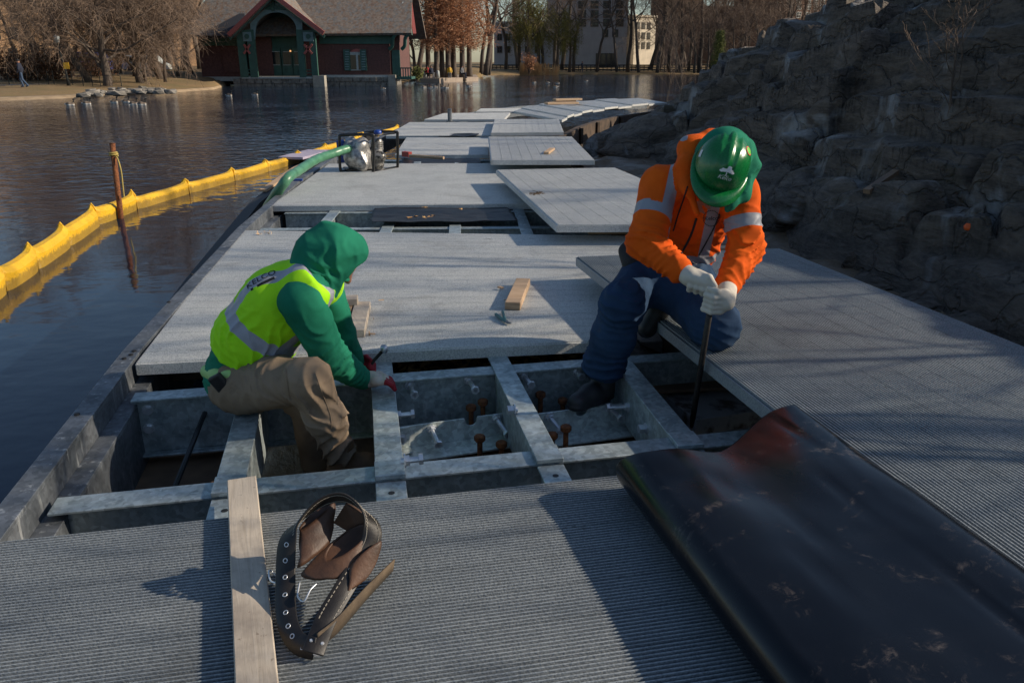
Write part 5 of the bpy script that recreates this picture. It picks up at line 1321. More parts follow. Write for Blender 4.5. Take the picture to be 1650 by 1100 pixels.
# hard hat: dome with a raised centre ridge and a brim that is longest in front
def hard_hat(c, up, fr, sd, parent):
    nu, nv = 72, 30; vs = []; fs = []
    def dome(a, t):                                     # a around, t 0 rim .. 1 top
        ca, sa = math.cos(a), math.sin(a); e = math.sin(t * math.pi / 2); r_ = math.cos(t * math.pi / 2) ** 0.72
        rx, rf = 0.106, 0.130
        ridge = 0.0065 * math.exp(-((sa * r_ * rx) / 0.013) ** 4) * (1 if t > 0.08 else 0) + 0.0030 * (math.exp(-(((abs(sa * r_ * rx)) - 0.036) / 0.005) ** 2)) * (t > 0.15) * (t < 0.85)
        ridge *= min(1.0, max(0.0, (t - 0.42) / 0.15)) if ca > 0 else 1.0
        k = 1 + ridge / 0.12
        return c + fr * (ca * r_ * rf * k) + sd * (sa * r_ * rx * k) + up * (0.128 * e * k)
    for j in range(nv + 1):
        for i in range(nu): vs.append(dome(2 * math.pi * i / nu, min(0.995, j / nv)))
    for j in range(nv):
        for i in range(nu): i2 = (i + 1) % nu; fs.append((j * nu + i, j * nu + i2, (j + 1) * nu + i2, (j + 1) * nu + i))
    fs.append(tuple(nv * nu + i for i in range(nu)))
    o = MB(); o.add(vs, fs); e = o.build('hard_hat', MAT['helmet'], parent, True)
    s = e.modifiers.new('solid', 'SOLIDIFY'); s.thickness = 0.004; s.offset = -1
    o = MB(); vs = []; fs = []                          # brim
    for i in range(nu):
        a = 2 * math.pi * i / nu; ca, sa = math.cos(a), math.sin(a); ext = 0.014 + 0.048 * max(0, ca) ** 2.2; dn = 0.004 + 0.016 * max(0, ca)
        p0 = c + fr * (ca * 0.128) + sd * (sa * 0.104) + up * 0.004; p1 = c + fr * (ca * (0.130 + ext)) + sd * (sa * (0.106 + ext * 0.75)) - up * dn
        vs += [p0, (p0 + p1) / 2 - up * 0.0005, p1, p1 - up * 0.006, (p0 + p1) / 2 - up * 0.006, p0 - up * 0.006]
    for i in range(nu):
        i2 = (i + 1) % nu
        for q in range(6): q2 = (q + 1) % 6; fs.append((i * 6 + q, i * 6 + q2, i2 * 6 + q2, i2 * 6 + q))
    o.add(vs, fs); o.build('brim', MAT['helmet'], e, True)
    return e, dome
hc = hd + h_up * 0.012 + h_fr * 0.004
hat, dome = hard_hat(hc, h_up, h_fr, h_sd, W1)
hsd = SDF(0.02)
class _HatSDF:
    def __call__(s, p):
        e = p - A(hc); x = e @ A(h_fr) / 0.130; y = e @ A(h_sd) / 0.106; z = e @ A(h_up) / 0.128
        r = (x * x + y * y) ** 0.5
        return (np.sqrt(r ** 2.778 + z ** 2) - 1.012) * 0.09
HS = _HatSDF()
lg = surf(HS, J(1169, 283, 2.6), ray(1169, 283), 1.0); ln = (lg - hc).normalized(); lx = -h_sd if (-h_sd).x > 0 else h_sd; lv = ln.cross(lx).normalized(); lx = lv.cross(ln)
if lv.z < 0: lv = -lv
tr = MB(); rr_ = random.Random(2)
for (x, y, r_) in ((0, .020, .0105), (-.010, .016, .0075), (.010, .016, .0075), (-.0175, .012, .005), (.0175, .012, .005), (0.004, .026, .006), (-.006, .025, .005)):
    tr.add([(x + r_ * math.cos(a) * 1.25, y + r_ * math.sin(a) * 0.8, 0) for a in np.linspace(0, 2 * math.pi, 9)[:-1]], [tuple(range(8))])
tr.add([(-.0018, .000, 0), (.0018, .000, 0), (.0012, .014, 0), (-.0012, .014, 0)], [(0, 1, 2, 3)]); tr.add([(-.008, -.0005, 0), (.010, -.0005, 0), (.010, .0008, 0), (-.008, .0008, 0)], [(0, 1, 2, 3)])
tm_ = tr.mesh(); tm_.transform(Matrix.Scale(1.25, 4)); decal('hat_emblem', tm_, HS, lg, lx, lv, ln, MAT['white_print'], hat, 0.0028, 0.05)
decal('hat_lettering', text_mesh('Kelco', 0.023, 0.25), HS, lg - lv * 0.0090, lx, lv, ln, MAT['white_print'], hat, 0.0028, 0.05)
MAT['sticker_red'] = simple('red_sticker', (0.75, 0.05, 0.02), rough=0.5); MAT['sticker_green'] = simple('lime_sticker', (0.10, 0.60, 0.03), rough=0.5)
sp_ = surf(HS, J(1207, 243, 2.6), ray(1207, 243), 1.0); sn = (sp_ - hc).normalized(); sx = sn.orthogonal().normalized(); sy = sn.cross(sx)
for r_, mt, lf in ((0.0185, 'sticker_red', 0.0006), (0.0145, 'sticker_green', 0.0012)):
    dk = MB(); dk.add([(r_ * math.cos(a), r_ * math.sin(a), 0) for a in np.linspace(0, 2 * math.pi, 21)[:-1]], [tuple(range(20))]); decal('sticker', dk.mesh(), HS, sp_, sx, sy, sn, MAT[mt], hat, lf, 0.05)
sp_ = surf(HS, J(1129, 247, 2.6), ray(1129, 247), 1.0); sn = (sp_ - hc).normalized(); sx = Vector((0, 0, 1)).cross(sn).normalized(); sy = sn.cross(sx)
dk = MB(); dk.add([(-.010, -.014, 0), (.010, -.014, 0), (.010, .014, 0), (-.010, .014, 0)], [(0, 1, 2, 3)]); decal('sticker', dk.mesh(), HS, sp_, sx, sy, sn, MAT['white_print'], hat, 0.0006, 0.05)
# jeans
ts = SDF(0.035)
ts.cap(hipR, hipL, 0.125, 0.125); ts.cap(pel, pel + Vector((0, 0, 0.06)), 0.14, 0.14, (side1[:], 1.2))
ts.cap(J(1045, 452, 3.48), J(1088, 470, 3.38), 0.10, 0.095); ts.chain([hipR, knR, knR.lerp(anR, 0.5), anR], [0.115, 0.094, 0.092, 0.100]); ts.chain([hipL, knL, anL], [0.128, 0.100, 0.080])
ts.post = folds([(knR, 0.12, A(anR - knR), 0.05, 0.009), (anR, 0.12, (0.25, 0, 1), 0.038, 0.012), (knL, 0.10, (0.6, 0, 0.8), 0.04, 0.008), (hipR.lerp(knR, 0.3), 0.12, (0.7, 0, 0.7), 0.05, 0.007), (hipL.lerp(knL, 0.4), 0.12, (0.8, -0.2, -0.4), 0.05, 0.008)], 0.004, 10, 6.0)
_p6 = ts.post; _end = A(anR); _en = unit(A(anR - knR))
def _hem1(p, d): return np.maximum(_p6(p, d), np.where(np.linalg.norm(p - _end, axis=1) < 0.2, (p - _end) @ _en - 0.035, -1))
ts.post = _hem1
sdf_mesh('jeans', ts, 0.006, MAT['jeans'], W1)
# black jacket hem / belt at his side
o = SDF(0.02); o.chain([J(1012, 405, 3.55), J(1020, 425, 3.50)], [0.045, 0.05]); sdf_mesh('waistband', o, 0.008, MAT['print'], W1)
# boots
def boot(ank, toe, up, mat, parent, name='boot', tall=0.16, r=0.055):
    ank = Vector(ank); toe = Vector(toe); up = Vector(up).normalized(); f = (toe - ank); f = (f - up * f.dot(up)).normalized(); sd = up.cross(f)
    s = SDF(0.025); heel = ank - up * 0.055 - f * 0.02
    s.chain([ank + up * tall, ank, ank - up * 0.045 + f * 0.01], [r, r * 0.95, r * 0.9]); s.chain([heel, ank - up * 0.05 + f * 0.09, ank - up * 0.065 + f * 0.185], [0.045, 0.048, 0.042], (sd[:], 1.05))
    gz = -0.098
    def post(p, d):                                     # flat sole with a welt
        h = (p - A(ank)) @ A(up)
        return np.maximum(d - 0.006 * ((h < gz + 0.022) & (h > gz)), gz - h)
    s.post = post
    return sdf_mesh(name, s, 0.006, mat, parent)
bR = Vector((toeR.x + 0.035, 3.36, -0.115)); boot(J(972, 612, 3.38), J(935, 650, 3.26), (0.05, 0.05, 1), MAT['boot'], W1, tall=0.14)
boot(anL + Vector((-0.02, 0.06, 0.0)), anL + Vector((-0.08, -0.1, -0.12)), (0.35, -0.85, 0.35), MAT['boot'], W1, tall=0.06)
# gloves on the bar
bd = (bpb - tpb).normalized(); view = Vector((0.22, 0.95, -0.2)).normalized(); rt = bd.cross(view).normalized()
if rt.x < 0: rt = -rt
tow = -(bd.cross(rt)).normalized()
if tow.y > 0: tow = -tow                                # towards the camera
def onbar(py): 
    t = (py - 468) / (688 - 468); return tpb + (bpb - tpb) * t
gl = SDF(0.016)                                          # left hand: fingers wrap round the front of the bar
c0 = onbar(482)
kn = [c0 + bd * (0.020 * (i - 1.5) + 0.004) + rt * (0.040 - 0.003 * abs(i - 1.2)) + tow * 0.020 for i in range(4)]
gl.chain([wrL, c0 + rt * 0.055 + tow * 0.002], [0.040, 0.034]); gl.cap(kn[0] - tow * 0.018, kn[3] - tow * 0.018, 0.026, 0.022)
hand_fingers(gl, [[kn[i], kn[i] - rt * 0.032 + tow * 0.014, kn[i] - rt * 0.060 - tow * 0.004, kn[i] - rt * 0.058 - tow * 0.030] for i in range(4)], 0.0115)
gl.chain([c0 + rt * 0.045 - bd * 0.02 + tow * 0.012, c0 - bd * 0.048 + tow * 0.022 + rt * 0.012, c0 - bd * 0.052 + tow * 0.012 - rt * 0.016], [0.016, 0.0125, 0.011], None, 0.008)
sdf_mesh('glove', gl, 0.0035, MAT['glove'], W1, None, 0.02, 1)
gr = SDF(0.016)                                          # right hand on top, knuckles towards the camera
kr0 = J(1116, 447, 2.965); kr1 = J(1141, 455, 2.935)
gr.chain([wrR, J(1112, 445, 3.0)], [0.041, 0.036]); gr.cap(J(1112, 446, 2.99), J(1136, 452, 2.955), 0.036, 0.028)
gr.cap(kr0, kr1, 0.022, 0.018)
ff = []
for i in range(4):
    k0 = kr0.lerp(kr1, i / 3.0); dwn = bd * 1.0 + rt * (-0.10 + 0.1 * i)
    ff.append([k0, k0 + dwn * 0.030 + tow * 0.012, k0 + dwn * 0.054 - tow * 0.004, k0 + dwn * 0.046 - tow * 0.026])
hand_fingers(gr, ff, 0.0115)
gr.chain([J(1125, 440, 2.98), J(1143, 447, 2.93), J(1152, 461, 2.92)], [0.016, 0.0125, 0.011], None, 0.008)
sdf_mesh('glove', gr, 0.0035, MAT['glove'], W1, None, 0.02, 1)

# ------------------------------------------------------------------ seated worker in lime vest
W2 = thing('person', P(395, 655, -0.05), 'seated worker in lime vest and green hood working on the frame bolts', 'person')
pel2 = J(388, 606, 3.06); bk1 = J(412, 545, 3.05); bk2 = J(455, 488, 3.04); nk2 = J(508, 448, 3.04); hd2 = J(531, 412, 3.06)
hR2 = J(392, 620, 2.97); kR2 = J(500, 612, 2.77); aR2 = J(546, 728, 2.86); hL2 = J(400, 606, 3.16); kL2 = J(500, 640, 3.05); aL2 = J(507, 742, 3.10)
sR2 = J(486, 484, 2.90); eR2 = J(534, 578, 2.98); wR2 = J(584, 611, 3.17); sL2 = J(518, 462, 3.20); eL2 = J(545, 540, 3.30); wL2 = J(572, 583, 3.42)
bs = SDF(0.03); bs.chain([pel2, bk1, bk2, nk2], [0.115, 0.115, 0.125, 0.085]); bs.chain([nk2, hd2], [0.06, 0.06])
bs.chain([nk2, sR2, eR2, wR2], [0.06, 0.06, 0.044, 0.033]); bs.chain([nk2, sL2, eL2, wL2], [0.06, 0.06, 0.044, 0.033]); bs.chain([hR2, kR2, aR2], [0.085, 0.06, 0.042]); bs.chain([hL2, kL2, aL2], [0.085, 0.06, 0.042])
u2 = Vector((0.62, 0.05, 0.78)).normalized(); f2 = Vector((0.75, 0.22, -0.62)); u2, f2, s2 = head_sdf(bs, hd2 + Vector((0.0, 0, -0.01)), u2, f2, 0.98)
sdf_mesh('body', bs, 0.008, MAT['skin'], W2)
for q in (-1, 1):
    o = MB(); o.lathe(hd2 + f2 * 0.080 + s2 * q * 0.033, f2, [(0, 0.011), (0.006, 0.008), (0.008, 0.002)], 8); o.build('eye', MAT['print'], W2, True)
# hoodie
tor2 = [pel2 + Vector((0.01, 0, 0.01)), bk1, bk2, nk2]; yax = (0, 1, 0)
h2 = SDF(0.035); h2.chain(tor2, [0.150, 0.140, 0.138, 0.095], (yax, 1.12))
h2.cap(nk2, sR2, 0.080, 0.078); h2.cap(nk2, sL2, 0.080, 0.078)
h2.chain([sR2, eR2, wR2], [0.082, 0.072, 0.046], None, 0.025); h2.chain([sL2, eL2, wL2], [0.09, 0.075, 0.05], None, 0.025)
h2.post = folds([(eR2, 0.10, (0.5, 0.2, -0.8), 0.04, 0.010), (eR2.lerp(wR2, 0.6), 0.08, A(wR2 - eR2), 0.035, 0.007), (sR2.lerp(eR2, 0.4), 0.10, (0.8, 0, 0.5), 0.06, 0.006), (pel2, 0.18, (0.2, 0, 1), 0.045, 0.007)], 0.003, 12, 9.0)
sdf_mesh('hoodie', h2, 0.006, MAT['hoodie'], W2)
hh = SDF(0.04)
hh.chain([hd2 + Vector((-0.035, 0, -0.005)), hd2 + Vector((0.035, 0, 0.022))], [0.108, 0.098]); hh.cap(hd2 + Vector((-0.03, 0, 0.05)), hd2 + Vector((-0.012, 0, 0.118)), 0.066, 0.016)
hh.chain([hd2 + Vector((0.035, 0, 0.022)), hd2 + Vector((0.095, 0.01, 0.02))], [0.095, 0.052]); hh.chain([hd2 + Vector((-0.03, 0, -0.03)), nk2 + Vector((-0.005, 0, 0.0))], [0.105, 0.105]); hh.chain([hd2 + Vector((0.015, 0, -0.05)), J(505, 478, 2.98)], [0.085, 0.05])
hh.post = folds([(hd2 + Vector((-0.05, -0.08, -0.06)), 0.09, (0.5, 0, 0.9), 0.05, 0.007), (hd2 + Vector((0.03, -0.08, -0.03)), 0.09, (0.9, 0, 0.2), 0.05, 0.005)], 0.003, 12, 4.0)
_p7 = hh.post; _fo = A(hd2 + f2 * 0.165 - u2 * 0.03)
def _cut2(p, d): e = p - _fo; return np.maximum(_p7(p, d), 0.108 - np.sqrt((e * e).sum(1)))
hh.post = _cut2
sdf_mesh('hood', hh, 0.006, MAT['hoodie'], W2)
o = SDF(0.01); o.cap(J(548, 446, 3.03), J(561, 451, 3.04), 0.014, 0.006, ((0, 1, 0), 3.5)); sdf_mesh('cap_brim', o, 0.004, MAT['hoodie'], W2)
# vest
vsd = SDF(0.03); vt = [pel2.lerp(bk1, 0.28), bk1, bk2, nk2.lerp(bk2, 0.12)]
vsd.chain(vt, [0.156, 0.156, 0.154, 0.112], (yax, 1.12)); vsd.cap(nk2.lerp(sR2, 0.25), nk2.lerp(sR2, 0.62), 0.100, 0.100); vsd.cap(nk2.lerp(sL2, 0.25), nk2.lerp(sL2, 0.62), 0.100, 0.100)
vsd.post = folds([(bk1 + Vector((0.03, -0.12, -0.02)), 0.14, (0.8, 0, -0.5), 0.055, 0.010), (bk1 + Vector((-0.1, -0.05, -0.05)), 0.12, (0.7, 0, 0.7), 0.05, 0.008)], 0.004, 12, 2.0)
_p8 = vsd.post; ax8 = unit(A(nk2 - bk1)); c8 = A(nk2)
hemn = unit(A(pel2 - bk1)); hemc = A(pel2.lerp(bk1, 0.42))
def _v8(p, d):
    d = _p8(p, d)
    d = np.maximum(d, (p - hemc) @ hemn + 0.035)                              # hem
    e = p - c8; d = np.maximum(d, e @ ax8 - 0.045)                            # neck edge
    return d
vsd.post = _v8
def stripe2(p):
    t, dd = chain_param(p, vt); e = p - A(bk1)
    lat = -(p[:, 1] - bk1.y)
    L1_ = (vt[1] - vt[0]).length
    hz = band((p - A(bk1)) @ unit(A(bk2 - bk1)), 0.050, 0.105)
    vt_ = band(lat, 0.082, 0.130); upper = ((p - A(bk1)) @ unit(A(bk2 - bk1))) > 0.06
    vt_ = np.where(upper, vt_, -1)
    return np.clip(np.maximum(hz, vt_), -0.02, 0.02)
vk = Skin(sdf_mesh('vest', vsd, 0.0055, MAT['lime'], W2, {'stripe': stripe2}))
o = SDF(0.02); o.chain([J(335, 598, 3.0), J(352, 606, 2.92), J(372, 604, 2.88)], [0.030, 0.030, 0.022]); sdf_mesh('vest_hem', o, 0.006, MAT['lime'], W2)
vc, _ = vk.hit(Vector((0, 0, CAM_H)), ray(421, 452), 8.0); vn = (-ray(419, 448)).normalized(); vn = (vn + Vector((-0.3, 0, 0.5))).normalized(); vx = Vector((0.83, 0.1, 0.46)); vx = (vx - vn * vx.dot(vn)).normalized(); vy_ = vn.cross(vx)
decal('back_lettering', text_mesh('KELCO', 0.040), vk, vc + vy_ * 0.012, vx, vy_, vn, MAT['print'], W2, 0.003)
dk = MB(); dk.add([(-.05, -.022, 0), (.05, -.022, 0), (.05, -.010, 0), (-.05, -.010, 0)], [(0, 1, 2, 3)]); decal('back_print', dk.mesh(), vk, vc, vx, vy_, vn, MAT['print'], W2, 0.003)
# trousers
t2 = SDF(0.04); t2.cap(hR2, hL2, 0.118, 0.118); t2.cap(pel2, pel2 + Vector((-0.02, 0, -0.02)), 0.130, 0.125)
t2.chain([hR2, hR2.lerp(kR2, 0.5), kR2, kR2.lerp(aR2, 0.5), aR2], [0.118, 0.098, 0.076, 0.074, 0.062]); t2.chain([hL2, kL2, aL2], [0.11, 0.085, 0.062])
t2.post = folds([(kR2 + Vector((0, 0, -0.03)), 0.11, (0.9, 0, 0.5), 0.05, 0.010), (aR2, 0.13, A(aR2 - kR2) + np.array([0.1, 0, 0.1]), 0.05, 0.016), (hR2.lerp(kR2, 0.35), 0.15, (0.95, 0, 0.3), 0.07, 0.007), (hR2, 0.12, (0.9, 0, -0.4), 0.06, 0.007), (kR2.lerp(aR2, 0.45), 0.10, (0.6, 0, 0.8), 0.06, 0.008)], 0.004, 10, 5.0)
_seat = -0.047
_p9 = t2.post
def _sit(p, d): return np.maximum(_p9(p, d), np.where((p[:, 0] < hR2.x + 0.13), _seat - p[:, 2], -1))
t2.post = _sit
tr2 = Skin(sdf_mesh('trousers', t2, 0.006, MAT['khaki'], W2))
# seam and cargo pocket
trace(tr2, [(508, 600), (518, 630), (532, 668), (534, 690)], 2.4, 0.0022, 'seam', MAT['khaki'], W2, 0.0005)
pkc, _ = tr2.hit(Vector((0, 0, CAM_H)), ray(440, 622), 8.0); o = MB()
dk = MB(); 
for i in range(8):
    for j in range(8): dk.add([(-.055 + i * .01375, -.06 + j * .015, 0), (-.055 + (i + 1) * .01375, -.06 + j * .015, 0), (-.055 + (i + 1) * .01375, -.06 + (j + 1) * .015, 0), (-.055 + i * .01375, -.06 + (j + 1) * .015, 0)], [(0, 1, 2, 3)])
pkn = (-ray(440, 622)).normalized(); pke = decal('cargo_pocket', dk.mesh(), tr2, pkc, (1, 0, 0.15), pkn.cross(Vector((1, 0, 0.15))), pkn, MAT['khaki'], W2, 0.004)
# phone holster on the belt
o = MB(); pc = J(357, 620, 2.86); o.box(pc, (0.058, 0.022, 0.10), axes=(Vector((0.8, -0.1, 0.45)), Vector((0.1, 1, 0.25)), Vector((-0.45, -0.2, 0.85)))); ph = o.build('phone_holster', MAT['boot'], W2); bevel(ph, 0.008, 2)
boot(J(551, 735, 2.87), J(610, 742, 2.90), (0, 0, 1), MAT['boot_tan'], W2, tall=0.05, r=0.052)
boot(J(512, 748, 3.12), J(560, 750, 3.12), (0, 0, 1), MAT['boot_tan'], W2, tall=0.05, r=0.052)
# gloves
def red_tip(c, d0, at):
    def f(p): return np.clip(((p - A(c)) @ unit(d0)) - at + 0.012 * fbm(p[:, 0] * 40, p[:, 1] * 40, p[:, 2] * 40, 2), -0.02, 0.02)
    return f
g2 = SDF(0.014); k0 = J(607, 608, 3.20); k1 = J(610, 617, 3.13); g2.chain([wR2, J(602, 611, 3.18)], [0.040, 0.034]); g2.cap(J(600, 609, 3.20), J(606, 613, 3.15), 0.030, 0.026)
ff = []
for i in range(4):
    k = k0.lerp(k1, i / 3.0); e_ = Vector((1, 0.12 - 0.05 * i, 0.02)); ff.append([k, k + e_ * 0.032 + Vector((0, 0, 0.004)), k + e_ * 0.056 + Vector((0, 0, -0.010)), k + e_ * 0.068 + Vector((0, 0, -0.030))])
hand_fingers(g2, ff, 0.0112); g2.chain([J(601, 604, 3.22), J(612, 602, 3.25), J(621, 606, 3.25)], [0.015, 0.012, 0.010], None, 0.008)
sdf_mesh('glove', g2, 0.004, MAT['glove_red'], W2, {'stripe': red_tip(k0, (1, 0, -0.1), 0.044)}, 0.02, 1)
g3 = SDF(0.014); g3.chain([wL2, J(582, 586, 3.44)], [0.040, 0.034]); g3.cap(J(580, 584, 3.45), J(584, 592, 3.42), 0.032, 0.030)
ff = []
for i in range(4):
    k = J(588, 581 + 4 * i, 3.43 - 0.01 * i); ff.append([k, k + Vector((0.026, -0.015, 0.006)), k + Vector((0.040, -0.006, -0.015)), k + Vector((0.030, 0.006, -0.032))])
hand_fingers(g3, ff, 0.0115); g3.chain([J(578, 576, 3.45), J(590, 575, 3.42), J(597, 580, 3.40)], [0.014, 0.012, 0.010], None, 0.008)
sdf_mesh('glove', g3, 0.004, MAT['glove_red'], W2, {'stripe': lambda p: np.full(len(p), 0.02)}, 0.02, 1)
wr_ = thing('ratchet_wrench', J(607, 590, 3.40), 'dark ratchet wrench held by the seated worker over the joist', 'wrench')
o = MB(); o.tube(catmull([J(590, 603, 3.38), J(600, 584, 3.40), J(612, 570, 3.42), J(619, 562, 3.42)], 5), 0.008, 8); o.build('handle', MAT['bar'], wr_, True)
o = MB(); o.lathe(J(619, 562, 3.42), (0, -0.6, 0.8), [(-0.014, 0.016), (0.014, 0.016)], 12); o.build('ratchet_head', MAT['bolt'], wr_, True)
# ================================================================== BOATHOUSE
MAT['brick_red'] = simple('dark_red_brick', (0.135, 0.060, 0.052), (0.085, 0.040, 0.036), rough=0.9, scale=6, bumps=0.3, bscale=20, bdist=0.02)
MAT['trim_green'] = simple('dark_green_trim', (0.035, 0.105, 0.082), (0.026, 0.078, 0.062), rough=0.6, scale=3)
MAT['trim_teal'] = simple('teal_grey_panel', (0.17, 0.26, 0.27), (0.13, 0.21, 0.22), rough=0.6, scale=3)
MAT['trim_red'] = simple('red_trim', (0.38, 0.10, 0.085), rough=0.6); MAT['trim_white'] = simple('pale_trim', (0.42, 0.45, 0.44), rough=0.6)
MAT['glass'] = simple('window_glass', (0.02, 0.025, 0.03), rough=0.08, scale=1); MAT['stone_base'] = simple('rough_stone_base', (0.26, 0.24, 0.21), (0.11, 0.10, 0.09), rough=0.95, scale=3, bumps=0.9, bscale=5, bdist=0.1)
MAT['stone_pale'] = simple('pale_stone_quoin', (0.36, 0.33, 0.28), (0.27, 0.25, 0.21), rough=0.9, scale=4)
m, nt, b = new_mat('slate_roof'); v = coords(nt, (1, 1, 1))
vr = nt.nodes.new('ShaderNodeTexVoronoi'); vr.inputs['Scale'].default_value = 4.5; L(nt, v, vr.inputs['Vector'])
L(nt, mix(nt, ramp(nt, nz(nt, v, 5, 6, 0.7), [(0.3, (0.3,) * 3), (0.7, (1,) * 3)]), (0.045, 0.040, 0.036), ramp(nt, vr.outputs['Color'], [(0.2, (0.20, 0.13, 0.095)), (0.5, (0.26, 0.21, 0.17)), (0.8, (0.18, 0.175, 0.17))])), b.inputs['Base Color'])
b.inputs['Roughness'].default_value = 0.85; MAT['slate'] = m
BY = 75.0
bh = thing('boathouse', J(480, 140, BY), 'red brick lakeside boathouse with slate roofs and an arched timber porch', 'building')
def bpt(px, py, dy=0.0): return J(px, py, BY + dy)
def brect(name, px0, px1, py0, py1, dy, depth, mat, parent=None):
    """wall slab: front face at dy, running back by depth"""
    a = bpt(px0, py1, dy); c = bpt(px1, py0, dy); o = MB()
    o.box(((a.x + c.x) / 2, BY + dy + depth / 2, (a.z + c.z) / 2), (abs(c.x - a.x), depth, abs(c.z - a.z))); return o.build(name, mat, parent or bh)
wl_l = brect('wall', 327, 392, 60, 131, 0.6, 7, MAT['brick_red']); wl_r = brect('wall', 512, 627, 55, 124, 0.0, 8, MAT['brick_red'])
wl_p = brect('wall', 408, 436, 60, 125, 0.35, 6, MAT['brick_red']); brect('wall', 484, 512, 60, 125, 0.35, 6, MAT['brick_red'])
brect('frieze', 325, 392, 56, 74, 0.48, 0.1, MAT['trim_green']); brect('frieze', 515, 629, 53, 71, -0.12, 0.1, MAT['trim_green'])
brect('sill_course', 325, 392, 124, 131, 0.45, 0.2, MAT['trim_white']); brect('sill_course', 518, 630, 121, 125, -0.15, 0.2, MAT['trim_white'])
# stone base built of courses
random.seed(8)
def base_course(px0, px1, py0, py1, dy, rows):
    a = bpt(px0, py1, dy); c = bpt(px1, py0, dy); hgt = (c.z - a.z) / rows
    core = MB(); core.box(((a.x + c.x) / 2, BY + dy + 4.1, (a.z + c.z) / 2), (c.x - a.x - 0.1, 8.0, c.z - a.z - 0.02)); bs_ = core.build('stone_base', MAT['stone_base'], bh)
    for r_ in range(rows):
        x = a.x
        while x < c.x - 0.05:
            w = min(random.uniform(0.5, 1.0), c.x - x); o = MB(); d_ = random.uniform(0.0, 0.12)
            o.box((x + w / 2, BY + dy + 0.06 - d_ / 2, a.z + hgt * (r_ + 0.5)), (w - 0.04, 0.2 + d_, hgt - 0.04)); e = o.build('stone', MAT['stone_base'], bs_); x += w
base_course(378, 508, 127, 143, -2.3, 2); base_course(508, 628, 124.5, 139.5, -0.2, 2)
brect('sill_course', 390, 508, 124, 127, -2.5, 0.4, MAT['trim_white'])
brect('quoin_pier', 505, 522, 122, 140, -2.6, 0.9, MAT['stone_pale']); brect('quoin_pier', 626, 637, 121, 139, -0.4, 0.9, MAT['stone_pale'])
brect('porch_floor', 391, 520, 123.5, 126, -2.3, 2.6, MAT['stone_pale'])
# main roof: eave line in front, ridge behind and above
def quad(name, pts, mat, parent=None, th=0.25):
    o = MB(); pts = [Vector(p) for p in pts]; n_ = (pts[1] - pts[0]).cross(pts[2] - pts[0]).normalized(); o.prism(pts, -n_ * th if n_.z > 0 else n_ * th); return o.build(name, mat, parent or bh)
e0 = bpt(300, 57, 0.2); e1 = bpt(662, 53, -1.2); r0 = Vector((e0.x + 2.6, BY + 5.5, e0.z + 6.0)); r1 = Vector((e1.x - 0.4, BY + 5.5, e1.z + 6.0))
e0.y = BY - 0.9; e1.y = BY - 0.9
mroof = quad('roof', [e0, e1, r1, r0], MAT['slate'])
quad('roof', [Vector((e0.x, BY + 12, e0.z)), Vector((e1.x, BY + 12, e1.z)), r1, r0], MAT['slate'])
quad('roof', [bpt(317, 58, -1.25), bpt(394, 57, -1.25), bpt(394, 22, 0.55), bpt(386, 22, 0.55)], simple('dark_slate', (0.035, 0.037, 0.045), rough=0.7))
# side gable at the right end with bargeboard and brackets
o = MB(); o.bar(bpt(668, 56, -0.5), bpt(659, -12, 3.2), 0.3, 0.22); o.build('bargeboard', MAT['trim_red'], bh)
o = MB(); o.prism([bpt(630, 55, 0.2), bpt(664, 57, 0.2), bpt(656, -12, 3.0), bpt(640, -12, 3.0)], (0.05, 0.4, 0)); o.build('gable_panel', MAT['trim_green'], bh)
o = MB(); o.bar(bpt(656, 55, -0.2), bpt(649, 5, 2.0), 0.12, 0.22); o.build('gable_moulding', MAT['trim_white'], bh)
brect('side_wall', 626.5, 643, 56, 124, 0.3, 7.0, MAT['brick_red'])
for (x0, x1) in ((627, 638), (647, 658)):
    o = MB(); o.tube(catmull([bpt(x0, 80, -0.2), bpt(x0 + 5, 74, -0.3), bpt(x0 + 6, 62, -0.5), bpt(x1, 55, -0.6)], 4), 0.16, 6); o.build('bracket', MAT['trim_green'], bh)
brect('side_door', 633, 643.5, 81, 122, 0.1, 0.2, MAT['trim_green'])
# balcony rail
brect('balcony_floor', 640, 663, 124, 128, -0.6, 3, MAT['trim_green'])
for px in (641, 645, 649, 653, 657, 661):
    brect('baluster', px, px + 1.0, 110, 124, -0.5, 0.06, MAT['trim_green'])
brect('balcony_rail', 639, 663, 109, 111, -0.55, 0.12, MAT['trim_green'])
# porch roof (front gable)
ap = bpt(438, -10, -3.3); lf = bpt(369, 57, -3.3); rt_ = bpt(522, 54, -3.3)
apb = ap + Vector((0.6, 8.0, 0.0)); lfb = lf + Vector((0.4, 4.2, 0)); rtb = rt_ + Vector((-0.8, 4.2, 0))
pr_ = quad('porch_roof', [lf, ap, apb, lfb], MAT['slate']); quad('porch_roof', [rt_, rtb, apb, ap], MAT['slate'])
for a, c in ((lf, ap), (rt_, ap)):
    o = MB(); o.bar(a + Vector((0, -0.12, 0)), c + Vector((0, -0.12, 0)), 0.16, 0.34); o.build('bargeboard', MAT['trim_red'], pr_)
    o = MB(); o.bar(a + Vector((0, 0.1, -0.28)), c + Vector((0, 0.1, -0.28)), 0.16, 0.22); o.build('bargeboard_backing', MAT['trim_green'], pr_)
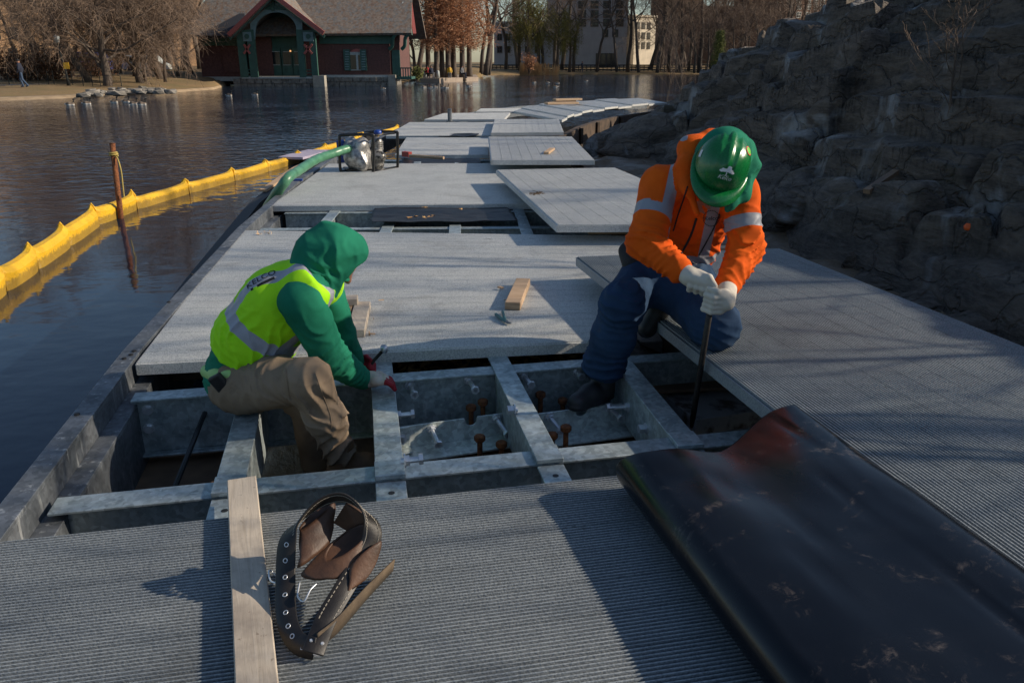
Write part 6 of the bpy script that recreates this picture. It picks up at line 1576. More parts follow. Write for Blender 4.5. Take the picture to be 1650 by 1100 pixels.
# arched porch front panel
PYd = -2.5
def pf(px, py): return bpt(px, py, PYd)
arch = [pf(411, 124)]; n_ = 14
arch += [pf(409, 88), pf(409.5, 70)]
for i in range(n_ + 1):
    t = math.pi * (1 - i / n_); arch.append(pf(444.5 + 33.5 * math.cos(t) , 50 - 30 * math.sin(t)))
arch += [pf(480.5, 70), pf(482, 88), pf(484, 124)]
outer = [pf(404, 124), pf(404, 50), pf(402, 30), pf(425, 12), pf(438, 2), pf(462, 12), pf(487, 30), pf(487, 50), pf(490, 124)]
o = MB(); k = len(arch); m_ = 40
def resample(pts, n):
    d = [0]
    for a, c in zip(pts[:-1], pts[1:]): d.append(d[-1] + (c - a).length)
    out = []
    for i in range(n):
        s = d[-1] * i / (n - 1); j = max(q for q in range(len(d)) if d[q] <= s + 1e-9); j = min(j, len(pts) - 2); t = (s - d[j]) / max(d[j + 1] - d[j], 1e-9); out.append(pts[j].lerp(pts[j + 1], t))
    return out
ia = resample(arch, m_); oa = resample(outer, m_); vs = []; th_ = Vector((0, 0.25, 0))
for p_, q_ in zip(ia, oa): vs += [p_, q_, p_ + th_, q_ + th_]
fs = []
for i in range(m_ - 1):
    a = 4 * i; c = a + 4; fs += [(a, c, c + 1, a + 1), (a + 2, a + 3, c + 3, c + 2), (a, a + 2, c + 2, c), (a + 1, c + 1, c + 3, a + 3)]
o.add(vs, fs); o.build('arch_panel', MAT['trim_teal'], bh)
o = MB(); o.bar(pf(440, -4), pf(440, 18), 0.2, 0.25); o.bar(pf(418, 14), pf(462, 14), 0.2, 0.2); o.bar(pf(440, 8), pf(424, 14), 0.12, 0.15); o.bar(pf(440, 8), pf(456, 14), 0.12, 0.15); o.build('gable_truss', MAT['trim_green'], bh)
for (x0, x1) in ((388, 392), (404, 408), (483, 487), (503, 507)):
    brect('post', x0, x1, 48, 125, -2.55, 0.3, MAT['trim_green'])
for (x0, x1) in ((392, 404), (489, 504)):
    brect('post_panel', x0, x1, 52, 67, -2.62, 0.12, MAT['trim_teal']); o = MB(); o.lathe(bpt((x0 + x1) / 2, 59, -2.66), (0, -1, 0), [(0, 0.2), (0.06, 0.2)], 12); o.build('roundel', MAT['trim_green'], bh)
    for (a, c) in (((x0 + 1, 72), (x1 - 1, 87)), ((x0 + 1, 87), (x1 - 1, 72))):
        o = MB(); o.bar(bpt(*a, -2.6), bpt(*c, -2.6), 0.12, 0.16); o.build('cross_brace', MAT['trim_red'], bh)
    for yq in (112, 117, 122): brect('porch_rail', x0, x1, yq, yq + 1.6, -2.5, 0.08, MAT['trim_green'])
    brect('beam', x0 - 4, x1 + 4, 49, 52, -2.6, 0.3, MAT['trim_green'])
# back wall of the porch: green doors, fan window
bw = brect('porch_back', 434, 487, 20, 124, 0.6, 0.3, MAT['trim_green'])
for (x0, x1) in ((436, 452), (455, 470), (473, 485)):
    dr = brect('door', x0, x1, 78, 124, 0.45, 0.12, MAT['trim_green']); brect('pane', x0 + 2, x1 - 2, 84, 104, 0.40, 0.06, MAT['glass'], dr)
    for yq in (83, 104.5): brect('door_rail', x0 + 1, x1 - 1, yq, yq + 1, 0.36, 0.05, MAT['trim_white'], dr)
o = MB(); o.prism([bpt(449 + 19 * math.cos(t), 50 - 17 * math.sin(t), 0.5) for t in np.linspace(0, math.pi, 13)], (0, 0.1, 0)); fw_ = o.build('fan_window', MAT['glass'], bh)
for t in (0.6, 1.25, 1.9, 2.5): o = MB(); o.bar(bpt(449, 50, 0.42), bpt(449 + 19 * math.cos(t), 50 - 17 * math.sin(t), 0.42), 0.08, 0.08); o.build('glazing_bar', MAT['trim_white'], fw_)
# arched window with shutters on the right wall
wn_ = brect('window', 564, 587, 84, 114, -0.10, 0.1, MAT['trim_white'])
o = MB(); o.prism([bpt(575.5 + 11 * math.cos(t), 85 - 6 * math.sin(t), -0.1) for t in np.linspace(0, math.pi, 11)], (0, 0.1, 0)); o.build('window_head', MAT['trim_red'], wn_)
for (x0, x1) in ((565.5, 574.5), (576.5, 585.5)): brect('pane', x0, x1, 89, 112, -0.14, 0.05, MAT['glass'], wn_)
brect('mullion', 574.8, 576.2, 85, 113, -0.17, 0.05, MAT['trim_white'], wn_)
for (x0, x1) in ((555, 563), (581.5, 589.5)):
    s_ = brect('shutter', x0, x1, 80, 114, -0.22, 0.08, MAT['trim_green'])
    for yq in range(83, 112, 4): brect('slat', x0 + 1, x1 - 1, yq, yq + 1.6, -0.27, 0.05, MAT['trim_teal'], s_)
brect('window', 362, 385, 84, 117, 0.45, 0.12, MAT['brick_red'])
# downpipe lamp (lit) by the porch door
m, nt, b = new_mat('porch_lamp_glow'); b.inputs['Emission Color'].default_value = (1.0, 0.45, 0.12, 1); b.inputs['Emission Strength'].default_value = 0.9; MAT['glow'] = m
o = MB(); o.lathe(bpt(468, 84, 0.2), (0, 0, 1), [(0, 0.07), (0.14, 0.07)], 8); o.build('porch_lamp', MAT['glow'], bh)

# ================================================================== OTHER BUILDINGS
MAT['tan_brick'] = simple('tan_brick', (0.50, 0.31, 0.17), (0.36, 0.22, 0.125), rough=0.9, scale=2.5, bumps=0.2, bscale=6)
MAT['conc_wall'] = simple('grey_concrete_wall', (0.38, 0.375, 0.37), (0.31, 0.31, 0.31), rough=0.9, scale=0.5)
MAT['cream'] = simple('cream_wall', (0.62, 0.54, 0.42), (0.48, 0.42, 0.33), rough=0.9, scale=0.7)
MAT['brown_brick'] = simple('brown_brick', (0.21, 0.115, 0.075), (0.14, 0.078, 0.052), rough=0.9, scale=1.5)
MAT['dark_brick'] = simple('dark_brick', (0.09, 0.065, 0.055), (0.06, 0.045, 0.04), rough=0.9, scale=1.5)
def building(name, px0, px1, top_py, Yd, depth, rz, mat, wins, label, frame_mat, base_z=-0.2, sidew=None):
    """wins: list of (column pixel centres, row pixel centres, width px, height px)"""
    a = J(px0, 100, Yd); c = J(px1, 100, Yd); tz = J((px0 + px1) / 2, top_py, Yd).z; w = c.x - a.x
    mid = (a + c) / 2
    t = thing(name, (mid.x, Yd, base_z), label, 'building', None, rz)
    o = MB(); o.box((0, depth / 2, (tz - base_z) / 2), (w, depth, tz - base_z)); wo_ = o.build('wall', mat, t, False, False)
    o = MB(); o.box((0, depth / 2, tz - base_z + 0.2), (w + 0.5, depth + 0.5, 0.4)); o.build('parapet', mat, t, False, False)
    sc = Yd / FOC * 0.95; mw = {}
    for (cols, rows, ww, wh) in wins:
        W_ = ww * sc; Hh = wh * sc
        if (ww, wh) not in mw:
            q = MB(); q.box((0, -0.03, 0), (W_ + 0.3, 0.12, Hh + 0.3)); f_me = q.mesh('window'); f_me.materials.append(frame_mat)
            q = MB(); q.box((0, -0.06, 0), (W_, 0.12, Hh)); p_me = q.mesh('pane'); p_me.materials.append(MAT['glass'])
            q = MB(); q.box((0, -0.11, 0), (0.12, 0.08, Hh)); q.box((0, -0.11, 0), (W_, 0.08, 0.12)); b_me = q.mesh('glazing_bar'); b_me.materials.append(frame_mat); mw[(ww, wh)] = (f_me, p_me, b_me)
        for cx in cols:
            for ry in rows:
                pt_ = J(cx, ry, Yd); f_ = bpy.data.objects.new('window', mw[(ww, wh)][0]); COL.objects.link(f_); f_.parent = t; f_.location = (pt_.x - mid.x, 0, pt_.z - base_z)
                for nm, me_ in (('pane', mw[(ww, wh)][1]), ('glazing_bar', mw[(ww, wh)][2])):
                    g_ = bpy.data.objects.new(nm, me_); COL.objects.link(g_); g_.parent = f_
    return t, w, tz
fm_white = simple('pale_window_frame', (0.55, 0.54, 0.50), rough=0.7); fm_dark = simple('dark_window_frame', (0.06, 0.055, 0.05), rough=0.7)
building('apartment_block', -120, 330, -90, 112, 20, math.radians(36), MAT['tan_brick'], [((-40, 8, 33, 78, 100, 150, 200, 235, 262, 290), (-45, -5, 24, 55, 88), 8, 14)], 'tan brick apartment block behind the bare trees on the lawn side', fm_dark)
t, w, tz = building('office_tower', 880, 1008, -120, 178, 26, math.radians(-6), MAT['conc_wall'], [((938, 958, 978, 998), (-32, -12, 8, 23, 37), 10, 9), ((975, 991), (54,), 7, 9), ((968, 985), (97,), 14, 18)], 'grey concrete tower with square windows across the lake', fm_dark)
for k in range(9):
    for y_ in range(3):
        o = MB(); o.box((w / 2 + 0.02, 4 + y_ * 7, 12 + k * 4.2 - 4), (0.12, 3.2, 2.0)); o.build('window', MAT['glass'], t, False, False)
building('office_wing', 796, 882, 38, 180, 18, math.radians(-4), MAT['conc_wall'], [((805, 818, 835, 850, 866), (60, 80), 6, 8)], 'lower grey concrete wing left of the tower', fm_dark)
building('cream_house', 1012, 1062, 28, 190, 14, math.radians(40), MAT['cream'], [((1022, 1035, 1048), (42, 58, 74), 6, 8)], 'sunlit cream building beside the grey tower', fm_dark)
building('brick_tower', 1088, 1128, -60, 215, 14, math.radians(22), MAT['brown_brick'], [((1095, 1107, 1119), (-20, -5, 12), 6, 8)], 'brown brick tower standing above the far trees', fm_dark)
building('dark_block', 1124, 1246, 13, 230, 16, math.radians(5), MAT['dark_brick'], [((1140, 1160, 1180, 1200, 1220), (24, 38), 7, 8)], 'dark low block with a water tank frame on its roof', fm_dark)
building('brick_apartments', 1236, 1420, -40, 205, 18, math.radians(26), MAT['brown_brick'], [((1253, 1270, 1290, 1306, 1320, 1336, 1356, 1376), (-14, 2, 13, 26, 40, 54), 8, 7)], 'brown brick apartments with white windows behind the rock', fm_white)
o = MB(); q = J(1174, 12, 228)
for dx in (-1.2, 1.2):
    for dy in (-1.2, 1.2): o.tube([q + Vector((dx, dy, -0.3)), q + Vector((dx * .8, dy * .8, 2.5))], 0.2, 4)
o.box(q + Vector((0, 0, 2.5)), (3, 3, 0.3)); o.lathe(q + Vector((0, 0, 2.65)), (0, 0, 1), [(0, 1.5), (2.5, 1.5), (3.5, 0.2)], 12); tag(o.build('water_tank', MAT['dark_brick']), 'rooftop water tank on a steel frame above the dark block', 'water tank')
# street fence / dark hedge line along the far shore
MAT['fence_dark'] = simple('dark_railing', (0.02, 0.022, 0.02), rough=0.8)
fe = thing('railing', J(950, 116, 150), 'long dark railing along the far shore road', 'railing')
for k in range(60):
    q = J(780 + k * 6.6, 117.5, 152); o = MB(); o.box((q.x, 152, 0.0), (0.12, 0.12, 1.6)); o.build('railing_post', MAT['fence_dark'], fe)
for zz in (0.72, 0.35, 0.0, -0.35):
    a = J(780, 117, 152); c = J(1180, 117, 152); o = MB(); o.box(((a.x + c.x) / 2, 152, zz), (c.x - a.x, 0.08, 0.2)); o.build('railing_bar', MAT['fence_dark'], fe)

# ================================================================== TREES
MAT['bark'] = simple('grey_brown_bark', (0.13, 0.10, 0.078), (0.065, 0.05, 0.04), rough=0.95, scale=3, stretch=(3, 3, 0.6), bumps=0.5, bscale=8, bdist=0.03)
MAT['twig'] = simple('brown_twigs', (0.24, 0.165, 0.115), (0.15, 0.105, 0.075), rough=0.95, scale=0.7)
MAT['rust_leaf'] = simple('rust_needles', (0.42, 0.20, 0.095), (0.29, 0.14, 0.075), rough=0.9, scale=0.9)
MAT['willow'] = simple('olive_willow_leaf', (0.20, 0.17, 0.030), (0.10, 0.092, 0.022), rough=0.9, scale=0.6)
MAT['bush'] = simple('red_brown_leaf', (0.16, 0.065, 0.030), (0.085, 0.045, 0.022), rough=0.9, scale=1.2)
MAT['conifer'] = simple('yellow_green_conifer', (0.16, 0.17, 0.03), (0.05, 0.07, 0.02), rough=0.9, scale=1.5)
MAT['reed'] = simple('dry_reed', (0.45, 0.30, 0.14), (0.30, 0.19, 0.09), rough=0.95, scale=1.5)
def rvec(r): return Vector((r.gauss(0, 1), r.gauss(0, 1), r.gauss(0, 1)))
def bare_tree(seed, H, r0, fork=0.3, spread=0.9, counts=(7, 7, 7, 6), droop=0.0, upb=0.25, lean=(0, 0), shape=1.0, twigr=0.009, limbf=0.62):
    r = random.Random(seed); tk = MB(); cr = MB()
    def grow(p, d, Ls, rad, lvl):
        n = (7, 6, 4, 3, 2)[min(lvl, 4)]; pts = [p]; rads = [rad]; q = p.copy(); dd = d.copy()
        for i in range(n):
            dd = (dd + rvec(r) * (0.10 if lvl == 0 else 0.22) + Vector((0, 0, upb * 0.35 if lvl in (1, 2) else -droop * (lvl > 2)))).normalized()
            q = q + dd * (Ls / n); pts.append(q.copy()); rads.append(max(rad * (1 - 0.72 * (i + 1) / n), twigr * 0.6))
        (tk if lvl <= 1 else cr).tube(pts, rads, (9, 6, 4, 3, 3)[min(lvl, 4)], cap=(lvl == 0))
        if lvl >= len(counts): return
        m_ = counts[lvl]
        for k in range(m_):
            t = (fork + (1 - fork) * (k + r.random()) / m_) if lvl == 0 else (0.22 + 0.78 * (k + r.random()) / m_)
            j = min(int(t * n), n - 1); f = t * n - j; pp_ = pts[j].lerp(pts[j + 1], f); bd_ = (pts[j + 1] - pts[j]).normalized()
            az = 2.4 * k + r.uniform(-0.5, 0.5) + seed; o1 = bd_.orthogonal().normalized(); o2 = bd_.cross(o1); side_ = o1 * math.cos(az) + o2 * math.sin(az)
            ang = spread * r.uniform(0.75, 1.2) * (1.0 if lvl == 0 else 0.8); nd = (bd_ * math.cos(ang) + side_ * math.sin(ang)).normalized()
            LL = Ls * (limbf if lvl == 0 else 0.52) * r.uniform(0.75, 1.2) * (1.15 - 0.5 * t * shape)
            rr = max(rads[j] * (0.42 if lvl == 0 else 0.45), twigr)
            grow(pp_, nd, LL, rr, lvl + 1)
    grow(Vector((0, 0, -0.3)), Vector((lean[0], lean[1], 1)).normalized(), H, r0, 0)
    a = tk.mesh('trunk', True); a.materials.append(MAT['bark']); c = cr.mesh('crown'); c.materials.append(MAT['twig']); return a, c
def tree_thing(meshes, loc, sc, rz, label, group=None, name='bare_tree', parts=('trunk', 'crown'), cat='tree'):
    t = thing(name, loc, label, cat, group, rz); t.scale = (sc, sc, sc) if not isinstance(sc, tuple) else sc
    for nm, me_ in zip(parts, meshes):
        o = bpy.data.objects.new(nm, me_); COL.objects.link(o); o.parent = t
    return t
KIND = ['broad crowned', 'tall forked', 'tall slender', 'low bushy']
TV = [bare_tree(1, 9.0, 0.26, 0.28, 0.95, (8, 8, 8, 6)), bare_tree(2, 12.0, 0.30, 0.35, 0.75, (8, 7, 7, 6)), bare_tree(3, 13.0, 0.22, 0.30, 0.62, (9, 7, 6, 5)), bare_tree(4, 7.0, 0.14, 0.12, 0.8, (9, 7, 7, 5))]
SPR = bare_tree(14, 4.4, 0.27, 0.22, 1.05, (13, 10, 9, 7), droop=0.22, upb=0.10, shape=0.5, twigr=0.009, limbf=1.05)
def at_ground(px, Yd, z): q = J(px, 100, Yd); return Vector((q.x, Yd, z))
tree_thing(SPR, at_ground(166, 58.5, -0.25), 1.25, 0.3, 'wide spreading bare tree in front of the lamp and lawn fence')
tree_thing(SPR, at_ground(222, 63.5, -0.15), 1.15, 2.1, 'second spreading bare tree between the first and the boathouse')
tree_thing(SPR, at_ground(112, 68, -0.05), 1.25, 4.0, 'third spreading bare tree behind the lamp post')
tree_thing(bare_tree(15, 9.0, 0.28, 0.3, 0.9, (8, 8, 7, 6), lean=(-0.55, 0)), at_ground(142, 63, -0.1), 1.0, 0.0, 'leaning bare tree behind the spreading tree on the lawn')
tree_thing(bare_tree(16, 11.0, 0.13, 0.45, 0.6, (7, 6, 6, 5), lean=(-0.22, 0)), at_ground(40, 68, 0.0), 1.0, 0.0, 'slender leaning bare tree at the tan apartment corner')
rng = random.Random(21)
gA = 'bare trees on the lawn side'; lA = 'tall bare winter tree among others between the lawn and the apartment block'
for (px, Yd, vi, sc) in ((-40, 62, 1, 1.1), (70, 80, 1, 1.2), (108, 76, 0, 1.3), (118, 92, 2, 1.3), (185, 78, 1, 1.2), (215, 72, 0, 1.2), (238, 84, 2, 1.3), (255, 69, 0, 1.1), (268, 90, 1, 1.25), (285, 74, 3, 1.3), (292, 88, 1, 1.3), (306, 80, 0, 1.2), (320, 96, 2, 1.3), (230, 65, 3, 1.0), (262, 64, 3, 0.9), (200, 88, 3, 1.2), (150, 90, 1, 1.3), (340, 100, 1, 1.3), (205, 100, 0, 1.5), (90, 100, 2, 1.4), (170, 102, 2, 1.4), (275, 104, 0, 1.5), (245, 98, 3, 1.6)):
    where = 'before the tan apartment block' if Yd > 85 else ('behind the parked vehicles' if Yd > 74 else 'on the lawn near the boathouse' if px > 180 else 'on the lawn beside the walker')
    tree_thing(TV[vi], at_ground(px, Yd, 0.1), sc, rng.uniform(0, 6.3), '%s bare tree %s' % (KIND[vi], where), gA + ' ' + where)
gB = 'bare trees behind the boathouse'; lB = 'tall bare winter tree behind or beside the boathouse roof'
for (px, Yd, vi, sc) in ((650, 96, 0, 1.3), (668, 92, 3, 1.4), (672, 108, 1, 1.2), (700, 112, 0, 1.4), (730, 118, 1, 1.4), (782, 112, 1, 1.25), (786, 120, 0, 1.5), (660, 120, 2, 1.4), (775, 125, 2, 1.4), (640, 115, 1, 1.4)):
    where = 'behind the redwoods' if px > 690 else 'between the boathouse gable and the redwoods'
    tree_thing(TV[vi], at_ground(px, Yd, 0.0), sc, rng.uniform(0, 6.3), '%s bare tree %s' % (KIND[vi], where), gB + ' ' + where)
gC = 'bare trees on the far shore'; lC = 'tall bare winter tree on the far shore in front of the city buildings'
for (px, Yd, vi, sc) in ((815, 150, 2, 1.5), (835, 158, 1, 1.5), (875, 148, 2, 1.4), (905, 155, 1, 1.5), (925, 150, 2, 1.5), (962, 150, 2, 1.3), (995, 146, 2, 1.25), (1012, 150, 1, 1.3), (1030, 144, 2, 1.4), (1048, 158, 1, 1.4), (1060, 142, 2, 1.5), (1078, 150, 1, 1.4), (1095, 146, 0, 1.5), (1110, 156, 2, 1.5), (1128, 148, 1, 1.5), (1148, 156, 0, 1.5), (1170, 150, 1, 1.5), (1188, 160, 0, 1.6), (1205, 152, 2, 1.4), (1225, 160, 0, 1.6), (1245, 150, 1, 1.4), (1270, 158, 0, 1.5), (1290, 152, 2, 1.3), (1315, 160, 0, 1.5), (1340, 156, 3, 1.6), (1065, 170, 0, 1.7), (1105, 172, 1, 1.6), (1145, 174, 0, 1.7), (1185, 176, 1, 1.6), (1225, 178, 0, 1.7), (1265, 176, 1, 1.7), (1120, 140, 3, 1.5), (1090, 139, 3, 1.3), (1160, 141, 3, 1.5), (1200, 142, 3, 1.5), (1240, 143, 3, 1.6), (1180, 138, 3, 1.2), (1220, 139, 3, 1.3), (1140, 137, 3, 1.2), (895, 170, 0, 1.7)):
    where = ('before the grey concrete wing' if px < 885 else 'before the grey concrete tower' if px < 1010 else 'before the sunlit cream building' if px < 1070 else 'before the brown brick tower' if px < 1135 else 'before the dark low block' if px < 1240 else 'before the brick apartments above the rock')
    tree_thing(TV[vi], at_ground(px, Yd, 0.0), sc, rng.uniform(0, 6.3), '%s bare tree on the far shore %s' % (KIND[vi], where), gC + ' ' + where)
# dawn redwoods: straight trunks with tiers of rusty needles
def leaf_cards(mbx, c, n, sp, size, r, squash=0.5):
    for _ in range(n):
        p = c + Vector((r.gauss(0, sp), r.gauss(0, sp), r.gauss(0, sp * squash))); a = rvec(r).normalized() * size * r.uniform(0.6, 1.3); b_ = rvec(r).normalized() * size * r.uniform(0.3, 0.8)
        mbx.add([p - a, p + b_, p + a, p - b_], [(0, 1, 2, 3)])
def redwood(seed, H, R):
    r = random.Random(seed); tk = MB(); cr = MB(); tk.tube([(0, 0, -0.3), (0, 0, 1.0), (0, 0, H * 0.5), (0, 0, H)], [0.42, 0.28, 0.17, 0.03], 9)
    for k in range(170):
        t = 0.17 + 0.81 * k / 170.0; z = H * t; az = k * 2.4 + r.uniform(-.3, .3); Ls = R * (1 - t) ** 0.75 * r.uniform(0.7, 1.1) + 0.3; d = Vector((math.cos(az), math.sin(az), 0.18))
        p0 = Vector((0, 0, z)); p1 = p0 + d * Ls * 0.6; p2 = p0 + d * Ls + Vector((0, 0, -0.18 * Ls)); cr.tube([p0, p1, p2], [0.045, 0.025, 0.008], 3)
        for q in range(int(5 + Ls * 3)): f = 0.25 + 0.75 * r.random(); leaf_cards(cr, p0.lerp(p2, f) + Vector((0, 0, -0.05)), 9, 0.24, 0.07, r, 0.6)
    a = tk.mesh('trunk', True); a.materials.append(MAT['bark']); c = cr.mesh('crown'); c.materials.append(MAT['rust_leaf']); return a, c
RW = [redwood(1, 17, 3.6), redwood(2, 19, 4.2)]
for k, (px, Yd, vi, sc) in enumerate(((703, 90, 0, 0.95), (712, 92, 1, 1.0), (722, 91, 0, 1.05), (731, 93, 1, 1.0), (745, 92, 1, 1.08), (756, 97, 0, 1.1), (690, 99, 1, 1.1))):
    tree_thing(RW[vi], at_ground(px, Yd, -0.35), sc, k * 1.1, '%s rusty brown dawn redwood in the clump beside the plaza' % ('taller' if vi else 'shorter'), 'dawn redwoods by the plaza', 'redwood_tree')
# willows with trailing olive strands
def willow(seed, H, R):
    r = random.Random(seed); tk = MB(); cr = MB(); tk.tube([(0, 0, -0.3), (0.2, 0, H * 0.3), (0.1, 0.2, H * 0.7)], [0.4, 0.3, 0.12], 8)
    for k in range(26):
        az = k * 2.4; t = 0.35 + 0.55 * (k / 26.0); p0 = Vector((0.15, 0.1, H * t)); d = Vector((math.cos(az), math.sin(az), 0.75)); p1 = p0 + d * R * r.uniform(0.5, 0.95); tk.tube([p0, p0.lerp(p1, 0.5) + Vector((0, 0, 0.3)), p1], [0.09, 0.06, 0.02], 4)
        for q in range(9):
            s0 = p0.lerp(p1, 0.4 + 0.6 * r.random()) + Vector((r.gauss(0, .3), r.gauss(0, .3), 0.2)); Ls = r.uniform(1.2, 4.0); cr.tube([s0, s0 + Vector((r.gauss(0, .2), r.gauss(0, .2), -Ls * 0.5)), s0 + Vector((r.gauss(0, .3), r.gauss(0, .3), -Ls))], [0.014, 0.011, 0.006], 3)
            for w in range(8): leaf_cards(cr, s0 + Vector((0, 0, -Ls * r.random())), 3, 0.16, 0.11, r, 1.2)
    a = tk.mesh('trunk', True); a.materials.append(MAT['bark']); c = cr.mesh('crown'); c.materials.append(MAT['willow']); return a, c
WL = willow(3, 12, 3.6)
for k, (px, Yd, sc) in enumerate(((850, 143, 1.15), (868, 147, 0.9), (838, 150, 1.0), (898, 145, 0.85), (918, 148, 0.75))):
    tree_thing(WL, at_ground(px, Yd, -0.2), sc, k * 1.7, '%s on the far shore' % ('tallest olive green willow with trailing strands', 'olive willow standing behind the reeds', 'olive willow before the grey concrete wing', 'low olive willow beside the grey tower', 'smallest olive willow at the foot of the grey tower')[k], 'willows on the far shore', 'willow_tree')
# small conifer, shrubs, reeds
def bushy(seed, R, Hh, mat, n=260, size=0.09, stems=14):
    r = random.Random(seed); tk = MB(); cr = MB()
    for k in range(stems):
        az = k * 2.4; e = Vector((math.cos(az) * R * r.uniform(.3, .9), math.sin(az) * R * r.uniform(.3, .9), Hh * r.uniform(.6, 1))); tk.tube([(0, 0, -0.1), e * 0.5 + Vector((0, 0, 0.1)), e], [0.03, 0.02, 0.006], 4)
        for q in range(n // stems): leaf_cards(cr, e * r.uniform(0.35, 1.05), 4, R * 0.22, size, r, 0.8)
    a = tk.mesh('stems'); a.materials.append(MAT['bark']); c = cr.mesh('foliage'); c.materials.append(mat); return a, c
BU = bushy(4, 1.5, 1.7, MAT['bush'])
for k, (px, Yd) in enumerate(((8, 63), (25, 64), (40, 62.5), (56, 64), (72, 63), (86, 65), (150, 70), (162, 72))):
    tree_thing(BU, at_ground(px, Yd, -0.1), 1.0 + 0.2 * (k % 3), k * 1.3, 'red brown leafy shrub in the hedge behind the lamp post', 'shrubs behind the lawn', 'shrub', ('stems', 'foliage'), 'shrub')
CN = redwood(9, 6.0, 1.1); CN[1].materials.clear(); CN[1].materials.append(MAT['conifer'])
tree_thing(CN, at_ground(1157, 120, -0.2), 0.95, 0.0, 'small yellow green conifer beyond the rock slope', None, 'conifer_tree')
RB = bushy(6, 1.1, 2.6, MAT['rust_leaf'], 300, 0.10); tree_thing(RB, at_ground(853, 131, -0.5), 1.15, 0, 'round rust coloured shrub behind the reeds', None, 'shrub', ('stems', 'foliage'), 'shrub')
GS = bushy(7, 0.9, 1.2, MAT['conifer'], 200, 0.09); tree_thing(GS, at_ground(672, 84, -0.5), 1.0, 0, 'yellow green shrub between the balcony and the plaza', None, 'shrub', ('stems', 'foliage'), 'shrub')
rng = random.Random(31); o = MB()
for k in range(420):
    px = rng.choice((rng.uniform(838, 872), rng.uniform(838, 900))); q = J(px, 100, rng.uniform(133.0, 136.0)); h = rng.uniform(0.5, 2.0)
    o.tube([(q.x, q.y, -0.8), (q.x + rng.gauss(0, .12), q.y, -0.75 + h)], [0.03, 0.05], 3, cap=False)
tag(o.build('reeds', MAT['reed']), 'tan dry reeds standing at the far water edge', 'reeds', kind='stuff')
# bare shrubs at the foot and on the face of the rock
SH = bare_tree(41, 2.2, 0.022, 0.02, 0.5, (12, 5, 4), twigr=0.004)
tree_thing(SH, P(1075, 158, -0.3), 1.1, 0.5, 'bare twiggy shrub where the rock meets the far walk', None, 'shrub', ('stems', 'twigs'), 'shrub')
SH2 = bare_tree(44, 2.6, 0.03, 0.05, 0.55, (10, 5, 4), twigr=0.004)
tree_thing(SH2, P(1098, 150, -0.2), 1.15, 1.5, 'taller bare shrub on the lower rock slope', None, 'shrub', ('stems', 'twigs'), 'shrub')
SH3 = bare_tree(46, 1.15, 0.016, 0.25, 0.45, (8, 5, 4), twigr=0.0025)
qs = on_rock(1518, 225); tree_thing(SH3, qs + Vector((0, 0, 0.25)), 1.0, 0.0, 'thin bare sapling growing from the diagonal crack in the cliff', None, 'sapling', ('stems', 'twigs'), 'sapling')
# trees on top of the rock, right of the view: they throw the dappled streaks over the deck
gD = 'bare trees on top of the rock'
THIN = [bare_tree(51, 10.5, 0.11, 0.40, 0.6, (6, 5, 4)), bare_tree(52, 11.5, 0.10, 0.35, 0.5, (7, 5, 4))]
for (x, y, vi, sc) in ((20, 2.4, 0, 1.0), (27, 5.4, 1, 1.0), (19, -1.5, 1, 0.9), (25, 8.3, 0, 1.05), (24, 13.0, 1, 1.0), (28, 17.5, 0, 1.1)):
    z = float(rock_z(np.array([[x]]), np.array([[y]]))[0, 0]); tree_thing(THIN[vi], (x, y, z - 0.1), sc, x, 'slender bare winter tree rooted on top of the rock outcrop', gD)

for k, (x, y) in enumerate(((5.4, 2.2), (5.9, 3.3), (5.3, 4.3), (6.3, 5.2), (5.7, 1.2))):  # out-of-view shrubs added to throw twig shade over the large raised panel
    z = float(rock_z(np.array([[x]]), np.array([[y]]))[0, 0]); tree_thing(SH2, (x, y, z - 0.05), 0.95, k * 1.9, 'unseen bare shrub added on the upper rock to shade the walk', 'unseen shade shrubs on the upper rock', 'shrub', ('stems', 'twigs'), 'shrub')
# ================================================================== LAMP, SIGN, FENCE, VAN
q = at_ground(104, 56.5, -0.28); lp = thing('lamp_post', q, 'dark park lamp post with a yellow sign beside the lawn path', 'lamp post')
o = MB(); o.tube([q, q + Vector((0, 0, 0.6)), q + Vector((-0.25, 0, 2.7))], [0.13, 0.07, 0.045], 8); o.build('post', MAT['fence_dark'], lp, True)
o = MB(); o.lathe(q + Vector((-0.25, 0, 2.7)), (0, 0, 1), [(0, 0.08), (0.08, 0.14), (0.42, 0.19), (0.5, 0.12), (0.6, 0.02)], 10); o.build('lantern', MAT['trim_white'], lp, True)
o = MB(); o.box(q + Vector((0.12, -0.1, 1.32)), (0.36, 0.04, 0.42), rz=0.1); o.build('sign_plate', MAT['yellow'], lp)
wf = thing('wire_fence', at_ground(110, 57, -0.2), 'low dark wire fence with thin posts along the lawn', 'fence')
for px in (8, 32, 56, 72, 81, 111, 128, 143, 156, 190): o = MB(); q = at_ground(px, 57, -0.3); o.tube([q, q + Vector((0, 0, 1.0))], 0.025, 5); o.build('fence_post', MAT['fence_dark'], wf)
for zz in (0.1, 0.4, 0.68): a = at_ground(8, 57, zz); c = at_ground(190, 57, zz); o = MB(); o.tube([a, c], 0.008, 4); o.build('wire', MAT['fence_dark'], wf)
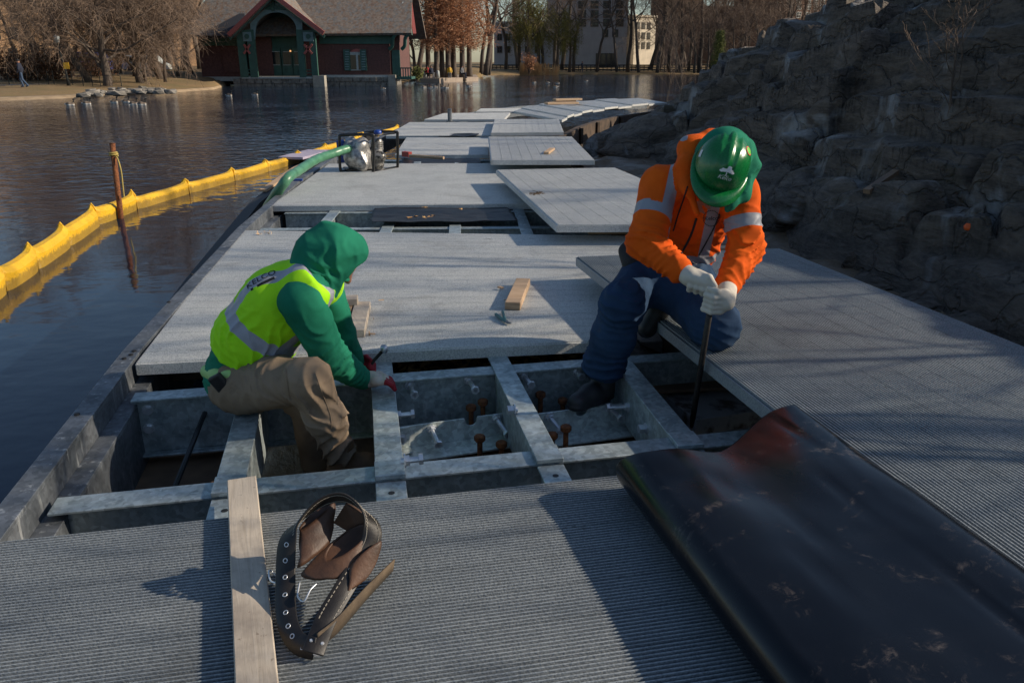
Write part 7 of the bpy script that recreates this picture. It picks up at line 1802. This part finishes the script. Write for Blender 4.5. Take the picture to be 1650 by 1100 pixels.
def vehicle(px, Yd, z, Lc, Hc, mat, label, rz=0.0):
    q = at_ground(px, Yd, z); t = thing('parked_van', q, label, 'van', None, rz); o = MB(); hx = Lc / 2
    prof_ = [(-hx, 0.35), (-hx, Hc * 0.95), (-hx + 0.15, Hc), (hx * 0.45, Hc), (hx * 0.72, Hc * 0.62), (hx * 0.97, Hc * 0.5), (hx, 0.35)]
    o.prism([(x, -0.9, z_) for x, z_ in prof_], (0, 1.8, 0)); bevel(o.build('body', mat, t, False, False), 0.06, 2)
    for (x0, x1) in ((-hx * .85, -hx * .35), (-hx * .28, hx * .15), (hx * .2, hx * .5)): o = MB(); o.box(((x0 + x1) / 2, -0.91, Hc * 0.76), (x1 - x0, 0.05, Hc * 0.28)); o.build('side_window', MAT['glass'], t, False, False)
    for x in (-hx * 0.62, hx * 0.62): o = MB(); o.lathe((x, -0.95, 0.34), (0, 1, 0), [(0, 0.2), (0, 0.34), (0.25, 0.34)], 14); o.build('wheel', MAT['black'], t, True, False)
    return t
vehicle(147, 84, 0.2, 4.6, 2.0, MAT['blue'], 'blue van parked behind the spreading tree'); vehicle(236, 86, 0.2, 4.4, 1.7, MAT['trim_white'], 'white car half hidden behind the bare trees')
# ================================================================== GEESE
gs_b = simple('goose_body', (0.20, 0.15, 0.11), (0.13, 0.10, 0.075), rough=0.9); gs_w = simple('goose_white', (0.72, 0.70, 0.66), rough=0.9); gs_k = simple('goose_black', (0.02, 0.02, 0.02), rough=0.8)
g0 = thing('goose', (0, 0, WATER_Z), 'brown and white goose floating on the lake', 'goose', 'geese on the lake')
gsd = SDF(0.05); gsd.chain([(-0.30, 0, 0.09), (-0.05, 0, 0.07), (0.18, 0, 0.08)], [0.05, 0.15, 0.11]); gsd.chain([(0.18, 0, 0.12), (0.26, 0, 0.26), (0.25, 0, 0.40), (0.33, 0, 0.42), (0.40, 0, 0.40)], [0.06, 0.035, 0.04, 0.04, 0.015], None, 0.02)
lo, hi = gsd.bounds(0.03); v_, f_ = surface_nets(gsd, lo, hi, 0.02)
me = np_mesh('goose_body', v_, f_); me.materials.append(gs_b); me.materials.append(gs_w); me.materials.append(gs_k)
ctr = v_[f_].mean(1); mi = np.where((ctr[:, 0] > 0.2) & (ctr[:, 2] > 0.17), 2, np.where((ctr[:, 2] < 0.07) | (ctr[:, 0] < -0.26), 1, 0)).astype(np.int32); me.polygons.foreach_set('material_index', mi)
ob = bpy.data.objects.new('body', me); COL.objects.link(ob); ob.parent = g0
first = True; rng = random.Random(2)
for (px, py) in ((113, 170), (140, 168.5), (184, 166), (203, 165.5), (229, 169.5), (369, 155), (411, 154), (617, 144.5), (683, 141.5), (693, 142.3), (701, 141.2), (713, 142), (719, 142.2), (755, 139.5), (860, 134), (882, 134.5), (898, 135), (944, 131.5), (895, 141), (215, 169)):
    t = g0 if first else copy_tree(g0); first = False; t.location = P(px, py, WATER_Z) + Vector((0, 0, 0.0)); t.rotation_euler = (0, 0, rng.choice((0, 0.2, -0.3, 3.0, 2.8)) if px > 230 else rng.uniform(-.2, .2)); t.scale = (0.72,) * 3
# ================================================================== DISTANT PEOPLE
def small_person(px, Yd, z, label, top, bot, pose='walk', rz=0.0, hgt=1.72):
    q = at_ground(px, Yd, z); t = thing('person', q, label, 'person', None, rz); k = hgt / 1.75; s = SDF(0.04); hx = 0.95 * k
    if pose == 'walk': lg_ = [((0.02, -.09, .92), (0.12, -.09, .5), (0.02, -.09, .08), (0.16, -.09, .05)), ((-.02, .09, .92), (-.05, .09, .5), (-.32, .09, .12), (-.2, .09, .05))]; base = 0.0
    else: lg_ = [((0, -.1, .48), (.42, -.1, .5), (.42, -.1, .08), (.56, -.1, .05)), ((0, .1, .48), (.42, .1, .5), (.40, .1, .08), (.54, .1, .05))]; base = -0.44
    up_ = SDF(0.05)
    for ch in lg_: s.chain([Vector(c) * k for c in ch], [.085, .065, .05, .045])
    up_.chain([Vector((0, 0, .98 + base)) * k, Vector((0.0, 0, 1.2 + base)) * k, Vector((0.02, 0, 1.42 + base)) * k], [.15, .16, .12], ((0, 1, 0), 1.2))
    for sg in (-1, 1): up_.chain([Vector((0.02, sg * .19, 1.40 + base)) * k, Vector((-.02 + .05 * sg, sg * .24, 1.12 + base)) * k, Vector((.12 + .05 * sg, sg * .18, .92 + base)) * k], [.065, .055, .045])
    bd_ = SDF(0.03); bd_.cap(Vector((0.03, 0, 1.45 + base)) * k, Vector((0.04, 0, 1.62 + base)) * k, .06, .10); bd_.cap(Vector((0.02, 0, 1.0 + base)) * k, Vector((0.02, 0, 1.4 + base)) * k, .1, .1)
    for nm, sd_, mt in (('body', bd_, MAT['skin']), ('trousers', s, bot), ('jacket', up_, top)):
        lo, hi = sd_.bounds(0.05); v_, f_ = surface_nets(sd_, lo, hi, 0.035); me = np_mesh(nm, v_, f_); me.materials.append(mt); ob = bpy.data.objects.new(nm, me); COL.objects.link(ob); ob.parent = t
    o = MB(); o.lathe(Vector((0.03, 0, 1.62 + base)) * k, (0, 0, 1), [(0.0, .108), (.05, .105), (.09, .07), (.11, .02)], 10); o.build('hair', gs_k, t, True, False)
    return t
c_navy = simple('navy_cloth', (0.015, 0.02, 0.04), rough=0.9); c_jean = simple('denim', (0.05, 0.085, 0.15), rough=0.9); c_grey = simple('grey_cloth', (0.15, 0.15, 0.16), rough=0.9); c_redc = simple('red_cloth', (0.35, 0.03, 0.03), rough=0.9)
small_person(30, 53.5, -0.26, 'distant person in dark jacket and jeans walking the lawn path', c_navy, c_jean, 'walk', math.pi + 0.2)
for (px, Yd, tp, bt, lab, rz, pose) in ((688, 88.5, c_redc, c_navy, 'distant person in red top seated on the plaza edge', -1.2, 'sit'), (694, 88.0, c_navy, c_grey, 'distant person in navy seated beside the one in red', -0.8, 'sit'), (724, 89, MAT['yellow'], c_grey, 'distant person in yellow sitting before the redwood trunks', -1.5, 'sit'), (744, 88, c_grey, c_navy, 'distant person in grey sitting near the plaza corner', -0.4, 'sit'), (938, 141, c_navy, c_navy, 'lone dark figure standing at the far shore', 0.5, 'walk')):
    small_person(px, Yd, -0.33, lab, tp, bt, pose, rz)
# bollards on the plaza
for k, px in enumerate((684, 705)):
    q = at_ground(px, 88.6, -0.35); o = MB(); o.lathe(q, (0, 0, 1), [(0, 0.2), (0.7, 0.17), (0.78, 0.1)], 10); tag(o.build('bollard', MAT['trim_white'], None, True), 'pale round bollard standing on the plaza', 'bollard', 'plaza bollards')
